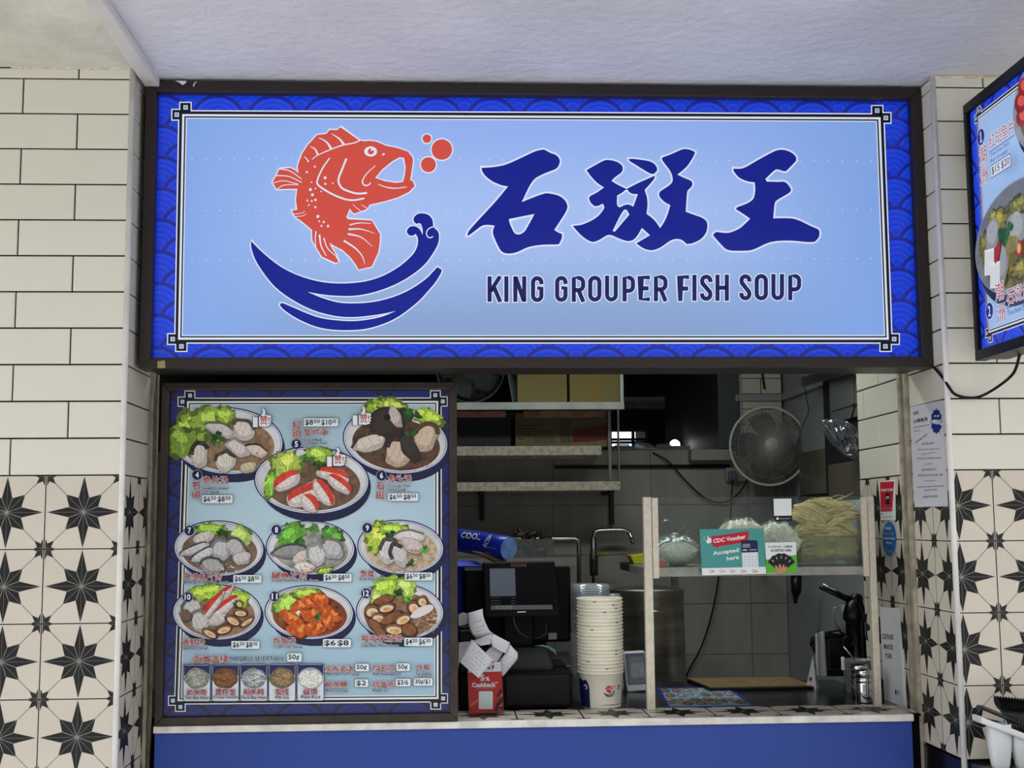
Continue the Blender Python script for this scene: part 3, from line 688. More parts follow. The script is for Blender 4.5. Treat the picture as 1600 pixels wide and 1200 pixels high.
# condensed capitals drawn as even strokes (units: 6.154 per pixel)
TE = trans((750, 420), 6.154)
def arc(cx, cy, r, a0, a1, n=8): return [(cx + r * math.cos(math.radians(a0 + (a1 - a0) * i / n)), cy + r * math.sin(math.radians(a0 + (a1 - a0) * i / n))) for i in range(n + 1)]
def capital(ch, x0, x1, y0, y1, t=40):
    l, r, tp, bt = x0 + t / 2, x1 - t / 2, y0 + t / 2, y1 - t / 2; m_ = (y0 + y1) / 2; R_ = (r - l) / 2; cx = (l + r) / 2
    O = arc(cx, tp + R_, R_, 180, 360) + arc(cx, bt - R_, R_, 0, 180)
    S = {'I': [[(cx, y0), (cx, y1)]],
         'K': [[(l, y0), (l, y1)], [(x1 - t * 0.55, y0), (l + t * 0.25, m_ + 22)], [(l + t * 1.0, m_ - 25), (x1 - t * 0.5, y1)]],
         'N': [[(l, y0), (l, y1)], [(r, y0), (r, y1)], [(l + 4, y0 + 8), (r - 4, y1 - 8)]],
         'G': [[(r, y0 + 78)] + arc(cx, tp + R_, R_, 0, -180) + arc(cx, bt - R_, R_, 180, 0) + [(r, m_ - 8), (cx, m_ - 8)]],
         'O': [O + [O[0], O[1]]],
         'U': [[(l, y0)] + arc(cx, bt - R_, R_, 180, 0) + [(r, y0)]],
         'P': [[(l, y1), (l, tp), (cx, tp)] + arc(cx, tp + R_, R_, -90, 0) + arc(cx, m_ + 22 - R_, R_, 0, 90) + [(l, m_ + 22)]],
         'R': [[(l, y1), (l, tp), (cx, tp)] + arc(cx, tp + R_, R_, -90, 0) + arc(cx, m_ + 12 - R_, R_, 0, 90) + [(l, m_ + 12)], [(cx, m_ + 12), (x1 - t * 0.45, y1)]],
         'E': [[(x1, tp), (l, tp), (l, bt), (x1, bt)], [(l, m_), (x1 - 12, m_)]],
         'F': [[(x1, tp), (l, tp), (l, y1)], [(l, m_ + 5), (x1 - 8, m_ + 5)]],
         'H': [[(l, y0), (l, y1)], [(r, y0), (r, y1)], [(l, m_), (r, m_)]],
         'S': [[(r, y0 + 72)] + arc(cx, tp + R_, R_, 0, -180) + [(l + 4, tp + R_ + 24), (cx, m_), (r - 4, bt - R_ - 24)] + arc(cx, bt - R_, R_, 0, 180) + [(l, y1 - 72)]]}[ch]
    for st in S:
        e = 9.0; a, b_ = Vector(st[0]), Vector(st[-1]); da = (a - Vector(st[1])).normalized() * e; db = (b_ - Vector(st[-2])).normalized() * e
        ex = [(a.x + da.x, a.y + da.y)] + st[1:-1] + [(b_.x + db.x, b_.y + db.y)]
        if ch == 'O': ex = st
        P.rib(TE(ex), W1, l0, (t + 2 * e) / 6.154, part='capital_lettering'); P.rib(TE(st), BL2, l0 + 1, t / 6.154, part='capital_lettering')
q = 1538.5
for ch, a, b_, ya, yb in (('K',72,215,72,318),('I',235,272,72,318),('N',320,445,72,318),('G',490,610,70,320),('G',722,842,68,318),('R',882,1012,68,318),('O',1040,1168,66,316),('U',1202,1325,66,315),('P',1370,1490,66,314),('E',1525,q+95,64,312),('R',q+133,q+265,60,312),('F',q+367,q+472,60,310),('I',q+500,q+547,58,308),('S',q+577,q+697,56,308),('H',q+725,q+855,56,308),('S',q+955,q+1072,52,304),('O',q+1102,q+1230,50,304),('U',q+1263,q+1385,50,302),('P',q+1425,q+1550,50,302)):
    capital(ch, a, b_, ya, yb)
dots = ink((225, 236, 255), 0.9)
for y0, y1 in ((248, 252), (329, 328), (407, 404)):
    x = 300
    while x < 1370:
        y = y0 + (y1 - y0) * (x - 300) / 1070
        P.poly([(x - 0.9, y), (x, y - 0.9), (x + 0.9, y), (x, y + 0.9)], dots, l0 - 0.4, part='led_dots'); x += 22.1
YF = 0.0816; PF = Print('Y', YF, sign, 0.0003)
PF.poly([(273, 126), (292, 126.5), (290, 130), (285, 133), (281, 129.5)], ink((214, 212, 206)), 1, part='paint_chip#1'); PF.poly([(301, 134), (304, 128.5), (309, 127), (305, 130), (303, 135.5)], ink((200, 198, 194)), 1, part='paint_chip#2')
PF.poly([(246, 564.5), (257.5, 563), (258.5, 575), (246, 575.5)], ink((150, 136, 92)), 1, part='tape_piece'); PF.done()
P.done()
for o in sign.children:
    if o.name.startswith('led_dots'): o['kind'] = 'stuff'
# ------------------------------------------------------------------ food pictures shared by both menu boards
class Food:
    def __init__(s, pr, part, lay, em=0.0, seed=1):
        s.p = pr; s.part = part; s.l = lay; s.em = em; s.r = random.Random(seed)
    def I(s, rgb, v=None, rgb2=None): return ink(rgb, s.em, v, rgb2=rgb2)
    def poly(s, pts, rgb, dl=1, v=None, rgb2=None):
        s.l += dl * 0.35; s.p.poly(pts, s.I(rgb, v, rgb2), s.l, part=s.part)
    def line(s, pts, rgb, w0, w1=None):
        s.l += 0.12; s.p.rib(pts, s.I(rgb), s.l, w0, w1, part=s.part)
    def bowl(s, cx, cy, rx, ry, rot, broth, inner=(205, 205, 205)):
        s.poly(ell(cx + 6, cy + ry * 0.16, rx * 0.96, ry * 1.06, rot), (30, 34, 62))
        s.poly(ell(cx, cy, rx, ry, rot, 64), (22, 30, 92)); s.poly(ell(cx, cy, rx - 1.9, ry - 1.9, rot, 64), (222, 224, 226))
        s.poly(ell(cx, cy, rx - 3.4, ry - 3.2, rot, 64), (40, 48, 104)); s.poly(ell(cx, cy, rx - 4.2, ry - 4.0, rot, 64), inner, v=(14, 0.18))
        s.poly(ell(cx + 1, cy + ry * 0.10, rx * 0.83, ry * 0.78, rot, 64), broth, v=(60, 0.35))
    def lettuce(s, cx, cy, rx, ry, rot=0.0, g=(150, 178, 66)):
        r = s.r; d = tuple(int(v * 0.62) for v in g); li = tuple(min(255, int(v * 1.28) + 12) for v in g)
        s.poly(blob(r, cx, cy, rx, ry, rot, 0.22, 30, 2), d, v=(120, 0.35)); s.poly(blob(r, cx, cy - 0.5, rx * 0.88, ry * 0.84, rot, 0.24, 26, 2), g, v=(140, 0.32))
        for k in range(5):
            t = r.uniform(-0.55, 0.55); q = r.uniform(0.22, 0.4)
            s.poly(blob(r, cx + rx * t * math.cos(rot), cy + rx * t * math.sin(rot) - ry * 0.25, rx * q * 0.6, ry * q, rot + r.uniform(-1, 1), 0.35, 12, 2), li, v=(220, 0.35))
        for k in range(5):
            t = -0.7 + 1.4 * (k + r.random() * 0.5) / 5; bx_, by_ = cx + rx * 0.15 * math.cos(rot), cy + ry * 0.7
            e = (cx + rx * t * math.cos(rot), cy + rx * t * math.sin(rot) - ry * 0.7)
            s.line(smooth_path([(bx_, by_), ((bx_ + e[0]) / 2 + r.uniform(-2, 2), (by_ + e[1]) / 2), e], False, 3, 3), li, 0.9, 0.3)
    def fish(s, cx, cy, rx, ry, rot=0.0, c=(226, 216, 208), skin=None, lines=3):
        r = s.r; p = blob(r, cx, cy, rx, ry, rot, 0.13, 12, 3)
        s.poly([(x + 1.0, y + 1.6) for x, y in p], tuple(int(v * 0.5) for v in c)); s.poly(p, tuple(int(v * 0.86) for v in c), v=(150, 0.2))
        s.poly(blob(r, cx - 0.8, cy - ry * 0.15, rx * 0.80, ry * 0.70, rot, 0.12, 11, 2), c, v=(200, 0.16))
        ca, sa = math.cos(rot), math.sin(rot)
        for k in range(lines):
            t = -0.5 + k / max(1, lines - 1) if lines > 1 else 0
            a = (cx + rx * t * ca - ry * 0.6 * -sa * 0 - (-ry * 0.6) * sa, cy + rx * t * sa + (-ry * 0.6) * ca); b_ = (cx + rx * (t + 0.12) * ca - (ry * 0.6) * sa, cy + rx * (t + 0.12) * sa + (ry * 0.6) * ca)
            s.line(smooth_path([a, ((a[0] + b_[0]) / 2 + 1.2, (a[1] + b_[1]) / 2), b_], False, 3, 3), tuple(int(v * 0.74) for v in c), 0.7)
        if skin:
            q = p[int(len(p) * 0.52):int(len(p) * 0.97)]; s.line(q, skin, max(1.6, ry * 0.30))
            if skin[0] < 90:
                for k in range(8):
                    x, y = r.choice(q); s.poly(ell(x + r.uniform(-1, 1), y + r.uniform(-1, 1), 0.7, 0.5, 0, 6), (150, 145, 130), 0.3)
    def slab(s, cx, cy, rx, ry, rot, red=(206, 66, 48)):
        s.fish(cx, cy, rx, ry, rot, (224, 212, 204), None, 4)
        c, n = math.cos(rot), math.sin(rot)
        pts = [(cx + x * c - y * n, cy + x * n + y * c) for x, y in [(-rx * .95, -ry * .1), (-rx * .7, -ry * .8), (0, -ry * 1.05), (rx * .8, -ry * .75), (rx * .95, -ry * .05), (rx * .4, -ry * .25), (-rx * .5, -ry * .2)]]
        s.poly(smooth_path(pts, True, 3, 3), red, v=(60, 0.3))
    def herb(s, cx, cy, r0, n=9, g=(40, 82, 34)):
        for k in range(n):
            a = s.r.uniform(0, 2 * PI); q = r0 * s.r.uniform(0.1, 0.9); f = s.r.uniform(0.6, 1.35)
            s.poly(blob(s.r, cx + q * math.cos(a), cy + q * 0.7 * math.sin(a), r0 * 0.38, r0 * 0.26, s.r.uniform(0, 3), 0.4, 9, 2), tuple(min(255, int(v * f)) for v in g), 0.5, v=(90, 0.3))
    def bits(s, cx, cy, rx, ry, rgb, n, sz=1.2):
        for k in range(n):
            a = s.r.uniform(0, 2 * PI); q = math.sqrt(s.r.random())
            s.poly(blob(s.r, cx + rx * q * math.cos(a), cy + ry * q * math.sin(a), sz * s.r.uniform(.6, 1.5), sz * .7, s.r.uniform(0, 3), .3, 6, 1), rgb, 0.2)
    def clam(s, cx, cy, rx, ry, rot, open_=True):
        s.poly(blob(s.r, cx, cy, rx, ry, rot, 0.06, 12, 3), (74, 42, 26), v=(60, .3)); s.poly(blob(s.r, cx - .6, cy - .8, rx * .86, ry * .8, rot, 0.06, 12, 2), (132, 84, 52), v=(60, .3))
        if open_:
            s.poly(ell(cx, cy + ry * .1, rx * .72, ry * .58, rot, 16), (212, 196, 170)); s.poly(blob(s.r, cx + 1, cy + ry * .2, rx * .42, ry * .34, rot, .2, 9, 2), (214, 158, 84), v=(80, .3))
    def fried(s, cx, cy, rx, ry, rot):
        s.poly(blob(s.r, cx + .8, cy + 1.2, rx, ry, rot, .18, 14, 2), (96, 34, 14)); s.poly(blob(s.r, cx, cy, rx, ry, rot, .18, 14, 2), (198, 88, 30), v=(70, .45))
        for k in range(4): s.poly(blob(s.r, cx + s.r.uniform(-.5, .5) * rx, cy + s.r.uniform(-.6, .3) * ry, rx * .25, ry * .2, s.r.uniform(0, 3), .3, 8, 2), (232, 140, 62), .4)
    def strands(s, cx, cy, rx, ry, rgb, n, w=0.7, top=None):
        for k in range(n):
            a = s.r.uniform(0, 2 * PI); q = math.sqrt(s.r.random()) * .85; x, y = cx + rx * q * math.cos(a), cy + ry * q * math.sin(a)
            t = s.r.uniform(0, PI); L_ = rx * s.r.uniform(.2, .45); f = s.r.uniform(.72, 1.15)
            s.line(smooth_path([(x - L_ * math.cos(t), y - L_ * .6 * math.sin(t)), (x + s.r.uniform(-2, 2), y + s.r.uniform(-2, 2)), (x + L_ * math.cos(t), y + L_ * .6 * math.sin(t))], False, 2, 3), tuple(min(255, int(v * f)) for v in rgb), w)
# ------------------------------------------------------------------ the menu board in the hatch, lower left
menu = thing('menu_board', 'tall blue menu board of twelve numbered fish dishes standing at the left of the hatch', 'menu board', (-0.42, 0.29, 0.975))
YM = 0.262
mx0, mx1, mz0, mz1 = -0.857, 0.0265, 0.9755, 1.981
bx('housing', menu, mx0 + 0.006, 0.266, mz0 + 0.001, mx1 - 0.006, 0.345, mz1 - 0.005, M_BLACK)
mitred_frame('frame_bar', menu, mx0, mx1, mz0, mz1, 0.0225, 0.243, 0.30, mat('brown_bronze_frame', (62, 54, 48), 0.35, 0.5, spec=0.3, noise=(12, .2)))
wv2 = waves_mat('dark_wave_print', 0.0, 0.163, 0.03, 0.06, (8, 10, 44), (15, 24, 88), (18, 30, 104))
MB().box(mx0 + 0.02, YM + 0.0004, mz0 + 0.02, mx1 - 0.02, 0.268, mz1 - 0.02, wv2).build('wave_panel', menu)
P = Print('Y', YM, menu, 0.00022)
WH, BK, NV, RD = ink((226, 228, 228)), ink((12, 12, 16)), ink((24, 30, 84)), ink((176, 32, 36))
SK2 = sky_gradient('menu_sky_print', 0.0, (160, 188, 200), (176, 200, 210), (150, 182, 198), 1.0, 1.95, -0.42, 0.6, (152, 184, 202))
l0 = border_lines(P, (287, 621.5), (690, 621), (690.5, 1097.5), (272, 1101), SK2, WH, BK, 'border', sc=0.86)
BOWLS = {4: (355, 689, 88, 53, .06), 5: (487, 751, 90, 53, .03), 6: (618, 689, 83, 52, .12), 7: (342, 857, 71, 44, .04), 8: (485, 856, 70, 43, .04), 9: (626, 855, 68, 43, .06), 10: (339, 957, 70, 44, .0), 11: (483, 957, 70, 43, .04), 12: (625, 956, 69, 45, .04)}
for n, (cx, cy, rx, ry, rot) in BOWLS.items():
    f = Food(P, 'bowl_picture#%d' % n, l0 + (12 if n == 5 else 0), 0.0, n)
    br = {4: (150, 118, 88), 5: (112, 84, 66), 6: (92, 66, 50), 7: (120, 98, 80), 8: (150, 150, 138), 9: (190, 168, 138), 10: (150, 116, 84), 11: (128, 62, 34), 12: (140, 106, 76)}[n]
    f.bowl(cx, cy, rx, ry, rot, br)
    if n == 4:
        f.lettuce(300, 668, 32, 28, -.6); f.lettuce(330, 655, 34, 20, -.2); f.lettuce(284, 692, 22, 25, .9, (120, 150, 52)); f.lettuce(352, 650, 16, 14, 0)
        f.fish(312, 712, 12, 22, .1, (214, 206, 192), (40, 40, 36)); f.fish(345, 672, 26, 10, .3, (210, 200, 192), (96, 92, 86)); f.fish(380, 672, 17, 16, .5, (222, 208, 200), (70, 66, 60)); f.fish(352, 722, 16, 16, .1, (224, 216, 202), (60, 60, 54), 5)
        f.fish(371, 700, 20, 11, .55, (222, 208, 200), (150, 130, 124), 4); f.fish(402, 704, 18, 9, .35, (218, 200, 186), (40, 38, 34)); f.fish(388, 730, 14, 8, -.3, (206, 190, 160)); f.herb(338, 684, 13, 12); f.herb(340, 692, 7, 5, (90, 150, 50)); f.bits(410, 718, 20, 14, (190, 70, 40), 8)
    if n == 5:
        f.lettuce(445, 726, 28, 22, -.4, (168, 190, 80)); f.lettuce(500, 712, 24, 14, .2); f.lettuce(422, 758, 9, 24, .2, (130, 180, 60)); f.herb(480, 716, 11, 9, (70, 130, 50))
        f.slab(448, 752, 24, 13, -.55); f.slab(470, 776, 22, 15, -.4); f.slab(492, 768, 20, 15, -.2); f.slab(520, 742, 26, 11, .25); f.slab(505, 770, 24, 12, 1.0); f.slab(530, 756, 22, 10, .65); f.slab(484, 786, 16, 12, .9); f.herb(497, 728, 10, 9)
    if n == 6:
        f.lettuce(590, 642, 24, 20, -.5, (150, 180, 60)); f.lettuce(612, 636, 22, 14, .1, (170, 196, 76)); f.lettuce(668, 652, 26, 14, .35, (160, 186, 64)); f.herb(640, 650, 17, 14)
        f.fish(604, 662, 30, 26, -.3, (58, 48, 42), None, 0); f.fish(618, 652, 9, 18, -.35, (206, 190, 178)); f.poly(ell(605, 652, 5, 5), (12, 12, 12)); f.fish(578, 692, 26, 13, -.3, (214, 202, 184), (60, 46, 38)); f.fish(664, 684, 18, 24, .4, (208, 184, 160), (84, 60, 46)); f.fish(622, 708, 20, 24, .5, (206, 180, 160), (50, 40, 36)); f.fish(640, 700, 12, 24, -.5, (60, 52, 46), None, 0); f.bits(655, 728, 16, 8, (200, 80, 30), 8); f.herb(640, 676, 12, 8)
    if n == 7:
        f.lettuce(330, 828, 26, 12, 0, (130, 166, 60)); f.lettuce(376, 840, 16, 20, .6, (160, 186, 90)); f.fish(318, 840, 16, 9, -.4, (214, 208, 198)); f.herb(346, 832, 12, 8)
        f.fish(306, 858, 24, 7, -.35, (206, 206, 202), (44, 52, 60)); f.fish(318, 866, 20, 8, -.45, (214, 214, 212), (40, 50, 60)); f.fish(346, 860, 16, 16, .2, (196, 196, 196), (120, 124, 128)); f.fish(368, 856, 17, 14, .6, (190, 186, 186), (80, 80, 84)); f.fish(332, 884, 18, 12, .1, (176, 172, 170), (60, 64, 70)); f.fish(378, 872, 15, 10, -.2, (206, 196, 190)); f.bits(360, 888, 20, 8, (235, 232, 226), 14)
    if n == 8:
        f.lettuce(455, 836, 26, 18, -.5, (96, 158, 56)); f.lettuce(520, 838, 18, 14, .6, (84, 146, 56)); f.herb(490, 828, 12, 9, (70, 120, 50)); f.herb(468, 852, 14, 10)
        f.fish(452, 862, 26, 10, -.15, (150, 148, 144), (60, 66, 70)); f.fish(472, 870, 18, 9, -.5, (214, 196, 186)); f.fish(495, 868, 14, 18, -.3, (206, 204, 200), (140, 140, 140)); f.fish(520, 858, 18, 15, .5, (190, 188, 184), (110, 108, 104)); f.fish(476, 886, 16, 8, 0, (226, 216, 208)); f.bits(485, 888, 30, 7, (190, 60, 40), 12); f.lettuce(508, 892, 14, 5, -.2, (140, 170, 60))
    if n == 9:
        f.lettuce(592, 840, 22, 26, .5, (176, 200, 74)); f.lettuce(614, 828, 26, 10, 0, (150, 186, 66)); f.herb(612, 838, 10, 8); f.strands(655, 872, 30, 18, (222, 208, 180), 24, .8)
        f.fish(640, 838, 24, 9, .05, (222, 214, 210), (110, 100, 96)); f.fish(645, 852, 20, 11, .4, (206, 192, 186)); f.fish(606, 862, 14, 20, .15, (216, 208, 204), (70, 70, 72), 5); f.fish(624, 868, 12, 20, -.5, (208, 200, 196), (50, 52, 54), 4); f.bits(655, 868, 18, 10, (176, 84, 50), 14); f.bits(610, 890, 18, 4, (190, 90, 60), 10); f.herb(664, 858, 8, 7, (70, 140, 50)); f.herb(640, 880, 8, 6)
    if n == 10:
        f.lettuce(322, 926, 32, 14, -.2, (160, 190, 66)); f.lettuce(372, 936, 20, 14, .3, (150, 184, 60)); f.fish(300, 950, 14, 16, -.5, (206, 204, 196), (90, 90, 86)); f.slab(338, 940, 36, 8, -.75, (190, 40, 30)); f.slab(346, 952, 34, 9, -.65, (198, 52, 40)); f.slab(332, 948, 28, 7, -.9, (204, 60, 44))
        f.herb(370, 944, 8, 6); f.fish(312, 972, 14, 17, -.4, (206, 202, 194), (120, 116, 110)); f.fish(340, 968, 17, 9, -.4, (208, 200, 190)); f.fish(290, 962, 10, 9, .3, (120, 96, 84))
        for a in ((364, 970, 14, 8, .5), (376, 958, 12, 7, .1), (350, 984, 14, 8, -.3), (328, 990, 14, 7, .5), (386, 972, 14, 5, -.6), (374, 944, 6, 6, .8)): f.clam(*a)
    if n == 11:
        f.lettuce(448, 948, 20, 24, -.7, (150, 184, 72)); f.lettuce(480, 928, 24, 9, .0, (150, 184, 64))
        for a in ((478, 946, 22, 13, -.3), (500, 936, 16, 10, .3), (456, 966, 18, 12, .5), (490, 962, 22, 12, .1), (515, 958, 20, 9, .6), (466, 984, 18, 12, .2), (492, 982, 18, 10, -.3), (512, 970, 14, 9, .9)): f.fried(*a)
        f.herb(498, 966, 9, 7, (60, 110, 46)); f.herb(466, 958, 6, 5, (180, 210, 160)); f.herb(528, 948, 5, 4)
    if n == 12:
        f.lettuce(606, 918, 28, 20, -.3, (150, 186, 60)); f.lettuce(634, 918, 18, 17, .3, (172, 202, 96)); f.lettuce(588, 936, 10, 14, .2, (180, 204, 110)); f.herb(622, 926, 9, 7); f.herb(642, 936, 8, 6, (90, 160, 40)); f.strands(665, 968, 24, 22, (206, 186, 158), 30, .8)
        for a in ((582, 956, 13, 12, 0), (600, 938, 18, 8, -.3, False), (604, 950, 15, 9, -.2), (592, 966, 13, 9, .2), (612, 966, 20, 8, -.5, False), (630, 968, 15, 10, -.4), (648, 950, 13, 12, .6), (660, 940, 9, 10, .7), (586, 978, 14, 8, .7, False), (616, 984, 17, 10, .1), (640, 985, 13, 12, .5, False), (594, 988, 12, 7, .6, False)): f.clam(*a)
        f.poly(blob(f.r, 660, 955, 20, 7, -.45, .08, 12, 2), (214, 206, 206)); f.bits(672, 968, 12, 10, (150, 56, 26), 20, 1.3)
LT = l0 + 40; LIFT = 0
def red(t, *b, part): P.text(t, *b, RD, LT + 1 + LIFT, 0.0, part=part, halo=WH, halo_w=0.8)
def eng(t, *b, part): P.text(t, *b, NV, LT + 1.5 + LIFT, 0.0, part=part, halo=WH, halo_w=0.5)
def price(items, x0, y0, x1, y1, part):
    P.rect(x0, y0, x1, y1, ink((70, 74, 80)), LT, part, 2); P.rect(x0 + .6, y0 + .6, x1 - .6, y1 - .6, ink((218, 226, 228)), LT + 1, part, 1.8)
    h = y1 - y0; w = (x1 - x0 - 4) / len(items)
    for i, (big, sup) in enumerate(items):
        a = x0 + 2.5 + i * w
        if sup is None: P.text(big, a, y0 + h * .16, a + w * .92 - 1, y1 - h * .14, BK, LT + 2, .02, part); continue
        bw = w * (.50 + .14 * (len(big) - 2)) ; P.text(big, a, y0 + h * .17, a + bw, y1 - h * .13, BK, LT + 2, .02, part); P.text(sup, a + bw + .8, y0 + h * .15, a + w - 2.2, y0 + h * .58, BK, LT + 2, .02, part)
def num(n, x, y, part):
    P.poly(ell(x, y, 8.3, 8.3, 0, 24), ink((150, 160, 190)), LT, part=part); P.poly(ell(x, y, 7.6, 7.6, 0, 24), ink((18, 22, 66)), LT + 1, part=part)
    w = 2.6 if len(n) == 1 else 4.6; P.text(n, x - w, y - 4.8, x + w, y + 4.6, WH, LT + 2, .03, part)
def dish(n, xy, reds, engs, pr, box):
    num(str(n), *xy, part='number_badge#%d' % n)
    for r_ in reds: red(*r_, part='dish_name#%d' % n)
    for e_ in engs: eng(*e_, part='dish_name#%d' % n)
    price(pr, *box, part='price_tag#%d' % n)
A6 = [('$6', '50'), ('$8', '50')]
dish(4, (308, 742), [('鱼片汤', 318, 744, 356, 756), ('石', 300, 753, 313, 765), ('斑', 299, 768, 313, 779)], [('Sliced Grouper', 316, 760, 358, 766), ('Fish Soup', 316, 766.5, 342, 772)], A6, (315, 773, 364, 787))
dish(5, (463, 694), [('红', 457, 657, 471, 669), ('斑', 457, 671, 471, 684), ('鱼片汤', 475, 670, 512, 680)], [('Sliced Red', 474.5, 684.5, 502, 689.5), ('Grouper Fish', 474.5, 690.5, 511, 695.5), ('Soup', 474.5, 696, 489, 701)], [('$8', '50'), ('$10', '50')], (474, 653, 529, 667))
dish(6, (596, 743), [('鱼头汤', 606, 742, 643, 753), ('石', 588, 753, 601, 765), ('斑', 587, 768, 601, 780)], [('Grouper Fish', 605, 757, 641, 762), ('Head Soup', 605.5, 763, 634, 768)], A6, (605.5, 770, 654, 783.5))
dish(7, (296, 829), [('巴当鱼片汤', 287, 896, 346, 906)], [('Batang Sliced Fish Soup', 287, 907, 357, 913)], A6, (364, 898, 409, 911.5))
dish(8, (432, 828), [('鲳鱼片汤', 424.5, 894, 479, 904)], [('Sliced Pomfret Fish Soup', 424, 904.5, 498, 910.5)], A6, (505, 896, 550, 909.5))
dish(9, (574, 825), [('鱼糜', 563, 891, 585, 901.5)], [('Fish Porridge', 562, 903, 601, 908.5)], A6, (632, 894, 676.5, 907.5))
dish(10, (293, 933), [('海鲜汤', 284, 998, 320, 1008)], [('Seafood Soup', 284, 1010, 324, 1016)], A6, (361, 1001, 406, 1014.5))
dish(11, (429, 932), [('炸鱼汤', 427, 996, 462, 1006)], [('Fried Fish Soup', 427, 1008, 472, 1013.5)], [('$6', None), ('$8', None)], (504, 998, 549, 1012))
dish(12, (572, 927), [('啦啦米粉汤', 565, 992, 628, 1003)], [('Lala Bee Hoon Soup', 565, 1006, 623, 1012)], [('$4', '50'), ('$6', '50')], (631, 996, 676.5, 1010))
def thumb(ox, oy, part):
    q = lambda pts: [(ox + (x - 778) / 5, oy + (y - 238) / 5) for x, y in pts]
    cuff = q([(778, 310), (816, 310), (816, 388), (778, 388)]); hand = q([(826, 312), (848, 288), (858, 268), (850, 244), (864, 240), (878, 262), (874, 292), (918, 296), (922, 312), (914, 318), (926, 332), (914, 340), (922, 352), (912, 358), (914, 374), (884, 384), (826, 382)])
    for p_ in (cuff, hand):
        P.rib(p_, ink((30, 40, 70)), LT + 3, 1.7, closed=True, part=part); P.poly(p_, WH, LT + 4, part=part)
    P.text('赞!', ox + 11, oy + 12, ox + 26, oy + 26, RD, LT + 5, .01, part)
thumb(395, 637.5, 'thumb_badge#1'); thumb(551, 634.5, 'thumb_badge#2'); thumb(511, 699, 'thumb_badge#3')
red('面类选择', 302, 1024, 357, 1036, part='noodle_heading'); eng('NOODLE SELECTION', 360, 1025.5, 442, 1032.5, part='noodle_heading')
price([('50¢', None)], 448, 1020, 472, 1034.5, 'price_tag#n')
LIFT = 24
for k, (x0, x1, nm, en, c, w) in enumerate(((286, 329, '幼米粉', 'Thin Bee Hoon', (206, 206, 190), 0.5), (331, 373.5, '煲仔面', 'Crispy Noodle', (160, 106, 58), 0.7), (375, 418, '粗米粉', 'Thick Bee Hoon', (206, 210, 206), 0.8), (419.5, 462, '面线', 'Mee Sua', (180, 150, 106), 0.9), (464, 506.5, '白饭', 'Plain Rice', (214, 214, 202), 1.1))):
    pt = 'noodle_card#%d' % k; dy = -0.006 * (x0 - 286)
    P.rect(x0, 1038 + dy, x1, 1096.5 + dy, ink((20, 24, 62)), LT, pt, 3); P.rect(x0 + .9, 1039 + dy, x1 - .9, 1095.5 + dy, ink((206, 210, 218)), LT + 1, pt, 2.5)
    P.rect(x0 + 1.4, 1039.6 + dy, x1 - 1.4, 1056 + dy, ink((26, 30, 82)), LT + 2, pt); cx = (x0 + x1) / 2
    f = Food(P, pt, LT + 3, 0, 50 + k); d_ = tuple(int(v * .62) for v in c)
    if k == 4: f.poly(ell(cx, 1061 + dy, 20, 17), (150, 156, 160)); f.poly(blob(f.r, cx, 1062 + dy, 18, 14, 0, .08, 16, 2), c, v=(160, .4)); f.bits(cx, 1062 + dy, 16, 12, (240, 238, 226), 60, .9)
    else:
        f.poly(blob(f.r, cx, 1060 + dy, 20, 16, 0, .06, 16, 2), d_, v=(120, .4)); f.strands(cx, 1060 + dy, 17, 14, c, 70, w)
    red(nm, cx - 5.3 * len(nm), 1076.5 + dy, cx + 5.3 * len(nm), 1086.5 + dy, part=pt); eng(en, cx - 1.5 * len(en), 1087.5 + dy, cx + 1.5 * len(en), 1092.5 + dy, part=pt)
LIFT = 0
for k, (nm, b0, en, b1, pr_, b2) in enumerate((('加东炎汤', (508, 1040, 552, 1049.5), 'Add Tom Yam Soup', (508, 1051, 561, 1056.5), '50¢', (554.5, 1036.5, 577, 1049.5)), ('加苦瓜', (582, 1039, 617, 1048.5), 'Add Bittergourd', (582, 1051, 626, 1056.5), '50¢', (619, 1036, 641, 1049)), ('外带', (650, 1038.5, 672, 1048.5), 'Takeaway', (649, 1051, 674, 1056), '30¢/$1', (646, 1059, 676.5, 1072)), ('加鱼鳔', (508, 1064.5, 543, 1074), 'Add Fishmaw', (508, 1076.5, 544, 1081.5), '$2', (554, 1061, 576, 1074)), ('加鱼肉', (582.5, 1064, 617, 1074), 'Add Fish', (582, 1076, 605, 1081), '$3/6', (618, 1060, 642, 1073)))):
    red(nm, *b0, part='extra_item#%d' % k); eng(en, *b1, part='extra_item#%d' % k); price([(pr_, None)], *b2, part='price_tag#x%d' % k)
P.done()
# ------------------------------------------------------------------ lit menu box on the wall at the right, square to the pillar
side = thing('side_menu_box', 'backlit menu box with steamed fish dishes projecting from the right pillar', 'menu board', (1.56, -0.45, 2.0))
XB = 1.518; yf, yn = -0.052, -1.05; zb0, zb1 = 2.003, 2.757
bx('housing', side, XB + 0.005, yn + 0.004, zb0 + 0.004, XB + 0.085, yf - 0.004, zb1 - 0.004, M_BLACK, 0.006)
for a in ((yn, zb0, yf, zb0 + 0.03), (yn, zb1 - 0.03, yf, zb1), (yf - 0.022, zb0 + 0.03, yf, zb1 - 0.03), (yn, zb0 + 0.03, yn + 0.022, zb1 - 0.03)):
    bx('frame_bar', side, XB - 0.012, a[0], a[1], XB + 0.02, a[2], a[3], M_BLACK, 0.003)
for z in (2.15, 2.6): bx('wall_bracket', side, XB + 0.03, yf - 0.01, z, XB + 0.06, 0.006, z + 0.03, M_BLACK)
wv3 = waves_mat('lit_wave_print_side', 0.55, 0.163, 0.03, 0.06, (18, 22, 120), (26, 56, 190), (32, 70, 210), 'Y')
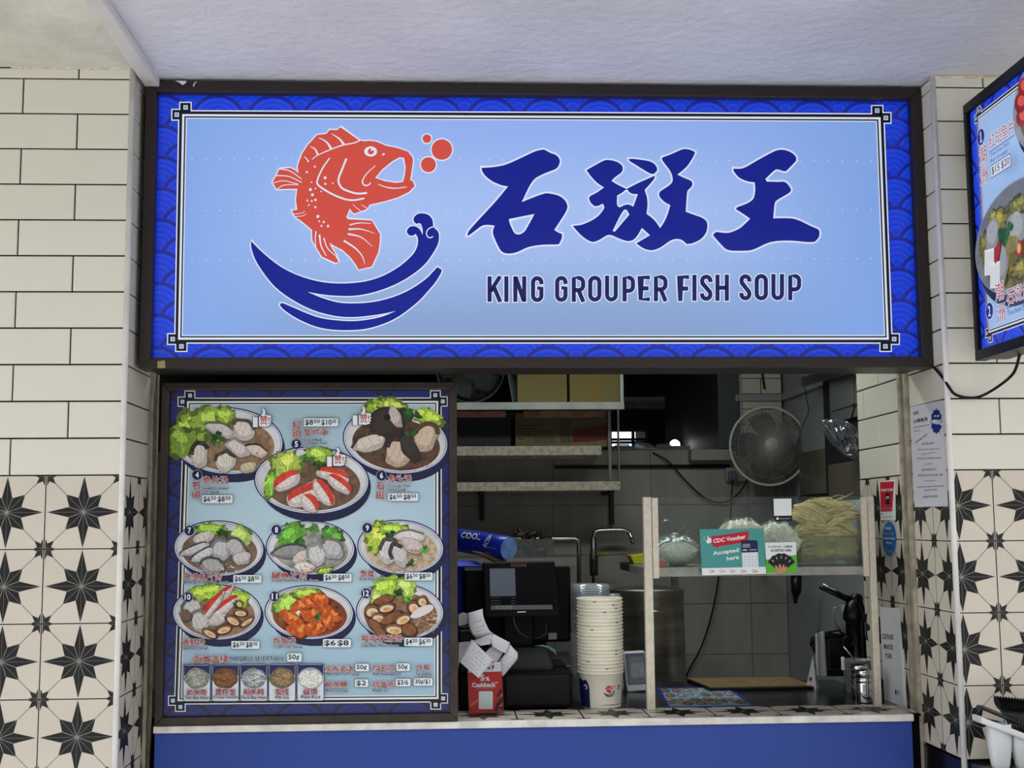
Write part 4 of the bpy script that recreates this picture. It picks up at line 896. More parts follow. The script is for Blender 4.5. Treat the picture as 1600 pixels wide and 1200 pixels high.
MB().box(XB + 0.0004, yn + 0.01, zb0 + 0.02, XB + 0.006, yf - 0.01, zb1 - 0.02, wv3).build('wave_panel', side)
class SidePrint(Print):
    """flat print laid out in millimetres: u runs from the far edge towards the street, v downwards from the top"""
    ym = None
    def w(s, u, v, layer):
        if s.ym: v = s.ym[1] + (v - s.ym[0]) * s.ym[2]
        return (XB - layer * 0.00022, yf - u / 1000.0, zb1 - v / 1000.0)
P = SidePrint('X', XB, side)
LBL = ink((168, 202, 244), .55); WL, KL, RL, NL = ink((235, 240, 248), .5), ink((14, 14, 22), .0), ink((190, 40, 44), .45), ink((26, 36, 130), .5)
H_ = 754
l0 = border_lines(P, (66, 49), (940, 49), (940, 693), (66, 693), LBL, WL, KL, 'border', sc=1.45)
f = Food(P, 'bowl_picture#a', l0 + 1, .5, 91)
P.ym = None; f.bowl(510, 140, 215, 140, 0, (150, 120, 90), (190, 190, 196))
for a in ((400, 120, 60, 26, -.5), (405, 175, 55, 24, .3), (430, 215, 60, 26, .5)): f.slab(*a, (196, 40, 36))
for x, y in ((368, 75), (350, 150), (390, 205), (345, 110)): f.poly(ell(x, y, 34, 26, .4), (206, 50, 40), v=(20, .3)); f.poly(ell(x + 6, y - 4, 22, 14, .4), (232, 100, 84))
f.fish(490, 150, 90, 50, .2, (226, 216, 208), None, 5); f.herb(470, 110, 40, 10)
f = Food(P, 'bowl_picture#b', l0 + 40, .5, 92)
P.ym = (420, 460, 0.89); f.bowl(300, 420, 266, 168, 0, (140, 124, 60), (150, 156, 160))
f.lettuce(190, 340, 60, 40, .3, (176, 168, 60)); f.lettuce(110, 400, 40, 50, .2, (150, 140, 40)); f.lettuce(250, 470, 60, 70, .6, (138, 130, 30)); f.lettuce(330, 520, 70, 30, 0, (170, 156, 50)); f.lettuce(320, 330, 60, 30, 0, (150, 150, 50))
f.fish(160, 380, 44, 50, .3, (226, 226, 224), None, 4); f.fish(300, 400, 60, 56, -.5, (228, 226, 222), None, 6); f.fish(215, 480, 34, 70, .25, (214, 214, 208), (60, 60, 56), 5); f.fish(420, 430, 80, 60, .2, (226, 222, 216), None, 5)
for x, y in ((118, 452), (150, 500)): f.poly([(x - 8, y - 38), (x + 52, y - 30), (x + 44, y + 52), (x - 18, y + 42)], (234, 236, 232)); f.poly([(x - 8, y - 38), (x + 52, y - 30), (x + 50, y - 22), (x - 10, y - 30)], (250, 250, 248))
f.herb(245, 395, 46, 14, (60, 140, 50)); f.poly(blob(f.r, 190, 440, 14, 34, .5, .1, 10, 3), (190, 30, 26)); f.poly(ell(320, 460, 20, 24), (186, 36, 30)); f.poly(ell(320, 460, 11, 15), (226, 190, 110)); f.poly(blob(f.r, 280, 440, 40, 26, -.3, .15, 12, 3), (190, 178, 70), v=(20, .3)); f.slab(420, 360, 60, 24, .2)
LT = l0 + 100
def sq(t, x0, y0, x1, y1, m_, part, b_=0.0, halo=None): P.text(t, x0, y0, x1, y1, m_, LT + 1, b_, part, halo=halo, halo_w=2.2)
def dot(t, x, y, part): P.poly(ell(x, y, 25, 25), WL, LT, part=part); P.poly(ell(x, y, 23, 23), NL, LT + 1, part=part); (P.poly([(x - 8, y - 9), (x + 1, y - 16), (x + 3, y - 16), (x + 3, y + 11), (x + 8, y + 11), (x + 8, y + 15), (x - 8, y + 15), (x - 8, y + 11), (x - 3, y + 11), (x - 3, y - 8)], WL, LT + 2, part=part) if t == '1' else P.text(t, x - 8, y - 15, x + 8, y + 15, WL, LT + 2, .02, part))
P.ym = None
dot('1', 140, 138, 'number_badge#1'); dot('2', 138, 632, 'number_badge#2')
sq('红斑鱼片', 192, 150, 345, 190, RL, 'dish_name#1', 0, WL); sq('潮', 122, 168, 172, 216, RL, 'dish_name#1', 0, WL); sq('洲', 122, 226, 172, 276, RL, 'dish_name#1', 0, WL)
P.rect(190, 196, 345, 198, NL, LT, 'dish_name#1'); sq('Teochew Style', 195, 202, 312, 215, NL, 'dish_name#1'); sq('Red Grouper', 195, 219, 300, 232, NL, 'dish_name#1')
P.rect(188, 236, 314, 272, NL, LT - 2, 'price_tag', 6); P.rect(190, 238, 312, 270, WL, LT - 1, 'price_tag', 5); sq('$15', 198, 243, 246, 266, KL, 'price_tag'); sq('$20', 258, 243, 306, 266, KL, 'price_tag')
sq('潮', 180, 565, 232, 614, RL, 'dish_name#2', 0, WL); sq('洲', 182, 624, 234, 674, RL, 'dish_name#2', 0, WL); sq('石斑鱼汤', 246, 592, 430, 636, RL, 'dish_name#2', 0, WL); P.rect(244, 642, 430, 644, NL, LT, 'dish_name#2'); sq('Teochew Style', 248, 650, 380, 668, NL, 'dish_name#2')
P.done()
# cable from the big sign to the side box
cb = [aX(1406, 577, PX1 - 0.012)]
cable = MB(); pts = [(1.43, 0.06, 2.0), (1.436, 0.015, 1.965), (1.445, -0.012, 1.93), (1.458, -0.016, 1.912), (1.49, -0.018, 1.902), (1.53, -0.02, 1.905), (1.57, -0.05, 1.93), (1.585, -0.12, 1.96), (1.585, -0.16, 2.0), (1.585, -0.165, 2.008)]
c2 = []
for i in range(len(pts) - 1):
    p0, p1, p2, p3 = (Vector(pts[max(0, i - 1)]), Vector(pts[i]), Vector(pts[i + 1]), Vector(pts[min(len(pts) - 1, i + 2)]))
    for k in range(5):
        t = k / 5; c2.append(0.5 * ((2 * p1) + (p2 - p0) * t + (2 * p0 - 5 * p1 + 4 * p2 - p3) * t * t + (3 * p1 - p0 - 3 * p2 + p3) * t ** 3))
c2.append(Vector(pts[-1]))
tag(cable.tube(c2, 0.0042, M_BLACK, 8).build('power_cable'), 'black power cable looping from the big sign to the side menu box', 'cable')
# ------------------------------------------------------------------ counter of the hatch
ZT = 0.972
cnt = thing('counter', 'serving counter with blue front, white edge and star tiled ledge', 'counter', (0.26, 0.9, 0))
bx('front_panel', cnt, PX0 + 0.045, 0.262, 0.0, 1.392, 0.30, ZT - 0.021, M_BLUEP)
bx('base', cnt, PX0 + 0.045, 0.30, 0.0, 1.43, 0.48, ZT - 0.010, M_GROUT)
bx('edge_strip', cnt, PX0 + 0.042, 0.250, ZT - 0.020, 1.396, 0.272, ZT + 0.001, mat('white_edge_strip', (214, 210, 200), 0.35, noise=(18, 0.2)), 0.003)
xs = 0.785 - 0.2 * 0.5   # a star sits under the glass case post
e0 = aZ(1060, 1113, ZT).x
for k in range(-9, 5):
    c = e0 + 0.2 * k; u0, u1 = max(PX0 + 0.05, c - 0.1), min(1.428, c + 0.1)
    if u1 - u0 < 0.02: continue
    m_ = star_mesh(u0 - c + G / 2, u1 - c - G / 2, -0.1 + G / 2, 0.1 - G / 2, 0.2)
    lay(m_, cnt, (c, 0.372, ZT - T), UP)
wt = thing('worktop', 'dark polished steel worktop behind the tiled ledge', 'worktop', (0.26, 0.8, 0))
M_WT = mat('dark_polished_steel', (74, 78, 82), 0.22, 0.85, noise=(4, 0.25), stretch=(1, 5, 1))
bx('top', wt, -1.4, 0.4808, ZT - 0.03, 1.438, 1.16, ZT - 0.006, M_WT, 0.002)
bx('apron', wt, -1.4, 1.13, 0.6, 1.438, 1.155, ZT - 0.03, M_STEELD)
for x in (-1.35, 1.38):
    for y in (0.53, 1.10): bx('leg', wt, x, y, 0, x + 0.04, y + 0.04, ZT - 0.03, M_STEELD)
ZW = ZT - 0.006
# ------------------------------------------------------------------ glass display case on the counter
case = thing('glass_display_case', 'glass display case on metal posts at the right of the hatch', 'display case', (0.98, 0.5, ZT))
YC = 0.42
a = aY(1005, 777, YC); z_top = a.z; sh0 = aY(1200, 886, YC).z; sh1 = aY(1200, 900, YC).z
M_POST = mat('worn_cream_metal', (206, 197, 178), 0.4, 0.15, noise=(70, 0.10))
bx('post', case, 0.616, YC, ZT, 0.642, YC + 0.024, z_top, M_POST, 0.002)
bx('post', case, 1.336, YC, ZT, 1.358, YC + 0.024, z_top - 0.004, M_POST, 0.002)
bx('corner_angle', case, 0.643, YC - 0.004, sh1 - 0.004, 0.662, YC + 0.012, z_top - 0.002, M_POST, 0.0015)
bx('corner_angle', case, 1.316, YC - 0.004, sh1 - 0.004, 1.334, YC + 0.012, z_top - 0.004, M_POST, 0.0015)
M_SHELF = mat('scratched_aluminium', (150, 150, 140), 0.35, 0.6, noise=(20, 0.25))
bx('shelf', case, 0.622, YC + 0.013, sh1, 1.357, 0.80, sh0, M_SHELF, 0.002)
gp = MB().box(0.646, YC + 0.0005, sh0 + 0.001, 1.332, YC + 0.0065, z_top - 0.001, clear('case_glass', (243, 246, 243), 0.02, 0.25, 0.008)).build('glass_pane', case)
bx('side_panel', case, 1.342, YC + 0.03, sh0, 1.348, 0.795, z_top - 0.01, mat('frosted_side_panel', (170, 184, 196), 0.4, bump=(70, .3)))
# stickers and cards on the case
def qcard(q, Y, name, label, cat, colour, t=0.002):
    """a thin stiff card whose front face spans the picture quad at depth Y"""
    o = thing(name, label, cat, aY(sum(p[0] for p in q) / 4, max(p[1] for p in q), Y + t / 2))
    b = MB(); f4 = [tuple(aY(p[0], p[1], Y)) for p in q]; k4 = [(p[0], Y + t, p[2]) for p in f4]
    b.hexa(k4, f4, colour); b.build('card', o)
    return o, Print('Y', Y - 0.0002, o, 0.0002)
INKW, INKK = ink((226, 228, 226)), ink((18, 18, 20))
q = [(1093, 827), (1193, 826), (1197, 896.5), (1097, 899)]
o, P = qcard(q, 0.409, 'voucher_sign', 'teal and red CDC Voucher Accepted here card on the front of the glass case', 'sign', ink((72, 148, 142)))
def QQ(q, u0, v0, u1, v1):
    f = lambda u, v: ((q[0][0] * (1 - u) + q[1][0] * u) * (1 - v) + (q[3][0] * (1 - u) + q[2][0] * u) * v, (q[0][1] * (1 - u) + q[1][1] * u) * (1 - v) + (q[3][1] * (1 - u) + q[2][1] * u) * v)
    return [f(u0, v0), f(u1, v0), f(u1, v1), f(u0, v1)]
P.quad(QQ(q, 0, .845, 1, 1), INKW, 1)
TC = trans((1000, 760), 6.667)
P.poly(TC([(740, 522), (1132, 466), (1130, 578), (818, 626), (808, 644), (790, 628), (758, 622)]), ink((186, 24, 44)), 1)
P.text('CDC Voucher', 0, 0, 0, 0, INKW, 3, .03, quad=TC([(760, 548), (1098, 498), (1102, 545), (764, 592)]))
P.text('Accepted', 0, 0, 0, 0, INKW, 2, .03, quad=TC([(758, 676), (1026, 640), (1030, 694), (762, 730)])); P.text('here', 0, 0, 0, 0, INKW, 2, .03, quad=TC([(902, 732), (1030, 710), (1032, 756), (906, 774)]))
th = TC([(684, 566), (690, 560), (700, 562), (704, 530), (698, 512), (708, 510), (718, 536), (742, 536), (746, 580), (724, 594), (698, 594)])
P.rib(th, INKK, 3, .8, closed=True); P.poly(th, INKW, 4)
for y in (528, 548): P.rib(TC([(664, y), (676, y + 4)]), ink((220, 200, 60)), 2, .8)
P.poly(TC([(1052, 572), (1064, 562), (1214, 562), (1224, 572), (1240, 842), (1066, 842)]), ink((20, 24, 40)), 2); P.poly(TC([(1060, 690), (1228, 684), (1238, 842), (1068, 842)]), ink((214, 220, 224)), 3); P.poly(TC([(1060, 580), (1222, 576), (1226, 676), (1062, 682)]), ink((26, 34, 84)), 3)
for y in (604, 618, 632): P.rib(TC([(1070, y), (1146, y - 2)]), INKW, 4, .6)
P.rib(TC([(1070, 664), (1112, 662)]), INKW, 4, 1.6); P.rib(TC([(1140, 661), (1216, 659)]), INKW, 4, .8)
for y in (732, 762, 792, 822):
    for x in (1090, 1132, 1172, 1212): P.rib(TC([(x - 5, y), (x + 5, y)]), INKK, 4, .7)
for x, c in ((742, (200, 40, 60)), (850, (200, 110, 40)), (955, (190, 80, 60)), (1068, (180, 40, 60)), (1190, (60, 60, 70))):
    P.rib(TC(ell(x, 884, 17, 13, 0, 14)), ink(c), 2, .8, closed=True); P.rib(TC([(x + 14, 880), (x + 40, 880)]), ink(c), 2, .7); P.rib(TC([(x + 14, 890), (x + 36, 890)]), ink(c), 2, .7)
P.done()
q = [(1195.5, 848), (1243.5, 847), (1245.5, 894.5), (1198, 896.5)]
o, P = qcard(q, 0.409, 'food_card_sign', 'small white and green FoodBank Cards Accepted Here card on the glass case', 'sign', INKW)
TD = trans((1180, 760), 6.667)
P.poly(TD([(110, 764), (432, 712), (438, 898), (118, 906)]), ink((84, 172, 44)), 1)
P.text('FoodBANK', 0, 0, 0, 0, ink((96, 150, 60)), 2, .01, quad=TD([(136, 616), (274, 616), (274, 638), (136, 638)])); P.text('CARDS', 0, 0, 0, 0, INKK, 2, .03, quad=TD([(294, 616), (386, 614), (386, 638), (294, 640)])); P.text('ACCEPTED HERE', 0, 0, 0, 0, INKK, 2, .03, quad=TD([(158, 656), (376, 654), (376, 678), (158, 680)]))
for a in (-50, -25, 0, 25, 50):
    c_, s_ = math.cos(math.radians(a)), math.sin(math.radians(a)); P.poly(TD([(272 + x * c_ - y * s_, 850 + x * s_ + y * c_) for x, y in ((-46, -150), (46, -150), (40, 0), (-40, 0))]), ink((20, 20, 22)), 3 + a / 100)
    P.rib(TD([(272 + 128 * s_, 850 - 128 * c_), (272 + 100 * s_, 850 - 100 * c_)]), ink((190, 196, 190)), 4, 1.2)
rr = random.Random(4)
for x, y, a in ((232, 860, -.5), (262, 850, -.2), (290, 856, .2), (306, 872, .5)): P.poly(TD(blob(rr, x, y, 13, 44, a, .05, 10, 2)), ink((196, 140, 104)), 5)
P.poly(TD([(190, 902), (205, 888), (300, 880), (318, 902)]), ink((190, 132, 98)), 5.2)
P.done()
q = [(1208.5, 779.5), (1236.5, 779), (1237, 805.5), (1209.5, 806)]
o, P = qcard([(1208.5, 779.5), (1236.5, 779), (1238, 814), (1211, 814.5)], 0.416, 'label_sticker', 'small white square sticker with black base at the top of the glass case', 'sticker', INKK, 0.0012)
P.quad(q, INKW, 1); P.poly([(1213, 812), (1213, 809.6), (1215, 807.6), (1217, 809.6), (1217, 812)], INKW, 1); P.rib([(1219, 810.4), (1235, 810.2)], ink((150, 150, 150)), 1, 1.2); P.done()
# food in the case
ZS_ = sh0 + 0.0006
def hank(seed, n=70, L=0.13, R=0.026):
    """one twisted hank of fine noodles, lying along x"""
    rg = random.Random(seed); b = MB(); M_ = mat('yellow_noodle', (242, 224, 166), 0.55, noise=(40, 0.2))
    for k in range(n):
        a0 = rg.uniform(0, 2 * PI); r0 = R * math.sqrt(rg.random()); tw = rg.uniform(1.4, 2.2); j = rg.uniform(-.012, .012); pts = []
        for i in range(9):
            t = i / 8; e = 0.45 + 0.55 * math.sin(PI * t) ** 0.7; an = a0 + tw * t
            pts.append((-L / 2 + L * t + j, r0 * e * math.cos(an) * 1.15, 0.0 + r0 * e * math.sin(an) * 0.9 + 0.012 * math.sin(PI * t)))
        b.tube(pts, 0.00125, M_, 4, False)
    for k in range(5):
        x = rg.uniform(-L / 2, L / 2); y = rg.uniform(-R, R); pts = [(x + 0.02 * i * rg.uniform(.4, 1), y + rg.uniform(-.006, .006), R + 0.004 * i + rg.uniform(0, .004)) for i in range(4)]
        b.tube(pts, 0.0009, M_, 4, False)
    o = b.build('noodle_hank'); return o
ht = [hank(s) for s in (1, 2, 3)]
tubp = aY(1255, 838, 0.5), aY(1345, 838, 0.5)
tx0, tx1 = aY(1252, 880, 0.47).x, 1.335
tub = thing('noodle_tub', 'clear rectangular tub heaped with yellow noodles in the glass case', 'tub', ((tx0 + tx1) / 2, 0.57, ZS_))
tz1 = aY(1300, 838, 0.47).z
M_TUB = clear('clear_tub', (244, 245, 238), 0.02, 0.25, 0.03)
b = MB()
for (x0, y0, x1, y1) in ((tx0, 0.47, tx1, 0.473), (tx0, 0.677, tx1, 0.68), (tx0, 0.473, tx0 + 0.003, 0.677), (tx1 - 0.003, 0.473, tx1, 0.677)): b.box(x0, y0, ZS_ + 0.003, x1, y1, tz1, M_TUB)
b.box(tx0, 0.47, ZS_, tx1, 0.68, ZS_ + 0.003, M_TUB); b.build('tub_wall', tub)
b = MB(); b.box(tx0 - 0.006, 0.464, tz1 - 0.004, tx1 + 0.002, 0.470, tz1 + 0.004, M_TUB); b.build('rim', tub)
cxn = (tx0 + tx1) / 2; k = 0
spots = []
for lv in range(4):
    for (dx, dy) in ((-0.045, 0.515), (0.045, 0.517), (-0.04, 0.60), (0.042, 0.60)): spots.append((cxn + dx, dy, ZS_ + 0.030 + lv * 0.027, 0.12 if dx > 0 else -0.14, 0.62))
for (dx, dy, z, ry) in ((-0.058, 0.525, 0.142, 0.32), (0.058, 0.525, 0.142, -0.38), (-0.035, 0.55, 0.166, 0.30), (0.04, 0.55, 0.168, -0.33), (0.0, 0.56, 0.188, 0.05), (-0.01, 0.60, 0.17, -0.1)): spots.append((cxn + dx, dy, ZS_ + z, ry, 0.8))
for (x, y, z, ry, s_) in spots:
    src = ht[k % 3]
    o = src if k < 3 else src.copy()
    if k >= 3: COL.objects.link(o)
    o.location = (x, y, z); o.rotation_euler = (0.3 * (k % 5 - 2), ry, 0.12 * ((k * 7) % 5 - 2)); o.scale = (s_ * 1.12, 1, 0.95); tag(o, 'twisted hank of fine yellow noodles piled in the clear tub', 'noodles', 'hanks of yellow noodles'); k += 1
def pillow(fn_c, w, d, h, rng, crinkle=0.05, nu=24, nv=18):
    cx, cy, cz = fn_c
    ph = [rng.uniform(0, 6) for _ in range(6)]
    def f(sign):
        def g(u, v):
            x, y = 2 * u - 1, 2 * v - 1
            q_ = max(0.0, (1 - abs(x) ** 3.0)) ** 0.55 * max(0.0, (1 - abs(y) ** 3.0)) ** 0.55
            n_ = crinkle * (math.sin(9 * x + ph[0]) * math.sin(7 * y + ph[1]) + math.sin(17 * x + ph[2] + 5 * y))
            pin = 1 - 0.10 * (1 - abs(y)) * abs(x)
            return (cx + x * w / 2 * (1 - 0.06 * math.cos(PI * y)), cy + y * d / 2 * pin, cz + sign * h / 2 * q_ * (1 + n_) + 0.012 * x * x * abs(y))
        return g
    return f
M_BEE = mat('white_rice_noodle', (242, 240, 222), 0.35, noise=(90, 0.25), bump=(130, 0.35), coat=0.2, stretch=(1, 3, 2))
rg = random.Random(7)
def noodle_bag(px0, px1, pyt, pyb, Y0, Y1, label, seed):
    a_, b_ = aY(px0, pyb, Y0), aY(px1, pyt, Y0); zb_ = max(a_.z, ZS_); h = b_.z - zb_; rg_ = random.Random(seed)
    o = thing('noodle_bag', label, 'bag', ((a_.x + b_.x) / 2, (Y0 + Y1) / 2, zb_), 'bags of white rice noodles')
    f = pillow(((a_.x + b_.x) / 2, (Y0 + Y1) / 2, zb_ + h / 2), b_.x - a_.x, Y1 - Y0, h * 0.94, rg_)
    m_ = MB(); m_.grid(f(1), 28, 20, M_BEE); m_.grid(lambda u, v: f(-1)(1 - u, v), 28, 20, M_BEE); m_.build('noodles', o)
    f2 = pillow(((a_.x + b_.x) / 2, (Y0 + Y1) / 2, zb_ + h / 2), (b_.x - a_.x) * 1.04, (Y1 - Y0) * 1.04, h * 1.02, rg_, 0.09)
    m_ = MB(); m_.grid(f2(1), 28, 20, clear('noodle_film', (248, 249, 248), 0.03, 0.2, 0.03, 0.12, bump=(60, .5))); m_.build('film', o)
noodle_bag(1134, 1202, 811, 884, 0.475, 0.66, 'clear bag of white noodles behind the teal voucher card', 3)
noodle_bag(1193, 1252, 816, 884, 0.465, 0.63, 'clear bag of white noodles next to the yellow noodle tub', 4)
# knotted carrier bag of supplies at the left end of the case
M_FILM = clear('carrier_film', (242, 245, 245), 0.07, 0.4, 0.12, 0.15, bump=(40, .8))
a_, b_ = aY(1029, 884, 0.47), aY(1093, 836, 0.47)
o = thing('plastic_carrier_bag', 'knotted clear plastic carrier bag at the left end of the glass case', 'bag', ((a_.x + b_.x) / 2, 0.57, ZS_))
rg_ = random.Random(11); f = pillow(((a_.x + b_.x) / 2, 0.57, (ZS_ + b_.z) / 2), b_.x - a_.x, 0.19, b_.z - ZS_, rg_, 0.05)
m_ = MB(); m_.grid(f(1), 30, 20, M_FILM); m_.grid(lambda u, v: f(-1)(1 - u, v), 30, 20, M_FILM); m_.build('film', o)
f = pillow(((a_.x + b_.x) / 2 + 0.012, 0.57, (ZS_ + b_.z) / 2 - 0.010), (b_.x - a_.x) * 0.78, 0.15, (b_.z - ZS_) * 0.72, rg_, 0.08)
m_ = MB(); m_.grid(f(1), 24, 18, M_BEE); m_.grid(lambda u, v: f(-1)(1 - u, v), 24, 18, M_BEE); m_.build('noodles', o)
for (lx, w_, hh, tl) in ((-0.012, 0.055, 0.062, -0.5), (0.030, 0.034, 0.034, 0.4), (0.052, 0.03, 0.022, 0.7)):
    m_ = MB(); cx_, cz_ = (a_.x + b_.x) / 2 + lx, b_.z - 0.006
    def lo(u, v, w_=w_, hh=hh, tl=tl, cx_=cx_, cz_=cz_):
        an = PI * 1.0 * u; x = -w_ / 2 * math.cos(an) * (1 - .15 * v); z = hh * math.sin(an) ** 0.8 * (1 - 0.25 * abs(v - .5))
        return (cx_ + x + tl * z * 0.4, 0.54 + 0.05 * v + 0.006 * math.sin(9 * u + 4 * v), cz_ + z)
    m_.grid(lo, 16, 8, M_FILM); m_.build('handle_loop', o)
b = MB(); b.lathe([(0.0, -0.012), (0.014, -0.01), (0.017, 0.0), (0.012, 0.01), (0, 0.012)], (a_.x + b_.x) / 2 + 0.004, 0.56, b_.z - 0.004, M_FILM, 10); b.build('knot', o)
b = MB(); p0 = aY(1028, 872, 0.46); b.box(p0.x, 0.448, ZS_, p0.x + 0.02, 0.458, ZS_ + 0.025, mat('red_wrapper', (196, 96, 80), 0.3)); tag(b.build('red_wrapper', None, 0.002), 'small red wrapper at the left corner of the glass case', 'wrapper')
# ------------------------------------------------------------------ till, receipts, bowls and other things on the worktop
M_TILL = mat('till_black', (7, 7, 8), 0.5, spec=0.1); M_SCREEN = mat('dark_screen', (5, 5, 7), 0.1, spec=0.04)
till = thing('cash_register', 'black touch screen till with a customer display on a cash drawer', 'till', (0.15, 0.65, ZW))
pxbox('cash_drawer', till, 717.5, 1053, 895, 1105, 0.49, 0.90, M_TILL, 0.004)
dr_top = aY(800, 1053, 0.49).z
pxbox('drawer_front', till, 790, 1056, 890, 1101, 0.486, 0.492, mat('till_black_matt', (11, 11, 12), 0.5, spec=0.2), 0.002)
# printer body in the base, sloping up
a, c = aY(768, 1052, 0.55), aY(868, 1052, 0.55); zt_ = aY(800, 1012, 0.62).z
MB().hexa([(a.x, 0.53, dr_top), (c.x, 0.53, dr_top), (c.x, 0.86, dr_top), (a.x, 0.86, dr_top)], [(a.x + .01, 0.62, zt_), (c.x - .015, 0.62, zt_), (c.x - .015, 0.84, zt_ + .02), (a.x + .01, 0.84, zt_ + .02)], M_TILL).build('stand_base', till, 0.012)
b = MB(); p_ = [tuple(aY(x, y, 0.625)) for x, y in ((836, 1009), (848, 1009), (858, 1012), (866, 1017), (869, 1024))]; b.tube(p_, 0.004, mat('teal_trim', (84, 132, 140), 0.3), 8, radii=[.001, .0035, .005, .0065, .002]); b.build('trim_light', till)
pxbox('neck', till, 785, 955, 835, 1020, 0.66, 0.74, M_TILL, 0.01)
P = Print('Y', 0.6195, till, 0.0003)
# customer-facing screen, leaning back
def quad3(px, Y): return tuple(aY(px[0], px[1], Y))
F4 = [quad3(p_, Y) for p_, Y in (((758, 965), 0.575), ((874, 962.5), 0.575), ((867, 878), 0.605), ((753.6, 880), 0.605))]
B4 = [(x, y + 0.028, z + 0.003) for x, y, z in F4]
disp = MB().hexa(B4, F4, M_TILL).build('customer_display', till, 0.005)
class Lean(Print):
    """print on the leaning customer screen"""
    def w(s, px, py, layer):
        v = (py - 880) / (964 - 880); Y = 0.605 - 0.030 * v - 0.0026 - layer * 0.0003
        return tuple(aY(px, py, Y))
P = Lean('Y', 0, disp); P.name = 'screen'
P.poly([(763, 888), (863, 886), (867, 952), (767, 954)], M_SCREEN, 0)
P.poly([(765, 888.5), (804.5, 888), (806, 931), (766, 932)], mat('dim_screen_panel', (26, 38, 54), 0.1, em=0.5), 1)
for y in (935, 939, 943): P.rib([(767, y), (782, y - .3)], ink((60, 64, 70)), 1, .7); P.rib([(799, y - .4), (805, y - .5)], ink((60, 64, 70)), 1, .9)
P.poly([(767, 946), (863, 945), (863.5, 952), (767, 953)], mat('screen_strip', (64, 64, 68), 0.2), 1)
P.text('KOOMI', 775, 945.8, 800, 951.6, mat('screen_letters', (120, 122, 128), 0.3), 2)
P.text('KOOMI', 799, 880.8, 822, 885.8, mat('red_letters', (150, 66, 52), 0.4), 1)
P.rib([(808.5, 956.4), (821.5, 956.0)], INKW, 1, 1.4)
P.done()
# staff-facing screen seen from behind
pxbox('main_screen', till, 724, 886, 893, 1003, 0.70, 0.735, M_TILL, 0.01)
pxbox('screen_top_edge', till, 726, 886.5, 757, 891.5, 0.688, 0.70, mat('grey_edge', (60, 66, 72), 0.3))
pxbox('port_label', till, 857, 989, 870, 999, 0.697, 0.70, ink((120, 120, 118)))
cbp = [tuple(aY(x, y, Y)) for x, y, Y in ((802, 964, 0.60), (804, 975, 0.61), (811, 988, 0.63), (824, 996, 0.66), (842, 997, 0.68), (853, 990, 0.69), (853, 975, 0.69))]
MB().tube(cbp, 0.0014, mat('grey_lead', (90, 90, 92), 0.4), 6).build('screen_lead', till)
# receipts curling out of the black printer at the left
prn = thing('receipt_printer', 'black receipt printer on the cash drawer behind the curled receipts', 'printer', (0.07, 0.6, dr_top))
bx('body', prn, aY(716.5, 985, .505).x, 0.505, dr_top + .0006, aY(764, 985, .505).x, 0.64, aY(740, 985, .505).z, mat('printer_black', (7, 7, 8), 0.5, spec=0.2), 0.006)
pxbox('lid', prn, 718, 979, 762, 986, 0.53, 0.63, M_BLACK, 0.004)
M_RCPT = mat('thermal_paper', (206, 204, 208), 0.6)
M_RTXT = mat('receipt_ink', (96, 96, 104), 0.7)
def receipt(cols, label, bend=0.0, rows=(0.25, 0.35, 0.5, 0.6, 0.7)):
    """a curled paper strip: cols is a list of (left pixel, right pixel, depth left, depth right) from top to bottom"""
    o = thing('receipt', label, 'receipt', aY(*cols[-1][0], cols[-1][2]), 'curled receipts')
    n = len(cols)
    def cr(a, t):
        i = min(int(t * (n - 1)), n - 2); f = t * (n - 1) - i
        g = [a(k) for k in (max(0, i - 1), i, i + 1, min(n - 1, i + 2))]
        return tuple(0.5 * (2 * g[1][j] + (g[2][j] - g[0][j]) * f + (2 * g[0][j] - 5 * g[1][j] + 4 * g[2][j] - g[3][j]) * f * f + (3 * g[1][j] - g[0][j] - 3 * g[2][j] + g[3][j]) * f ** 3) for j in range(3))
    Lf = lambda k: tuple(aY(*cols[k][0], cols[k][2])); Rt = lambda k: tuple(aY(*cols[k][1], cols[k][3]))
    def S(u, v, d=0.0):
        l, r = cr(Lf, v), cr(Rt, v); return (l[0] * (1 - u) + r[0] * u, l[1] * (1 - u) + r[1] * u - bend * math.sin(PI * u) - d, l[2] * (1 - u) + r[2] * u)
    b = MB(); b.grid(S, 8, 16, M_RCPT); b.build('paper', o, solid=0.0003)
    b = MB(); rg_ = random.Random(len(label))
    for v in rows:
        u = rg_.uniform(.12, .3)
        while u < .85:
            w_ = rg_.uniform(.04, .14); vs = [S(u, v, .0006), S(min(.9, u + w_), v, .0006), S(min(.9, u + w_), v + .014, .0006), S(u, v + .014, .0006)]
            b.add(vs, [(0, 1, 2, 3)], M_RTXT); u += w_ + rg_.uniform(.02, .12)
    b.build('print', o)
receipt([((716, 960), (716, 978), .50, .50), ((724, 957), (724, 977), .49, .49), ((732, 960), (731, 974), .48, .48)], 'short pale receipt end poking out at the left frame', rows=(.3, .5, .7))
receipt([((731, 958), (754, 951), .48, .50), ((732, 975), (756, 966), .465, .475), ((737, 990), (764, 984), .46, .465), ((744, 998), (770, 989), .47, .47)], 'receipt curling upright with a pointed tip, topmost of the curl', .008, (.35, .5, .62, .75, .85))
receipt([((735, 1002), (769, 990), .45, .45), ((740, 1004), (768, 996), .435, .44), ((751, 1009), (768, 1006), .43, .435)], 'receipt folded over just below the upright pointed one', 0, (.3, .55))
receipt([((770, 990), (797, 1004), .455, .47), ((767, 1000), (794, 1013), .435, .45), ((769, 1010), (790, 1021), .43, .44)], 'receipt bending over the right of the paper curl', .004, (.3, .5, .7))
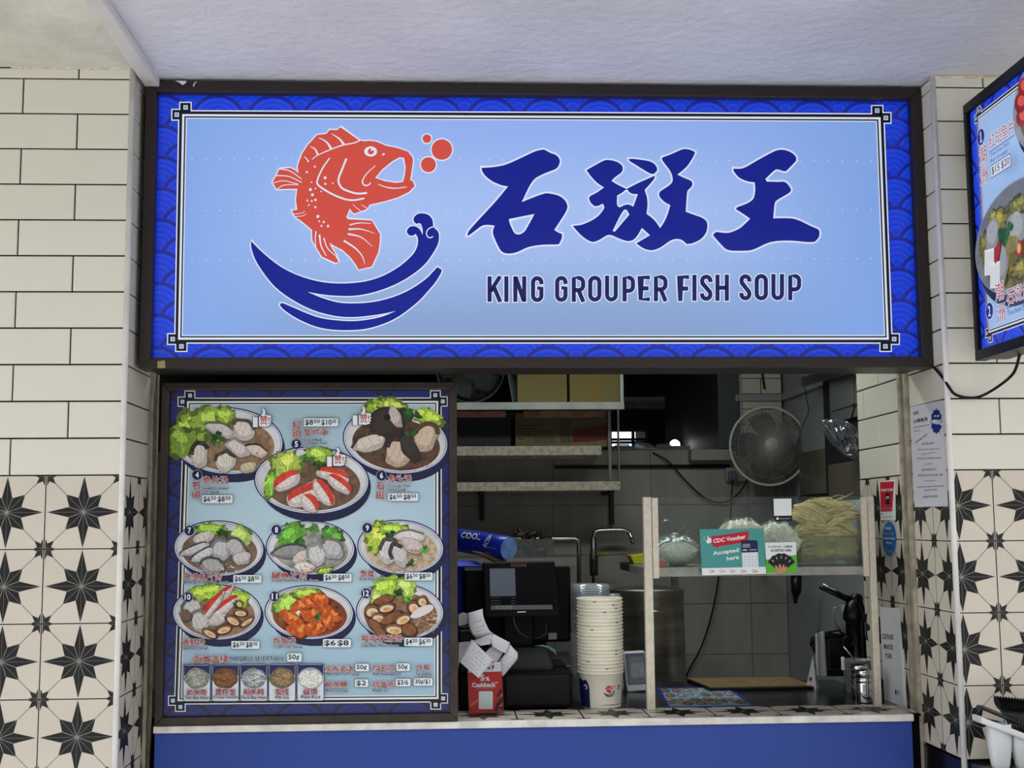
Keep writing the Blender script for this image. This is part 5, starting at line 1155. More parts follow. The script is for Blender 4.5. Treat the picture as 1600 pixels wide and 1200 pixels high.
receipt([((716, 1004), (737, 1002), .47, .46), ((716, 1020), (728, 1014), .475, .47), ((716, 1046), (718, 1030), .48, .48)], 'receipt hanging at the left frame behind the diamond-shaped one', 0, (.3, .5))
receipt([((772, 1008), (788, 1016), .46, .46), ((758, 1020), (778, 1034), .45, .45), ((742, 1046), (766, 1052), .45, .45)], 'shaded receipt in the middle behind the diamond-shaped one', 0, (.4, .6))
receipt([((797, 1007), (809, 1020), .47, .48), ((789, 1022), (808, 1030), .445, .455), ((780, 1034), (797, 1044), .44, .45), ((778, 1048), (786, 1057), .45, .455)], 'receipt rolled outwards at the lower right of the curl', .010, (.35, .45, .55, .65))
# cashback stand
q = [(730.5, 1036), (783, 1034), (787, 1111.5), (733, 1116)]
cs = thing('cashback_stand', 'red 5% Cashback card in a clear acrylic stand under the receipts', 'sign', aY(759, 1113, 0.30))
YA = aZ(760, 1114.5, ZT + .004).y
f4 = [tuple(aY(p_[0], p_[1], YA + (0.012 if i < 2 else 0))) for i, p_ in enumerate(q)]
class LeanC(Print):
    def w(s, px, py, layer):
        v = (py - 1035) / 78; return tuple(aY(px, py, YA + 0.012 * (1 - v) - 0.0006 - layer * 0.00025))
b = MB(); b.hexa([(x, y + 0.003, z) for x, y, z in f4], f4, ink((196, 44, 40))); b.build('card', cs)
P = LeanC('Y', 0, cs); P.name = 'print'
P.poly([(731, 1036), (782.8, 1034.3), (783.6, 1049), (732, 1051)], INKW, 1)
P.poly([(768, 1042), (771, 1036), (768.5, 1036), (772, 1034.6), (770.5, 1040), (773, 1041), (768, 1049), (769, 1043)], ink((190, 40, 44)), 2); P.text('ok', 0, 0, 0, 0, INKK, 2, .03, quad=[(762, 1041), (767, 1040.5), (767, 1046), (762, 1046)])
P.text('5', 0, 0, 0, 0, INKW, 2, .05, quad=[(750, 1054), (757, 1054), (757.5, 1064), (750.5, 1064)]); P.text('%', 0, 0, 0, 0, INKW, 2, .04, quad=[(758, 1057.5), (765, 1057), (765.5, 1064), (758.5, 1064)])
P.text('Cashback*', 0, 0, 0, 0, INKW, 2, .04, quad=[(737, 1066.5), (778, 1065), (778, 1073.5), (737.5, 1074)]); P.text('with ShopBack Pay', 0, 0, 0, 0, ink((226, 150, 140)), 2, 0, quad=[(744, 1075), (771, 1074), (771, 1077), (744.5, 1078)])
P.rect(748, 1080, 770, 1108, INKW, 1.5, None, 2)
for pts in ([(776, 1086), (784, 1074), (785, 1082), (779, 1090)], [(772, 1110), (780, 1094), (785.5, 1088), (786, 1096), (776, 1112)], [(778, 1096), (786, 1104), (786, 1110), (774, 1101)]): P.poly(pts, ink((58, 22, 24)), 1)
for pts in ([(780, 1088), (785, 1082), (785, 1088)], [(779, 1104), (785, 1098), (785, 1104)]): P.poly(pts, ink((220, 90, 80)), 1.3)
P.poly([(734, 1100), (747, 1092), (747, 1096), (735, 1106)], ink((226, 96, 70)), 1); P.done()
M_ACR = clear('clear_acrylic', (244, 246, 246), 0.01, 0.4)
MB().hexa([(x + (-.003 if i in (0, 3) else .003), y - 0.0045, z + (.004 if i < 2 else -.003)) for i, (x, y, z) in enumerate(f4)], [(x + (-.003 if i in (0, 3) else .003), y - 0.003, z + (.004 if i < 2 else -.003)) for i, (x, y, z) in enumerate(f4)], M_ACR).build('front_sheet', cs)
b = MB(); x0_, x1_ = f4[3][0], f4[2][0]; b.box(x0_ - .003, YA - 0.004, ZT + 0.0005, x1_ + .003, YA + 0.045, ZT + 0.0035, M_ACR); b.build('foot', cs)
receipt([((737, 999), (770, 1031), .36, .36), ((716.5, 1033), (748, 1060), YA - .022, YA - .022)], 'flat diamond-shaped receipt hanging in front of the others', .003, (.2, .3, .42, .55, .68, .76, .84))
# ------------------------------------------------------------------ nested paper bowls
M_PAPER = mat('cream_paper_bowl', (248, 242, 222), 0.5); M_INB = mat('bowl_print_blue', (22, 28, 76), 0.5); M_INR = mat('bowl_print_red', (200, 50, 44), 0.5)
YBW = 0.56; pb = aY(938, 1103.5, YBW - 0.064); bc = (aY(938.5, 1050, YBW).x, YBW)
def bowl_mb():
    b = MB(); h = 0.112; rb, rt = 0.0635, 0.0715
    b.lathe([(0.0, 0.004), (rb - 0.002, 0.004), (rb, 0.0), (rb, 0.004), (rt, h - 0.004), (rt + 0.0028, h - 0.0035), (rt + 0.0036, h - 0.0012), (rt + 0.0028, h + 0.0008), (rt, h + 0.0005), (rt - 0.002, h - 0.002), (rb - 0.003, 0.008), (0, 0.008)], 0, 0, 0, M_PAPER, 40)
    return b
proto = bowl_mb().build('paper_bowl')
NB, DZ = 22, 0.01105
ORD = 'first second third fourth fifth sixth seventh eighth ninth tenth eleventh twelfth thirteenth fourteenth fifteenth sixteenth seventeenth eighteenth nineteenth twentieth twenty-first twenty-second'.split()
bowl_objs = []
for k in range(NB):
    o = proto if k == 0 else proto.copy()
    if k: COL.objects.link(o)
    o.location = (bc[0] + 0.0006 * math.sin(k * 2.3), bc[1] + 0.0006 * math.cos(k * 1.7), ZW + 0.0006 + k * DZ); o.rotation_euler = (0, 0, k * 0.9)
    lb = 'cream paper bowl, %s from the top of the tall stack beside the till' % ORD[NB - 1 - k]
    if k == 0: lb = 'lowest cream paper bowl of the stack, with red fish and blue wave print'
    if k == NB - 1: lb = 'topmost open cream paper bowl of the tall stack beside the till'
    tag(o, lb, 'bowl', 'paper bowls stacked beside the till'); bowl_objs.append(o)
class Wrap(Print):
    """print wrapped on the tapered side of the lowest bowl: u in degrees round from the front, v in millimetres up"""
    def w(s, u, v, layer):
        r = 0.0635 + 0.008 * (v / 108.0) + 0.0004 + layer * 0.0002; a = math.radians(u - 90)
        return (bowl_objs[0].location.x + r * math.cos(a), bowl_objs[0].location.y + r * math.sin(a), ZW + 0.0006 + v / 1000.0)
bowl_objs[0].rotation_euler = (0, 0, 0)
P = Wrap('Y', 0, bowl_objs[0]); P.name = 'printed_emblem'
sc = 36.0 / 150; fx = lambda pts: [(14 + (x - 520) * 0.112, 62 - (y - 300) * 0.115) for x, y in pts]
P.poly(fx(fish), M_INR, 1, [fx(mouth)], part='printed_fish'); P.poly(fx(wave), M_INB, 1, part='printed_wave')
for x, y, r in ((667, 217, 7), (690, 233, 16), (669, 257, 12)): P.poly(fx(ell(x, y, r, r, 0, 12)), M_INB, 1, part='printed_bubbles')
tops = [(-84, 88), (-78, 92), (-72, 92), (-66, 90), (-62, 86), (-57, 89), (-52, 90), (-47, 88), (-43, 82), (-40, 72), (-39, 60)]
for (ua, va), (ub, vb) in zip(tops[:-1], tops[1:]): P.poly([(ua, 3), (ub, 3), (ub, vb), (ua, va)], M_INB, 1)
P.rib([(-58, 70), (-50, 74), (-46, 66), (-52, 60)], M_PAPER, 2, 2.2)
for pts in ([(42, 70), (56, 68)], [(47, 74), (47, 60)], [(42, 62), (52, 60)]): P.rib(pts, M_INB, 1, 2.4)
P.rib([(14, 28), (52, 28)], M_INB, 1, .9)
P.done()
M_INKB = M_INB
for k, u in ((21, -20), (20, 30), (19, 40), (18, 5), (15, 42), (13, -28), (7, 38), (6, 36), (4, -40), (2, 10)):
    class W2(Print):
        def w(s, a, v, layer, o_=bowl_objs[k]): 
            r = 0.0635 + 0.008 * ((v) / 108.0) + 0.0006; an = math.radians(a - 90); return (o_.location.x + r * math.cos(an), o_.location.y + r * math.sin(an), o_.location.z + v / 1000.0)
    P = W2('Y', 0, None); P.name = 'printed_mark'; o_ = bowl_objs[k]; r0 = o_.rotation_euler.z; o_.rotation_euler = (0, 0, 0); P.parent = o_
    P.poly([(u - 5, 101), (u - 2, 104.5), (u + 3, 104.5), (u + 6, 101)], M_INB, 1); P.done()
# clear lids in their sleeve behind the bowls
M_LID = clear('clear_lid_plastic', (238, 244, 246), 0.12, 0.5, 0.35, 0.1)
def lid_mb(r):
    b = MB(); b.lathe([(0, 0.006), (r * .82, 0.006), (r * .86, 0.010), (r * .93, 0.010), (r * .96, 0.004), (r, 0.003), (r * 1.02, 0.0), (r, 0.0)], 0, 0, 0, M_LID, 32); return b
lp = lid_mb(0.066).build('lid'); used = False
lx0, lx1 = aY(922, 905, 0.72).x, aY(947, 925, 0.90).x
M_SLV = clear('lid_sleeve', (240, 244, 246), 0.10, 0.45, 0.38, 0.2, bump=(35, 1.0))
for (x, y, zt0, n, lb) in ((lx0, 0.72, aY(922, 912, 0.72).z, 24, 'taller wrapped pack of clear plastic lids behind the paper bowls'), (lx1, 0.90, aY(955, 928, 0.88).z, 20, 'shorter wrapped pack of clear plastic lids in front of the stock pot')):
    dz = 0.0085; q_ = 1.0 if n == 24 else 0.78; pk = thing('lid_pack', lb, 'lids', (x, y, ZW), 'packs of clear lids')
    for k in range(n):
        o = lp.copy() if used else lp
        if used: COL.objects.link(o)
        used = True; o.parent = None
        o.location = (x + 0.0015 * math.sin(k * 3.1), y, zt0 - 0.011 - k * dz); o.scale = (q_, q_, 1); put(o, pk)
    zb_ = zt0 - 0.011 - (n - 1) * dz
    n2 = int((zb_ - ZW - 0.0005) / dz); prof = []; s_ = MB()
    for k in range(12): prof.append((0.0715 * q_ + 0.003 * math.sin(k * 2.1 + x * 9), ZW + 0.0006 + (zb_ - ZW - 0.003 + 0.05) * k / 11))
    s_.lathe(prof, x, y, 0, M_SLV, 28); s_.build('sleeve', pk)
    b = MB()
    for k in range(n2): b.lathe([(0.064 * q_, 0), (0.0665 * q_, 0.003), (0.060 * q_, 0.006)], x, y, ZW + 0.0008 + k * dz, M_LID, 20)
    b.build('lower_lids', pk, kind='stuff')
# payment terminal
M_PT = mat('white_terminal', (212, 212, 208), 0.3)
TY = aZ(996, 1080.5, ZW + .002).y
pt = thing('payment_terminal', 'small white and navy payment terminal standing next to the paper bowls', 'terminal', (aY(994, 1081, TY).x, TY, ZW))
def slab(q, Y0, Y1, dy, m_, nm, par, bev):
    f = [quad3(q[0], Y1), quad3(q[1], Y1), quad3(q[2], Y0), quad3(q[3], Y0)]
    return MB().hexa([(x, y + dy, z) for x, y, z in (f[3], f[2], f[1], f[0])], [f[3], f[2], f[1], f[0]], m_).build(nm, par, bev)
slab([(973.5, 1019), (1008, 1017), (1013, 1079), (980, 1082)], TY, TY + .035, 0.030, M_PT, 'body', pt, 0.007)
slab([(977, 1021.5), (1007, 1020), (1011.5, 1068), (982.5, 1070)], TY - .0025 + .003, TY + .0315, 0.004, mat('navy_face', (26, 36, 84), 0.25), 'face', pt, 0.002)
slab([(983, 1027), (1004, 1025.5), (1008, 1057.5), (987, 1059.5)], TY + .0062, TY + .0265, 0.003, mat('terminal_screen', (66, 82, 92), 0.1, em=0.12, noise=(90, .5)), 'screen', pt, 0)
slab([(983, 1027), (1004, 1025.5), (1005, 1035), (984.3, 1036.4)], TY + .0195, TY + .0255, 0.002, mat('terminal_header', (16, 20, 36), 0.1), 'screen_header', pt, 0)
bx('foot', pt, aY(985, 1080, TY).x, TY + .02, ZW, aY(1010, 1080, TY).x, TY + 0.07, ZW + 0.02, M_PT, 0.004)
# steel shakers at the right of the worktop
def shaker(px0, px1, pt_, pb_, Y, label):
    a_, c_ = aY(px0, pb_, Y), aY(px1, pt_, Y); r = (c_.x - a_.x) / 2; h = aY((px0 + px1) / 2, pt_, Y).z - ZW; cx_ = (a_.x + c_.x) / 2
    o = thing('steel_shaker', label, 'shaker', (cx_, Y, ZW), 'steel shakers')
    b = MB(); b.lathe([(0, 0), (r * .97, 0), (r, 0.003), (r, h * .60), (r * .985, h * .61)], cx_, Y, ZW, M_CHROME, 32); b.build('body', o)
    b = MB(); b.lathe([(r * .985, h * .61), (r * 1.02, h * .62), (r * 1.02, h * .72), (r * .985, h * .73), (r * .985, h * .77), (r * 1.02, h * .78), (r * 1.02, h * .96), (r * .97, h * .99), (r * .5, h * 1.0), (0, h * .985)], cx_, Y, ZW, M_CHROME, 32); b.build('lid', o)
shaker(1339, 1364, 1046, 1102, 0.56, 'front polished steel shaker at the right end of the worktop'); shaker(1331, 1357, 1038, 1094, 0.66, 'rear polished steel shaker half hidden behind the front one')
# menu leaflet and brown mat on the worktop
q = [(1026, 1075), (1137, 1073), (1183, 1103), (1040, 1106)]
zl = ZW + 0.0002
lf = thing('menu_leaflet', 'laminated blue menu leaflet with rows of fish dishes lying on the worktop', 'leaflet', aZ(1100, 1090, zl))
c4 = [tuple(aZ(*p_, zl)) for p_ in q]; c4[0] = (c4[0][0], c4[0][1], zl); MB().hexa([c4[3], c4[2], c4[1], c4[0]], [(x, y, z + 0.001) for x, y, z in (c4[3], c4[2], c4[1], c4[0])], ink((34, 52, 130))).build('sheet', lf)
P = Print('Z', zl + 0.0012, lf, 0.0002); P.name = 'print'
P.quad(QQ(q, .05, .04, .95, .95), ink((126, 160, 200)), 1); rg_ = random.Random(5)
for r_, v in enumerate((.14, .38, .62, .80)):
    for k in range(6):
        u = .10 + .15 * k + .03 * (r_ % 2); f_ = lambda du, dv: QQ(q, u + du, v + dv, u + du, v + dv)[0]
        cols = ((96, 116, 54), (160, 92, 60), (150, 132, 96), (190, 180, 160))
        P.poly([f_(.065 * math.cos(a_ * PI / 8), .10 * math.sin(a_ * PI / 8)) for a_ in range(16)], ink((34, 40, 70)), 2)
        P.poly([f_(.058 * math.cos(a_ * PI / 8), .088 * math.sin(a_ * PI / 8)) for a_ in range(16)], ink(cols[(k + r_) % 4], noise=(120, .4)), 3)
        P.poly([f_(-.015 + .028 * math.cos(a_ * PI / 5), -.02 + .045 * math.sin(a_ * PI / 5)) for a_ in range(10)], ink(cols[(k + r_ + 1) % 4]), 4)
P.done()
bmp = [aZ(*p_, ZW + 0.014) for p_ in ((1071, 1058), (1228, 1055), (1272, 1071), (1110, 1074))]
cb_ = thing('brown_mat', 'brown rectangular board with black edge lying at the back of the worktop', 'board', (1.1, 1.05, ZW))
qb = [(p_.x, min(p_.y, 1.155), p_.z) for p_ in bmp]; qb = [qb[3], qb[2], qb[1], qb[0]]
MB().hexa([(x, y, ZW + 0.0004) for x, y, z in qb], [(x, y, ZW + 0.010) for x, y, z in qb], M_BLACK).build('black_tray', cb_, 0.002)
MB().hexa([(x * .99 + .011, y + (.006 if i < 2 else -.004), ZW + 0.0102) for i, (x, y, z) in enumerate(qb)], [(x * .99 + .011, y + (.006 if i < 2 else -.004), ZW + 0.014) for i, (x, y, z) in enumerate(qb)], mat('brown_cork', (116, 92, 56), 0.8, noise=(50, .4), stretch=(.3, 2, 1))).build('board', cb_)
# black lever machine with jug, paper bags, tub
M_IRON = mat('black_iron', (22, 22, 24), 0.35, 0.5)
lv = thing('lever_machine', 'black lever-operated machine with a chrome topped handle behind the glass case', 'machine', (1.40, 0.98, ZW))
YL = 0.98
def PX(x, y, Y=YL): return tuple(aY(x, y, Y))
p0, p1 = aY(1338, 1055, YL), aY(1366, 932, YL); W0 = aY(1337, 1000, YL).x
b = MB(); b.lathe([(0, 0), (.045, 0), (.045, .05), (.034, .06), (.034, p1.z - ZW - .09), (.042, p1.z - ZW - .08), (.042, p1.z - ZW - .06), (.03, p1.z - ZW - .02), (0, p1.z - ZW)], W0, YL, ZW, M_IRON, 24); b.build('column', lv)
b = MB(); b.tube([PX(1281, 917), PX(1335, 941)], .008, M_IRON, 10, radii=[.007, .012]); b.build('lever', lv)
b = MB(); b.tube([(x, y - .006, z + .008) for x, y, z in (PX(1285, 916.5), PX(1330, 937))], .0028, M_CHROME, 8); b.build('chrome_bar', lv)
b = MB(); b.lathe([(0, -.02), (.02, -.018), (.024, 0), (.018, .016), (0, .02)], *PX(1338, 936), M_IRON, 16); b.build('pivot', lv)
b = MB(); b.tube([PX(1268, 1010), PX(1271, 998), PX(1280, 992), PX(1300, 994), PX(1345, 1000)], .012, M_IRON, 10, radii=[.008, .011, .014, .012, .014]); b.tube([PX(1276, 1020), PX(1270, 1005)], .010, M_IRON, 8); b.build('arm', lv)
pxbox('body', lv, 1293, 998, 1364, 1052, 0.95, 1.10, M_IRON, 0.006)
b = MB(); b.ring(PX(1325, 1003, 0.94), .018, .005, M_IRON, 'Y', 20); b.build('hand_wheel', lv)
b = MB(); b.tube([PX(1292, 988), PX(1310, 985), PX(1325, 996), PX(1345, 1002)], .004, M_BLACK, 8); b.build('lead', lv)
pxbox('base', lv, 1292, 1046, 1364, 1056, 0.93, 1.12, M_IRON, 0.003)
ja, jb = aY(1312, 990, 1.09), aY(1341, 944, 1.09)
jg = thing('plastic_jug', 'translucent plastic measuring jug on top of the lever machine', 'jug', ((ja.x + jb.x) / 2, 1.06, ja.z))
M_JUG = clear('cloudy_jug', (180, 172, 160), 0.05, 0.3, 0.25, 0.3)
rj = (jb.x - ja.x) / 2; hj = jb.z - ja.z
b = MB(); b.lathe([(0, 0), (rj * .82, 0), (rj * .86, .004), (rj, hj), (rj * .96, hj - .001), (rj * .82, .004), (0, .004)], (ja.x + jb.x) / 2, 1.062, aY(1325, 990, 1.06).z, M_JUG, 28); b.build('body', jg)
b = MB(); b.tube([PX(1313, 948, 1.062), PX(1304, 950, 1.062), PX(1302, 962, 1.062), PX(1307, 978, 1.062), PX(1315, 986, 1.062)], .0045, M_JUG, 8); b.build('handle', jg)
M_BAGP = mat('white_paper_bag', (176, 176, 180), 0.7, bump=(14, .4))
pbg = thing('white_paper_bag', 'tall folded white paper hanging from the arm of the lever machine', 'paper', aY(1283, 1056, 0.93))
b = MB()
def pg(u, v):
    l = (1274 + 1 * v, 990 + 66 * v); r = (1288 + 4 * v, 985 + 71 * v); return tuple(aY(l[0] * (1 - u) + r[0] * u, l[1] * (1 - u) + r[1] * u, 0.93 - .008 * math.sin(3 * PI * u) - .01 * v))
b.grid(pg, 12, 10, M_BAGP, False); b.build('sheet', pbg, solid=.0006)
tpg = thing('folded_paper_cone', 'small folded white paper triangle with a red mark beside the lever machine', 'paper', aY(1266, 1057, 0.90))
A_, B_, C_, D_ = [Vector(aY(x, y, Y)) for x, y, Y in ((1270, 1025, .92), (1258, 1057, .90), (1275, 1057, .89), (1279, 1046, .93))]
for p_ in (B_, C_): p_.z = ZW + .0006
D_.z = ZW + .0006
MB().add([A_, B_, C_, D_], [(0, 1, 2), (0, 2, 3)], M_BAGP).build('sheet', tpg, solid=.0006)
b = MB(); c_ = A_ * .3 + B_ * .45 + C_ * .25; b.add([(c_.x + .006 * math.cos(k * PI / 4), c_.y - .0022, c_.z + .009 * math.sin(k * PI / 4)) for k in range(8)], [tuple(range(8))], mat('red_mark', (150, 40, 40), .6)); b.build('printed_mark', tpg)
ta, tb = aY(1318, 1060, 0.80), aY(1363, 1030, 0.80)
tbx = thing('utensil_tub', 'grey plastic tub with a spoon handle standing behind the steel shakers', 'tub', ((ta.x + tb.x) / 2, 0.80, ZW))
b = MB(); w_ = (tb.x - ta.x) / 2; h_ = tb.z - ZW; b.lathe([(0, 0), (w_ * .72, 0), (w_ * .76, .004), (w_ * .98, h_ - .004), (w_ * 1.03, h_), (w_ * .96, h_ - .002), (w_ * .72, .005), (0, .005)], (ta.x + tb.x) / 2 - .004, 0.80, ZW, mat('grey_translucent_tub', (110, 116, 108), .35), 28); b.build('tub', tbx)
b = MB(); b.tube([PX(1318, 1010, .78), PX(1332, 1027, .79), PX(1342, 1042, .80)], .003, M_CHROME, 8); tag(b.build('spoon'), 'thin steel spoon leaning out of the grey utensil tub', 'spoon')
b = MB(); x_, y_, z_ = PX(1317, 1031, .79); b.box(x_ - .006, y_ - .004, z_ - .035, x_ + .006, y_ + .004, z_ + .010, INKW); tag(b.build('white_scoop', None, .003), 'white plastic scoop handle at the left rim of the grey tub', 'scoop')
# blue bottle lying at the top left behind the till
M_BOT = mat('blue_bottle', (22, 48, 170), 0.3)
ax0, ax1 = Vector(aY(712, 843, 0.88)), Vector(aY(795, 857, 0.69))
dr = (ax1 - ax0).normalized(); rot = Vector((0, 0, 1)).rotation_difference(dr).to_matrix(); Lb = (ax1 - ax0).length; rb = (aY(795, 838, 0.69) - aY(795, 876, 0.69)).length / 2
bt = thing('blue_bottle', 'big blue plastic bottle lying on its side above the till', 'bottle', tuple(ax0))
b = MB(); b.lathe([(0, -.05), (rb * .35, -.05), (rb * .36, -.02), (rb * .8, 0), (rb * .97, .02), (rb, .05), (rb, Lb * .80), (rb * 1.02, Lb * .82), (rb, Lb * .84), (rb * 1.02, Lb * .86), (rb, Lb * .88), (rb, Lb - .006), (rb * .95, Lb)], *ax0, M_BOT, 40, rot=rot); b.build('body', bt)
b = MB(); b.lathe([(rb * .95, Lb), (rb * .9, Lb - .002), (rb * .4, Lb - .004), (0, Lb - .004)], *ax0, mat('pale_blue_base', (96, 132, 190), .4, noise=(40, .25)), 40, rot=rot); b.build('base', bt)
class OnBottle(Print):
    def w(s, px, py, layer):
        d = ray(px, py).normalized(); o = CAM - ax0; R_ = rb + .0004 + .0003 * layer
        dp = d - dr * d.dot(dr); op = o - dr * o.dot(dr); A = dp.dot(dp); B = 2 * dp.dot(op); C = op.dot(op) - R_ * R_; D = B * B - 4 * A * C
        t = (-B - math.sqrt(max(0, D))) / (2 * A); return tuple(CAM + d * t)
P = OnBottle('Y', 0, bt); P.name = 'lettering'
P.text('COOL', 0, 0, 0, 0, INKW, 2, .02, quad=[(722, 831), (753, 834), (750, 844), (719, 840)]); P.text('ACTIV', 0, 0, 0, 0, INKW, 2, .02, part='slanted_lettering', quad=[(753, 853), (763, 836.5), (769, 838), (759.5, 855)])
P.poly([(728, 832), (736, 832.5), (735, 836), (728, 835)], ink((190, 60, 60)), 1); P.poly([(722, 829), (736, 830.5), (736, 831.5), (721, 830)], ink((60, 130, 90)), 1)
P.poly([(755, 853), (774, 856.5), (776, 868.5), (758, 863)], ink((150, 156, 170)), 1, part='barcode')
for k in range(7): P.rib([(757 + 2.5 * k, 854.5 + .5 * k), (759.3 + 2.4 * k, 862.5 + .8 * k)], ink((40, 56, 130)), 2, 1.0, part='barcode')
P.rib([(764, 838), (768, 835.5)], INKW, 1, .8); P.rib([(774, 842), (779, 839)], ink((130, 150, 200)), 1, .8); P.rib([(780, 843), (785, 842.5)], ink((130, 150, 200)), 1, .8); P.done()
bb = thing('unknown_blue_shape', 'unidentified blue shape built as cloth over the back of the till below the bottle', 'cloth', tuple(aY(725, 884, .76)))  # blue shape not made out, its cloth form is assumed
tz_ = aY(740, 886, .70).z
def bg(u, v):
    x = aY(711, 884, .75).x + u * (aY(754, 884, .75).x - aY(711, 884, .75).x)
    if v < .35: y, z = .695 + .2 * v, tz_ + .002 + .018 * math.sin(PI * v / .7) * (1 - u ** 6)
    else: y, z = .765 + .01 * math.sin(9 * u), tz_ + .020 * (1 - u ** 6) - (v - .35) * .40
    return (x, y, z)
b = MB(); b.grid(bg, 14, 20, mat('unknown_blue_shape', (20, 44, 190), .6)); b.build('cloth', bb, solid=.002)
pd = MB(); pd.tube([PX(738, 862, .735), PX(752, 866, .72), PX(770, 873, .712), PX(790, 881, .71)], .01, mat('olive_brown', (110, 88, 60), .6), 10, radii=[.004, .007, .010, .010]); tag(pd.build('unknown_brown_shape'), 'unidentified brown shape built as a handle under the lying blue bottle', 'handle')  # brown shape not made out, its handle form is assumed
# ------------------------------------------------------------------ things further back in the kitchen
def W(x, y, Y): return aY(x, y, Y)
# stock pot on a low steel stand
pr_ = (W(1068, 915, 1.45).x - W(952, 915, 1.45).x) / 2; pc = (W(1010, 915, 1.45).x, 1.45); pz = W(1010, 917, 1.45).z
ph = 0.42
st = thing('pot_stand', 'low steel stand under the tall stock pot behind the worktop', 'stand', (pc[0], 1.45, 0))
bx('top', st, pc[0] - .22, 1.24, pz - ph - .03, pc[0] + .22, 1.66, pz - ph - .0006, M_STEELD)
for sx in (-1, 1):
    for sy in (-1, 1): bx('leg', st, pc[0] + sx * .19 - .015, 1.45 + sy * .18 - .015, 0, pc[0] + sx * .19 + .015, 1.45 + sy * .18 + .015, pz - ph - .03, M_STEELD)
pt_ = thing('stock_pot', 'tall stainless steel stock pot with lid behind the bowls', 'pot', (pc[0], 1.45, pz - ph))
b = MB(); b.lathe([(0, 0), (pr_ * .97, 0), (pr_ * 1.0, .01), (pr_ * .985, ph - .02), (pr_ * 1.02, ph - .012), (pr_ * 1.02, ph - .006), (pr_ * .97, ph - .006), (pr_ * .95, .01), (0, .01)], pc[0], pc[1], pz - ph, mat('pot_steel', (170, 164, 154), .36, .9, noise=(3, .3), stretch=(1, 1, 8)), 48); b.build('body', pt_)
b = MB(); b.lathe([(pr_ * .94, ph - .010), (pr_ * .9, ph - .004), (pr_ * .5, ph + .004), (0, ph + .006)], pc[0], pc[1], pz - ph, M_STEELD, 48); b.build('lid', pt_)
for sx in (-1, 1):
    b = MB(); b.tube([(pc[0] - .04, 1.45 + sx * pr_ * .97, pz - .09), (pc[0] - .03, 1.45 + sx * (pr_ + .03), pz - .085), (pc[0] + .03, 1.45 + sx * (pr_ + .03), pz - .085), (pc[0] + .04, 1.45 + sx * pr_ * .97, pz - .09)], .005, M_STEEL, 8); b.build('handle', pt_)
# sink with tap at the back wall, rail and basket
sk = thing('sink', 'steel sink counter under the back wall of the kitchen', 'sink', (0.55, 2.7, 0))
bx('counter_top', sk, -.4, 2.35, .86, 1.0, 2.98, .90, M_STEELD, .003); bx('cabinet', sk, -.38, 2.42, 0, .98, 2.96, .86, M_STEELD)
YT = 2.86
tp = thing('kitchen_tap', 'tall chrome gooseneck tap against the grey tiled back wall', 'tap', (W(928, 900, YT).x, YT, .9))
b = MB(); b.tube([(W(927, 900, YT).x, YT, .9), tuple(W(927, 870, YT)), tuple(W(927, 840, YT)), tuple(W(929, 832, YT)), tuple(W(935, 829, YT)), tuple(W(955, 828, YT)), tuple(W(974, 828, YT)), tuple(W(982, 831, YT)), tuple(W(986, 838, YT)), tuple(W(989, 849, YT - .03))], .011, M_CHROME, 12); b.build('spout', tp)
b = MB(); b.lathe([(.0, .0), (.022, .0), (.022, .10), (.016, .12), (.016, .19), (0, .20)], W(928, 900, YT).x, YT, W(928, 893, YT).z - .02, M_STEELD, 16); b.build('valve', tp)
b = MB(); b.tube([tuple(W(930, 868, YT - .02)), tuple(W(941, 866, YT - .05)), tuple(W(953, 865, YT - .06))], .007, mat('yellow_tap_lever', (150, 140, 40), .4), 8); b.build('lever', tp)
rl = thing('sink_rail', 'chrome tube rail standing above the sink behind the till', 'rail', (W(904, 898, 2.6).x, 2.6, .9))
b = MB(); b.tube([tuple(W(700, 843, 2.6)), tuple(W(860, 842, 2.6)), tuple(W(898, 842, 2.6)), tuple(W(903, 844, 2.6)), tuple(W(904.5, 850, 2.6)), (W(904.5, 898, 2.6).x, 2.6, .9)], .012, M_STEEL, 12); b.tube([tuple(W(700, 843, 2.6)), (W(700, 843, 2.6).x, 2.6, .9)], .012, M_STEEL, 10); b.build('tube', rl)
zr1, zr0 = W(850, 873, 2.5).z, W(850, 883, 2.5).z
pxbox('shelf_board', rl, 700, 873, 901, 883, 2.34, 2.588, mat('pinkish_steel', (150, 140, 132), .4, .5))
bs = thing('clear_basin', 'clear plastic basin of dark shellfish on the rail shelf above the till', 'basin', (W(835, 872, 2.5).x, 2.5, zr1))
ba, bb_ = W(803, 873, 2.37), W(866, 842, 2.37)
b = MB()
for (x0, y0, x1, y1) in ((ba.x, 2.37, bb_.x, 2.374), (ba.x, 2.57, bb_.x, 2.574), (ba.x, 2.374, ba.x + .004, 2.57), (bb_.x - .004, 2.374, bb_.x, 2.57)): b.box(x0, y0, zr1 + .0006, x1, y1, bb_.z, clear('basin_plastic', (226, 230, 230), .03, .3, .05))
b.box(ba.x, 2.37, zr1 + .0005, bb_.x, 2.574, zr1 + .003, MATS['basin_plastic']); b.build('wall', bs)
rg_ = random.Random(2); M_SH = mat('dark_shellfish', (58, 50, 44), .5, noise=(60, .5))
def mussel():
    b = MB(); b.lathe([(0, -.030), (.008, -.026), (.014, -.010), (.013, .010), (.006, .026), (0, .030)], 0, 0, 0, M_SH, 10, rot=Matrix.Diagonal((1, .6, 1))); return b.build('shellfish')
ms = mussel(); M2 = mat('pale_tofu_piece', (150, 142, 124), .6)
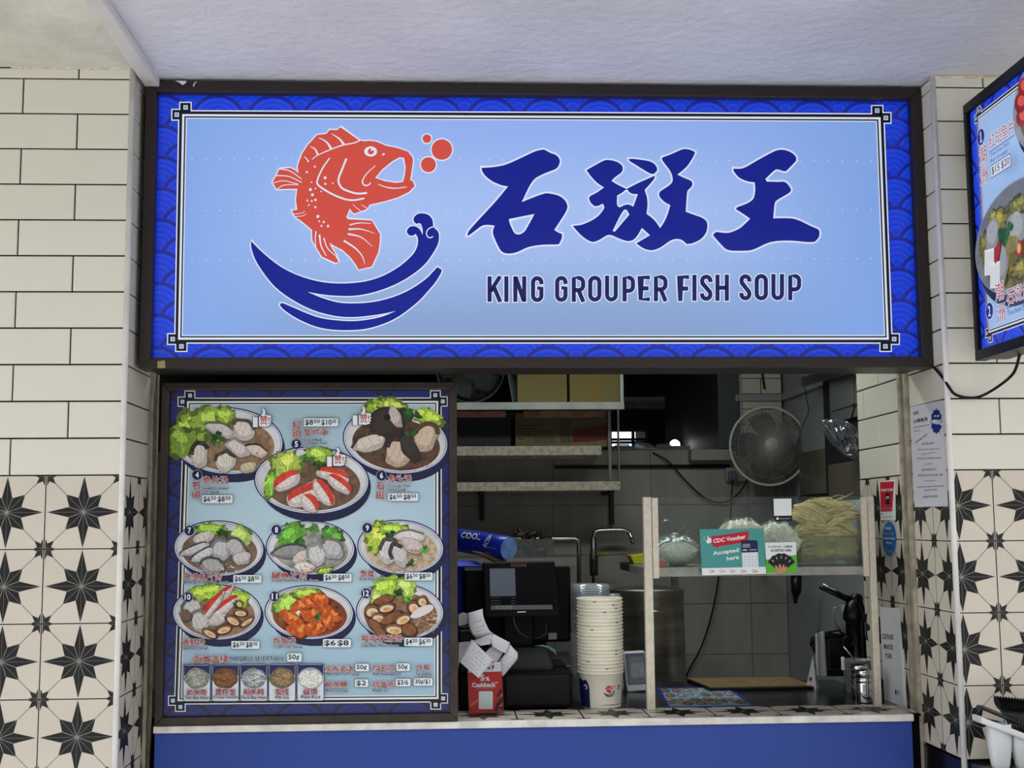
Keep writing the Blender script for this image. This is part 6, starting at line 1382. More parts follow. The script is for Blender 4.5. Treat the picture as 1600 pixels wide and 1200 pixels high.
for k in range(44):
    o = ms if k == 0 else ms.copy()
    if k: COL.objects.link(o)
    lv_ = k // 11; o.location = (ba.x + .025 + rg_.random() * (bb_.x - ba.x - .05), 2.40 + rg_.random() * .14, zr1 + .022 + .032 * lv_ + rg_.uniform(0, .01)); o.rotation_euler = (rg_.uniform(0, 3), rg_.uniform(0, 3), rg_.uniform(0, 3)); tag(o, 'dark shellfish in the clear basin above the till', 'shellfish', 'shellfish in the clear basin')
ys = thing('yellow_container', 'yellow container on a dark shelf just left of the glass case post', 'container', tuple(W(1000, 882, 2.2)))
pxbox('dark_shelf', ys, 985, 882, 1060, 893, 2.15, 2.5, mat('dark_shelf', (38, 36, 34), .5))
f4 = [quad3(p_, 2.2) for p_ in ((991, 881.8), (1030, 881.8), (1030, 862), (985, 868))]; MB().hexa([(x, y + .14, z) for x, y, z in f4], f4, mat('yellow_plastic', (196, 190, 40), .45)).build('tub', ys, .004)
for Y_ in (2.2, 2.4): bx('support', ys, W(1050, 890, Y_).x, Y_, .0, W(1050, 890, Y_).x + .03, Y_ + .03, W(1020, 893, 2.15).z, M_STEELD)
# ---- storage rack on the back wall
YR = 2.62
rk = thing('storage_rack', 'three tier steel shelf rack hung on the kitchen back wall', 'rack', (0.5, 2.8, 1.9))
M_RK = mat('stained_shelf_steel', (196, 184, 166), .45, .1, noise=(45, .3)); M_RK1 = mat('pale_shelf_steel', (176, 180, 172), .4, .2, noise=(10, .2)); M_RKB = mat('rusty_shelf_lip', (176, 122, 94), .5, .0, noise=(14, .4))
def shelf(nm, y0, y1, xr, Y0, Y1, m_, lip=True):
    a_, c_ = W(600, y0, Y0), W(xr, y1, Y0); b = MB(); b.box(a_.x, Y0, c_.z, c_.x, Y0 + .012, a_.z, m_); b.box(a_.x, Y0 + .012, a_.z - .006, c_.x, Y1, a_.z, m_); b.box(a_.x, Y1 - .012, c_.z, c_.x, Y1, a_.z - .006, m_); b.build(nm, rk, .0015); return a_.z, c_.x
z1, _ = shelf('shelf', 629, 639.5, 975.5, 2.45, 2.99, M_RK1); z2, _ = shelf('shelf', 698, 711, 940, YR, 2.99, M_RK); z3, _ = shelf('shelf', 754.5, 766, 969.5, 2.6, 2.99, M_RK)
pxbox('under_lip', rk, 600, 643, 790, 652, 2.585, 2.60, M_RKB); pxbox('under_lip', rk, 818, 642, 945, 652, 2.585, 2.60, M_RKB)
for (xa, xb, ya, yb, Y0) in ((949.5, 956, 642, 753, 2.66), (964.5, 969, 640, 753, 2.80)): pxbox('upright', rk, xa, ya, xb, yb, Y0, Y0 + .025, M_STEELD)
pxbox('end_post', rk, 968.5, 575, 974.5, 628.5, 2.455, 2.49, M_RK1)
for xa, xb, yb in ((750, 757, 813), (953, 960, 819)):
    pxbox('bracket', rk, xa, 766.5, xb, yb, 2.95, 2.999, mat('dark_bracket', (40, 40, 40), .5, .5)); pxbox('bracket_arm', rk, xa, 766.5, xb, 772, 2.62, 2.95, MATS['dark_bracket'])
M_CARD = mat('kraft_cardboard', (138, 124, 72), .75, noise=(3, .1)); M_TAPE = mat('clear_parcel_tape', (150, 128, 70), .15)
def carton(px0, px1, py, Y0, Y1, zb, label, m_, grp, tape=None):
    a_, c_ = W(px0, py, Y0), W(px1, py, Y0); o = thing('carton', label, 'carton', ((a_.x + c_.x) / 2, (Y0 + Y1) / 2, zb), grp); zt = a_.z
    bx('box', o, a_.x, Y0, zb + .0006, c_.x, Y1, zt, m_, .002)
    if tape: t0, t1 = W(tape[0], py, Y0).x, W(tape[1], py, Y0).x; bx('tape', o, t0, Y0 - .0006, zb + .001, t1, Y0 + .003, zt + .0006, M_TAPE)
    xm = (a_.x + c_.x) / 2; bx('flap_seam', o, a_.x + .004, (Y0 + Y1) / 2 - .002, zt - .001, c_.x - .004, (Y0 + Y1) / 2 + .002, zt + .0003, M_DARKM)
    return o
carton(808, 885.5, 572, 2.48, 2.88, z1, 'left brown cardboard carton on the top shelf of the rack', M_CARD, 'cartons on the top shelf'); carton(889.5, 968, 572, 2.48, 2.88, z1, 'right brown cardboard carton with shiny tape on the top shelf', M_CARD, 'cartons on the top shelf', (919, 935))
M_CARD2 = mat('dull_carton', (120, 108, 80), .8, noise=(5, .12))
cc = carton(805, 949, 645, 2.70, 2.98, z2, 'dull printed carton with a dark red band on the middle shelf', M_CARD2, 'cartons on the middle shelf')
P = Print('Y', 2.6995, cc, .0006); P.name = 'print'; KD = ink((52, 44, 36)); RB_ = ink((104, 30, 26))
P.poly([(894, 672), (922, 669), (948, 664), (948, 687), (920, 690), (894, 691)], RB_, 1); P.rib([(874, 656), (905, 657), (948, 651)], KD, 1, .8)
P.text('เหรียญทอง', 0, 0, 0, 0, KD, 2, .0, quad=[(895, 666), (946, 659), (946, 667), (895, 674)])
for y, w_ in ((660, 8), (665, 40), (670, 34), (674, 54), (678, 22), (686, 10)): P.rib([(808, y), (808 + w_, y)], KD, 1, 1.1)
P.text('25/10/24', 835, 682, 866, 686.5, KD, 1); P.text('25/10/26 C019', 835, 687.5, 869, 692, KD, 1); P.poly([(875, 658), (892, 658), (892, 692), (875, 692)], ink((84, 78, 56)), 1); P.done()
carton(690, 798, 648, 2.70, 2.98, z2, 'black carton at the left end of the middle shelf', mat('black_carton', (12, 12, 13), .6), 'cartons on the middle shelf')
def fan(name, label, cx, cy, R_, Y0, c_ring, c_wire, nw, stand, hubm):
    c0 = W(cx, cy, Y0); r = (W(cx + R_, cy, Y0) - c0).length; o = thing(name, label, 'fan', tuple(c0), 'kitchen fans')
    b = MB(); b.ring(c0, r, .0065, c_ring, 'Y', 64, 8); b.build('cage_ring', o)
    def wires(sgn, dep, rr0):
        b = MB()
        for k in range(nw):
            a_ = 2 * PI * k / nw; pts = []
            for t in (0, .35, .7, .92, 1):
                q_ = rr0 + (r - rr0) * t; pts.append((c0.x + q_ * math.cos(a_), c0.y + sgn * dep * (1 - t ** 2.6), c0.z + q_ * math.sin(a_)))
            b.tube(pts, .0016, c_wire, 4, False)
        b.ring((c0.x, c0.y + sgn * dep * (1 - .8 ** 2.6), c0.z), rr0 + (r - rr0) * .8, .0012, c_wire, 'Y', 48, 4); b.ring((c0.x, c0.y + sgn * dep * (1 - .55 ** 2.6), c0.z), rr0 + (r - rr0) * .55, .0012, c_wire, 'Y', 48, 4)
        return b
    wires(-1, .075, .032).build('front_cage', o); wires(1, .075, .05).build('rear_cage', o)
    b = MB(); b.lathe([(.0, -.012), (.026, -.011), (.034, -.004), (.046, .004), (.046, .012), (0, .012)], c0.x, c0.y - .075, c0.z, hubm, 28, axis='Y'); b.build('badge', o)
    M_BL = mat('grey_fan_blade', (78, 80, 80), .35)
    for k in range(5):
        a0 = 2 * PI * k / 5 + .3
        def bl(u, v):
            q_ = .04 + (r * .86 - .04) * u; w_ = .62 * (.55 + .5 * math.sin(PI * min(1, u * .9 + .1))); an = a0 + (v - .5) * w_ * 1.6 + .35 * u
            return (c0.x + q_ * math.cos(an), c0.y + .03 * (v - .5), c0.z + q_ * math.sin(an))
        m_ = MB(); m_.grid(bl, 8, 6, M_BL); m_.build('blade', o)
    b = MB(); b.lathe([(0, -.03), (.045, -.03), (.045, .03), (0, .03)], c0.x, c0.y, c0.z, M_BL, 20, axis='Y'); b.build('hub', o)
    b = MB(); b.lathe([(0, .07), (.06, .07), (.068, .09), (.062, .15), (.03, .175), (0, .175)], c0.x, c0.y, c0.z, M_BL, 24, axis='Y'); b.build('motor_housing', o)
    return o, c0, r
o, c0, r = fan('wall_fan', 'large round grey wall fan in front of the tiled column', 1201, 697, 60, 2.66, mat('pale_fan_ring', (206, 204, 190), .4), mat('grey_fan_wire', (146, 146, 138), .4), 96, 0, mat('grey_fan_badge', (170, 170, 166), .4))
pxbox('switch_box', o, 1184, 754, 1212, 774, 2.82, 2.90, mat('grey_fan_box', (110, 112, 108), .5), .008); b = MB(); b.tube([(c0.x, c0.y + .12, c0.z - .03), (c0.x, 2.86, W(1198, 750, 2.86).z), (c0.x, 2.86, W(1198, 765, 2.86).z)], .018, MATS['grey_fan_box'], 12); b.build('arm', o); pxbox('wall_plate', o, 1186, 752, 1210, 772, 2.90, 2.999, MATS['grey_fan_box'])
o, c0, r = fan('shelf_fan', 'dark round fan on the top shelf at the left, mostly behind the sign', 735, 576, 53, 2.62, mat('dark_fan_ring', (64, 66, 62), .4), mat('dark_fan_wire', (84, 88, 80), .5), 80, 0, mat('dark_fan_badge', (52, 52, 54), .3))
bx('foot', o, c0.x - .10, 2.60, z1 + .0006, c0.x + .10, 2.80, z1 + .012, M_BLACK); bx('pole', o, c0.x - .012, 2.71, z1 + .012, c0.x + .012, 2.735, c0.z, M_BLACK)
pl = MB(); p_ = W(800, 628, 2.5)
def gb(u, v): return (p_.x - .03 * v + .012 * math.sin(5 * v) * u + .06 * u, 2.47 + .12 * u, z1 + .001 + .19 * v * (1 - .25 * u))
pl.grid(gb, 6, 10, mat('grey_plastic_sheet', (90, 98, 106), .2)); tag(pl.build('plastic_sheet', solid=.002), 'grey plastic sheet standing beside the left carton on the top shelf', 'sheet')
# ledge things
zl_ = 1.936
for k, (xa, xb, t) in enumerate(((961, 987, 0), (993, 1021, .12), (1024, 1052, 0))):
    a_, c_ = W(xa, 708, 3.02), W(xb, 703, 3.02)
    o = thing('food_box_lid', ('clear plastic food box on the ledge nearest the rack uprights', 'tilted clear plastic food box in the middle of the ledge row', 'clear plastic food box at the right of the ledge row')[k], 'food box', ((a_.x + c_.x) / 2, 3.06, zl_), 'clear food boxes on the wall ledge')
    b4 = [(a_.x, 3.02, zl_ + .0008), (c_.x, 3.02, zl_ + .0008), (c_.x, 3.12, zl_ + .0008), (a_.x, 3.12, zl_ + .0008)]; t4 = [(a_.x + .012, 3.03, zl_ + .03 + t * .12), (c_.x - .012, 3.03, zl_ + .03), (c_.x - .012, 3.11, zl_ + .03), (a_.x + .012, 3.11, zl_ + .03 + t * .12)]
    MB().hexa(b4, t4, clear('food_box_plastic', (190, 205, 215), .2, .5, .2)).build('body', o, .003); bx('rim', o, a_.x - .004, 3.016, zl_ + .0005, c_.x + .004, 3.124, zl_ + .006, MATS['food_box_plastic'])
pxs = thing('ledge_panel', 'flat grey green panel standing on the ledge behind the clear boxes', 'panel', (W(1015, 700, 3.3).x, 3.3, zl_)); a_, c_ = W(955, 697, 3.13), W(1078, 697, 3.13)
bx('panel', pxs, a_.x, 3.128, zl_ - .1, c_.x, 3.138, a_.z, mat('grey_green_panel', (120, 130, 128), .5)); pxs.location.z = zl_
wt_ = MB(); a_, c_ = W(1080, 702, 2.9), W(1145, 719, 2.9); wt_.box(a_.x, 2.90, c_.z, c_.x, 2.999, a_.z, mat('pale_trunking', (150, 152, 144), .5)); tag(wt_.build('cable_trunking', None, .004), 'pale boxed cable trunking on the wall left of the fan', 'trunking')
bk = MB(); a_, c_ = W(866, 727, 2.99), W(1140, 731, 2.99); bk.box(a_.x, 2.985, c_.z, c_.x, 2.9995, a_.z, M_BLACK)
tag(bk.build('black_rail'), 'long thin black rail fixed along the top of the grey tiles', 'rail')
sok = thing('wall_socket', 'white double wall socket with a plug left of the fan', 'socket', tuple(W(1150, 741, 2.98)))
pxbox('plate', sok, 1134, 730.5, 1166, 752, 2.965, 2.9995, mat('ivory_socket', (150, 150, 140), .4), .004); pxbox('plug', sok, 1139, 737, 1151, 750, 2.93, 2.965, mat('grey_plug', (104, 108, 120), .4), .006); pxbox('switch', sok, 1142, 732.5, 1146, 736, 2.96, 2.965, M_RUST)
def wire(label, pts, r_, m_=M_BLACK, nm='cable'):
    V_ = [Vector(aY(x, y, Y)) for x, y, Y in pts]; o_ = []
    for i in range(len(V_) - 1):
        g = [V_[max(0, i - 1)], V_[i], V_[i + 1], V_[min(len(V_) - 1, i + 2)]]
        for k in range(5):
            t = k / 5; o_.append(.5 * (2 * g[1] + (g[2] - g[0]) * t + (2 * g[0] - 5 * g[1] + 4 * g[2] - g[3]) * t * t + (3 * g[1] - g[0] - 3 * g[2] + g[3]) * t ** 3))
    o_.append(V_[-1]); b = MB(); b.tube(o_, r_, m_, 6); tag(b.build(nm), label, 'cable')
wire('black cable drooping from the ledge to the socket beside the fan', [(1020, 707, 2.985), (1045, 722, 2.97), (1070, 750, 2.97), (1098, 776, 2.97), (1120, 785, 2.97), (1140, 782, 2.97), (1158, 766, 2.97), (1166, 752, 2.97)], .004)
wire('thin black lead hanging straight down from the wall plug', [(1145, 750, 2.93), (1143, 775, 2.95), (1141, 820, 2.97), (1139, 850, 2.98)], .003)
wire('black cable hanging against the grey tiles right of the stock pot', [(1124, 850, 2.985), (1123, 900, 2.975), (1112, 960, 2.97), (1096, 1010, 2.97), (1076, 1048, 2.97), (1068, 1070, 2.97)], .0042)
wire('black flex hanging in front of the white tiled column', [(1190, 560, 2.94), (1191, 580, 2.94), (1193, 597, 2.94), (1195, 608, 2.94)], .006)
wire('thin wire dangling on the pale wall panel right of the fan', [(1257, 605, 2.4), (1261, 625, 2.4), (1263, 645, 2.4), (1256, 660, 2.42), (1254, 668, 2.42)], .002)
wire('bundle of black cables running right from the fan', [(1255, 722, 2.6), (1275, 724, 2.5), (1295, 726, 2.35), (1315, 722, 2.2), (1330, 712, 2.05), (1345, 706, 1.9)], .010)
# trunking round the column
ct = MB(); z_ = W(1190, 620, 2.95).z; ct.box(1.528, 2.935, z_ - .022, 1.758, 2.958, z_ + .012, mat('white_trunking', (158, 162, 160), .5)); ct.box(1.510, 2.96, z_ - .022, 1.5195, 3.6, z_ + .012, MATS['white_trunking']); ct.box(1.742, 1.5, z_ - .022, 1.7615, 2.934, z_ + .012, MATS['white_trunking'])
ct.box(1.5195, 2.935, z_ - .022, 1.53, 2.97, z_ + .012, MATS['white_trunking'])
tag(ct.build('wall_trunking'), 'white cable trunking wrapped round the tiled column above the fan', 'trunking')
cp = MB(); cp.box(1.528, 2.945, 1.94, 1.540, 2.957, 3.0, MATS['white_trunking']); tag(cp.build('corner_strip'), 'white vertical corner strip on the left edge of the tiled column', 'strip')
# tube light holder, hood, cupboard door, hanging bag at the right
tl = thing('tube_light', 'unlit double tube light fitting in the dark beyond the rack', 'light', tuple(W(1020, 632, 4.6)))
pxbox('casing', tl, 960, 620, 1061, 626, 4.6, 4.68, mat('grey_fitting', (150, 154, 148), .5))
for y in (628.5, 635): b = MB(); a_, c_ = W(962, y, 4.62), W(1059, y, 4.62); b.tube([tuple(a_), tuple(c_)], .022, mat('unlit_tube', (120, 124, 120), .3), 10); b.build('tube', tl)
for x in (985, 1050): b = MB(); a_ = W(x, 620, 4.64); b.tube([tuple(a_), (a_.x, a_.y, 3.0)], .006, M_STEELD, 6); b.build('hanger', tl)
sl = thing('small_lamp', 'small bright lamp glowing on the ledge beyond the clear boxes', 'lamp', tuple(W(1055, 698, 3.9)))
b = MB(); a_ = W(1054.5, 695, 3.9); b.lathe([(0, -.026), (.022, -.02), (.032, 0), (.022, .02), (0, .026)], *a_, mat('lamp_glow', (255, 255, 255), .4, em=3.0), 16, axis='Y'); b.build('bulb', sl); b = MB(); b.tube([tuple(a_ + Vector((0, .02, -.02))), (a_.x, a_.y + .02, 0)], .008, M_BLACK, 6); b.build('stem', sl)
hd = thing('extractor_hood', 'grey steel hood edge with dark louvre slats at the upper right of the hatch', 'hood', tuple(W(1300, 590, 1.9)))
a_, c_ = W(1252, 600, 2.25), W(1338, 574, 1.35)
MB().hexa([(a_.x, 2.25, a_.z - .012), (a_.x + .02, 2.27, a_.z - .012), (c_.x + .02, 1.37, c_.z - .012), (c_.x, 1.35, c_.z - .012)], [(a_.x, 2.25, a_.z + .03), (a_.x + .02, 2.27, a_.z + .03), (c_.x + .02, 1.37, c_.z + .03), (c_.x, 1.35, c_.z + .03)], M_STEEL).build('edge_channel', hd)
for k in range(6):
    y_ = 2.18 - .13 * k; xl = a_.x + (c_.x - a_.x) * (2.25 - y_) / .9 + .025; zz = a_.z + (c_.z - a_.z) * (2.25 - y_) / .9; bx('slat', hd, xl, y_ - .02, zz - .004, 1.668, y_ + .035, zz + .012, mat('dark_slat', (40, 38, 36), .4, .4))
dk = thing('cupboard', 'dark gap and grey cupboard door behind the hanging bag', 'cupboard', tuple(W(1320, 660, 2.0)))
bx('carcass', dk, 1.70, 1.50, 1.55, 1.7615, 2.05, 2.45, mat('dark_gap', (26, 26, 27), .6))
bx('door', dk, 1.682, 1.52, 1.98, 1.70, 1.90, 2.30, mat('grey_door', (96, 98, 96), .45), .003); bx('raised_panel', dk, 1.676, 1.56, 2.03, 1.682, 1.86, 2.26, MATS['grey_door'], .003)
bx('door', dk, 1.682, 1.52, 1.56, 1.70, 1.96, 1.80, mat('brown_door', (92, 86, 74), .4), .003)
pw = thing('prep_shelf', 'brownish metal panel below the cable bundle right of the fan', 'panel', tuple(W(1290, 740, 2.0)))
a_, c_ = aX(1250, 768, 1.745), aX(1321, 703, 1.745); zt_ = aX(1250, 708, 1.745).z
bx('panel', pw, 1.745, c_.y, a_.z - .02, 1.7615, a_.y, zt_, mat('brown_metal_panel', (120, 113, 98), .3, .3, noise=(5, .3)), .002); bx('lower_rail', pw, 1.735, c_.y, a_.z - .045, 1.7615, a_.y, a_.z - .021, M_BLACK)
bx('edge_post', pw, 1.73, c_.y - .03, a_.z - .05, 1.7615, c_.y - .002, zt_ + .01, mat('wood_edge', (120, 98, 70), .5))
hb = thing('hanging_plastic_bag', 'crumpled clear plastic bag hanging at the right edge of the hatch', 'bag', tuple(W(1322, 650, 1.5)))
rg_ = random.Random(21); c_ = W(1322, 680, 1.5); hw, hh = .092, .082
def pb_(u, v):
    th_, ph_ = 2 * PI * u, PI * v; q_ = 1 + .10 * math.sin(5 * th_ + 3 * ph_) + .08 * math.sin(11 * th_ - 4 * ph_) * math.sin(ph_)
    x = hw * math.sin(ph_) * math.cos(th_) * q_; z = hh * math.cos(ph_) * q_; return (c_.x + x * (1 + .2 * z / hh) , c_.y + .05 * math.sin(ph_) * math.sin(th_) * q_, c_.z + z * .8 - .45 * (x + .03))
b = MB(); b.grid(pb_, 48, 28, clear('crumpled_bag', (214, 222, 230), .12, .7, .06, .12, bump=(30, 1.0))); b.build('film', hb)
b = MB(); b.tube([(c_.x + .02, 1.5, c_.z + .05), (c_.x + .04, 1.5, c_.z + .12), (c_.x + .05, 1.5, 2.02)], .004, M_BLACK, 6); b.build('string', hb)
b = MB(); b.lathe([(0, -.025), (.02, -.018), (.026, 0), (.018, .018), (0, .022)], c_.x + .035, c_.y, c_.z - .055, mat('orange_food', (128, 66, 36), .6, noise=(40, .5)), 14); b.build('food_inside', hb)
bx('hook_bar', hb, c_.x + .03, 1.49, 2.02, 1.7618, 1.51, 2.03, M_STEELD)
hk = MB(); hk.tube([tuple(W(1244, 898, 2.3)), tuple(W(1244, 925, 2.3)), tuple(W(1243, 933, 2.3)), tuple(W(1243, 943, 2.3))], .02, M_IRON, 10, radii=[.028, .024, .012, .008]); hk.box(W(1244, 898, 2.3).x - .006, 2.30, W(1244, 898, 2.3).z - .01, W(1244, 898, 2.3).x + .006, 2.999, W(1244, 898, 2.3).z + .005, M_IRON)
tag(hk.build('hanging_steel_sheath'), 'dark tapered sheath hanging from a wall arm under the glass case', 'sheath')
# ------------------------------------------------------------------ notices on the right-hand walls
XH = PX1 + T - T - 0.0007
def wall_note(name, label, cat, q, colour, X=XH, th_=.0012, pts=None):
    o = thing(name, label, cat, aX(sum(p_[0] for p_ in q) / len(q), max(p_[1] for p_ in q), X)); f = [tuple(aX(p_[0], p_[1], X - th_)) for p_ in (pts or q)]
    b = MB(); n = len(f); b.add(f + [(X, y, z) for x, y, z in f], [tuple(range(n)), tuple(range(2 * n - 1, n - 1, -1))] + [(i, (i + 1) % n, n + (i + 1) % n, n + i) for i in range(n)], colour); b.build('sheet', o)
    P = Print('X', X - th_ - .0002, o, .0002); P.name = 'print'; return o, P
WP = ink((198, 198, 204))
q = [(1422.5, 636), (1472.5, 625), (1481, 791), (1429, 792.5)]
o, P = wall_note('hiring_notice', 'white We Are Hiring notice with a navy starburst on the pillar side', 'notice', q, WP)
TH = lambda pts: [(1400 + x / 6, 600 + y / 6) for x, y in pts]
star = [];
for k in range(24):
    a_ = PI * k / 12; r_ = 1.0 if k % 2 == 0 else .84; star.append((378 + 56 * r_ * math.cos(a_), 350 + 124 * r_ * math.sin(a_)))
P.poly(TH(star), ink((22, 42, 120)), 1); P.text('WE ARE', 0, 0, 0, 0, INKW, 2, .02, quad=TH([(352, 292), (408, 288), (409, 308), (353, 312)])); P.text('HIRING', 0, 0, 0, 0, INKW, 2, .05, quad=TH([(332, 334), (428, 330), (430, 388), (334, 368)]))
P.text('石斑', 0, 0, 0, 0, INKK, 1, .02, quad=TH([(162, 262), (210, 252), (212, 282), (164, 294)])); P.text('火锅鱼汤', 0, 0, 0, 0, INKK, 1, .02, quad=TH([(162, 336), (294, 306), (296, 344), (164, 368)]))
P.text('WWW', 0, 0, 0, 0, INKK, 1, 0, quad=TH([(164, 438), (228, 430), (228, 442), (164, 452)])); P.rib(TH([(162, 410), (320, 380)]), INKK, 1, .8)
P.text('Urgently Hiring', 0, 0, 0, 0, ink((180, 40, 44)), 1, .03, quad=TH([(174, 545), (292, 458), (300, 478), (182, 566)]))
RDN = ink((150, 60, 70))
for t_, y_, h_, xa, xb, m_ in (('KITCHEN CREW', 545, 22, 242, 356, RDN), ('Experience in cooking a plus', 600, 20, 204, 406, RDN), ('Must have a Positive Attitude', 682, 20, 202, 424, RDN), ('5.5 DAY', 738, 18, 268, 344, RDN), ('SINGAPOREAN / PR', 790, 20, 240, 378, RDN), ('WORKING HOURS 9AM - 5PM', 842, 22, 204, 436, RDN), ('Training given', 896, 18, 256, 370, RDN), ('CONTACT 9123', 982, 18, 258, 380, INKK), ('INTERESTED PLEASE', 1044, 20, 250, 392, INKK)):
    P.text(t_, 0, 0, 0, 0, m_, 1, .0, quad=TH([(xa, y_ + 6), (xb, y_ - 2), (xb, y_ - 2 + h_), (xa, y_ + 6 + h_)]))
P.rib(TH([(236, 660), (370, 642)]), INKK, 1, .5); P.rib(TH([(196, 968), (452, 954)]), INKK, 1, .8); P.done()
for a0_, a1_ in (((388, 190), (404, 222)), ((402, 196), (414, 228)), ((414, 222), (426, 250)), ((330, 440), (338, 470)), ((344, 474), (352, 500))): pass
q = [(1374, 948), (1404.5, 950.5), (1417, 1105.5), (1382, 1096)]
o, P = wall_note('pork_notice', 'tall white paper notice reading Contains Minced Pork on the hatch side wall', 'notice', q, ink((236, 238, 240)))
TP = lambda pts: [(1200 + x / 5, 890 + y / 5) for x, y in pts]
for t_, qq in (('CONTAINS', [(890, 500), (978, 508), (980, 550), (892, 544)]), ('MINCED', [(904, 580), (976, 588), (978, 626), (906, 620)]), ('PORK', [(918, 652), (968, 656), (970, 698), (920, 692)])): P.text(t_, 0, 0, 0, 0, INKK, 1, .02, quad=TP(qq))
P.poly(TP([(992, 936), (1000, 934), (1002, 964), (1008, 976), (1000, 980), (990, 966)]), INKK, 1); P.rib(TP([(1008, 940), (1012, 966)]), INKK, 1, .8); P.rib(TP([(1012, 954), (1036, 958)]), INKK, 1, .9); P.rib(TP([(1012, 972), (1036, 978)]), INKK, 1, .7); P.done()
q = [(1373, 752), (1398.5, 749.5), (1399, 812.5), (1376, 813)]
o, P = wall_note('payment_sticker', 'red and white rectangular payment sticker on the hatch side wall', 'sticker', q, INKW)
TR = lambda pts: [(1340 + x / 3.16, 740 + y / 3.16) for x, y in pts]
P.poly(TR([(110, 42), (180, 38), (170, 186), (114, 188)]), ink((190, 24, 44)), 1); P.text('SCAN TO PAY', 0, 0, 0, 0, INKW, 2, .03, quad=TR([(116, 76), (176, 72), (176, 86), (117, 89)])); P.rect(*TR([(138, 96)])[0], *TR([(158, 152)])[0], INKK, 2, None, 1.5); P.text('pay', 0, 0, 0, 0, INKW, 3, .02, quad=TR([(141, 112), (156, 111), (156, 126), (141, 128)]))
P.rib(TR([(118, 170), (168, 167)]), ink((226, 150, 150)), 2, .5); P.rib(TR([(120, 178), (166, 176)]), ink((226, 150, 150)), 2, .5); P.poly(TR(ell(120, 200, 3, 5, 0, 8)), ink((190, 24, 44)), 1); P.rib(TR([(120, 215), (170, 212)]), INKK, 1, .5); P.done()
el = [(1389.3 + 10.6 * math.cos(2 * PI * k / 28), 842 + 27 * math.sin(2 * PI * k / 28)) for k in range(28)]
o, P = wall_note('oval_sticker', 'blue oval sticker below the red payment sticker', 'sticker', el, ink((30, 110, 176)))
for t_, y_, xa, xb, m_ in (('POSB', 270, 138, 164, INKW), ('supports our', 297, 128, 178, ink((220, 150, 90))), ('heartland shops', 320, 124, 184, INKW), ('Thank you', 342, 140, 168, INKW)): P.text(t_, 0, 0, 0, 0, m_, 1, .03, quad=TR([(xa, y_ - 6), (xb, y_ - 5), (xb, y_ + 7), (xa, y_ + 6)]))
P.poly(TR(ell(158, 363, 4, 8, 0, 8)), INKK, 1); P.rib(TR([(144, 385), (176, 387)]), INKW, 1, .4); P.done()
# ------------------------------------------------------------------ steel table with cutlery holder in front of the right pillar
tb_ = thing('side_table', 'small dark steel topped table in front of the right pillar', 'table', (1.85, -0.2, 0))
zt2 = 0.875
bx('top', tb_, PX1 + 0.022, -0.45, zt2 - .03, 2.4, -0.004, zt2, mat('table_steel', (96, 92, 84), .2, .8), .003)
bx('front_edge', tb_, PX1 + 0.018, -0.45, zt2 - .10, PX1 + 0.022, -0.004, zt2 + .001, mat('dark_blue_edge', (34, 46, 84), .3, .3))
for x in (PX1 + .03, 2.34):
    for y in (-.43, -.06): bx('leg', tb_, x, y, 0, x + .035, y + .035, zt2 - .03, M_STEELD)
ch = thing('cutlery_holder', 'white plastic cutlery holder with hanging bins on the side table', 'holder', (1.62, -0.13, zt2))
M_HW = mat('white_holder_plastic', (205, 207, 208), .35)
YH = -0.14
def HP(x, y, Y=YH): return Vector(aY(x, y, Y))
l_, r_ = HP(1533, 1120), HP(1650, 1165)
dv = (r_ - l_); ex = HP(1680, 1176)
for (dy0, dy1) in ((0, .012), (.052, .064)):
    MB().hexa([(l_.x, YH + dy0, l_.z - .018), (ex.x, YH + dy0, ex.z - .018), (ex.x, YH + dy1, ex.z - .018), (l_.x, YH + dy1, l_.z - .018)], [(l_.x, YH + dy0, l_.z), (ex.x, YH + dy0, ex.z), (ex.x, YH + dy1, ex.z), (l_.x, YH + dy1, l_.z)], M_HW).build('rail', ch, .004)
MB().hexa([(l_.x, YH + .012, l_.z - .018), (l_.x + .012, YH + .012, l_.z - .022), (l_.x + .012, YH + .052, l_.z - .022), (l_.x, YH + .052, l_.z - .018)], [(l_.x, YH + .012, l_.z), (l_.x + .012, YH + .012, l_.z - .003), (l_.x + .012, YH + .052, l_.z - .003), (l_.x, YH + .052, l_.z)], M_HW).build('end_bar', ch, .003)
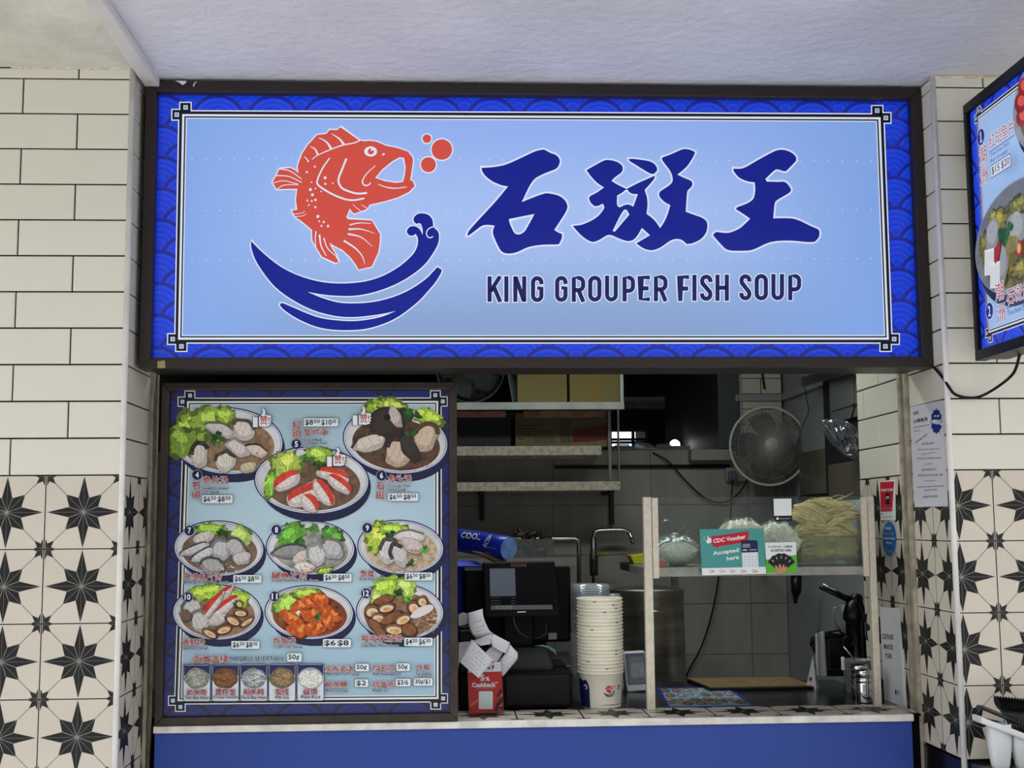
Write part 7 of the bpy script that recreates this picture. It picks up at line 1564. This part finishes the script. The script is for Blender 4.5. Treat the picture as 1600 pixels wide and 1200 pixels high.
for k in range(2):
    x0_ = HP(1550 + 38 * k, 1130).x; x1_ = HP(1586 + 38 * k, 1130).x; zt_ = HP(1550 + 38 * k, 1128 + 14 * k).z - .010; zb_ = zt2 + .0006
    def bin_(u, v, x0_=x0_, x1_=x1_, zt_=zt_, zb_=zb_):
        an = PI * (u - .5) * 2; w_ = (x1_ - x0_) / 2; sx = math.copysign(abs(math.sin(an)) ** .7, math.sin(an)); cy_ = math.copysign(abs(math.cos(an)) ** .7, math.cos(an)); q_ = (.60 + .40 * min(1, (v * 1.5)) ** .6) if v > 0 else .5
        return ((x0_ + x1_) / 2 + w_ * sx * q_, YH + .032 - .020 * cy_ * q_, zb_ + (zt_ - zb_) * v)
    b = MB(); b.grid(bin_, 28, 12, M_HW); b.add([bin_(i / 28, 0) for i in range(28)], [tuple(range(28))], M_HW); b.build('bin', ch, solid=.002)
M_SP = mat('black_spoon_plastic', (16, 16, 18), .3)
def spoon_mb():
    b = MB(); b.tube([(0, 0, 0), (0, 0, .10), (0, .004, .125)], .003, M_SP, 6, radii=[.0045, .003, .004])
    def bw(u, v): t = 2 * PI * u; return (.017 * math.sin(t) * v * (1 if True else 0), .004 + .008 * (1 - v * v), .147 + .024 * math.cos(t) * v)
    b.grid(bw, 14, 4, M_SP); return b
sp = spoon_mb().build('soup_spoon')
for k in range(20):
    o = sp if k == 0 else sp.copy()
    if k: COL.objects.link(o)
    q_ = HP(1566 + 4.6 * k, 1089 + .5 * k); o.location = (q_.x + .062, YH + .032, q_.z - .155); o.rotation_euler = (0, -.40, PI / 2); o.rotation_mode = 'ZYX'; tag(o, 'black plastic soup spoon standing in the white cutlery holder', 'spoon', 'black spoons in the cutlery holder')
b = MB(); q0_, q1_ = HP(1528, 1108, YH + .02), HP(1592, 1130, YH + .02); b.tube([tuple(q0_ + Vector((-.004, 0, -.002))), tuple(q0_ + Vector((0, 0, .006))), tuple(q0_ + Vector((.012, 0, .004))), tuple(q1_)], .006, M_SP, 8, radii=[.004, .006, .006, .005]); tag(b.build('black_tongs'), 'black tongs lying along the rim of the white cutlery holder', 'tongs')
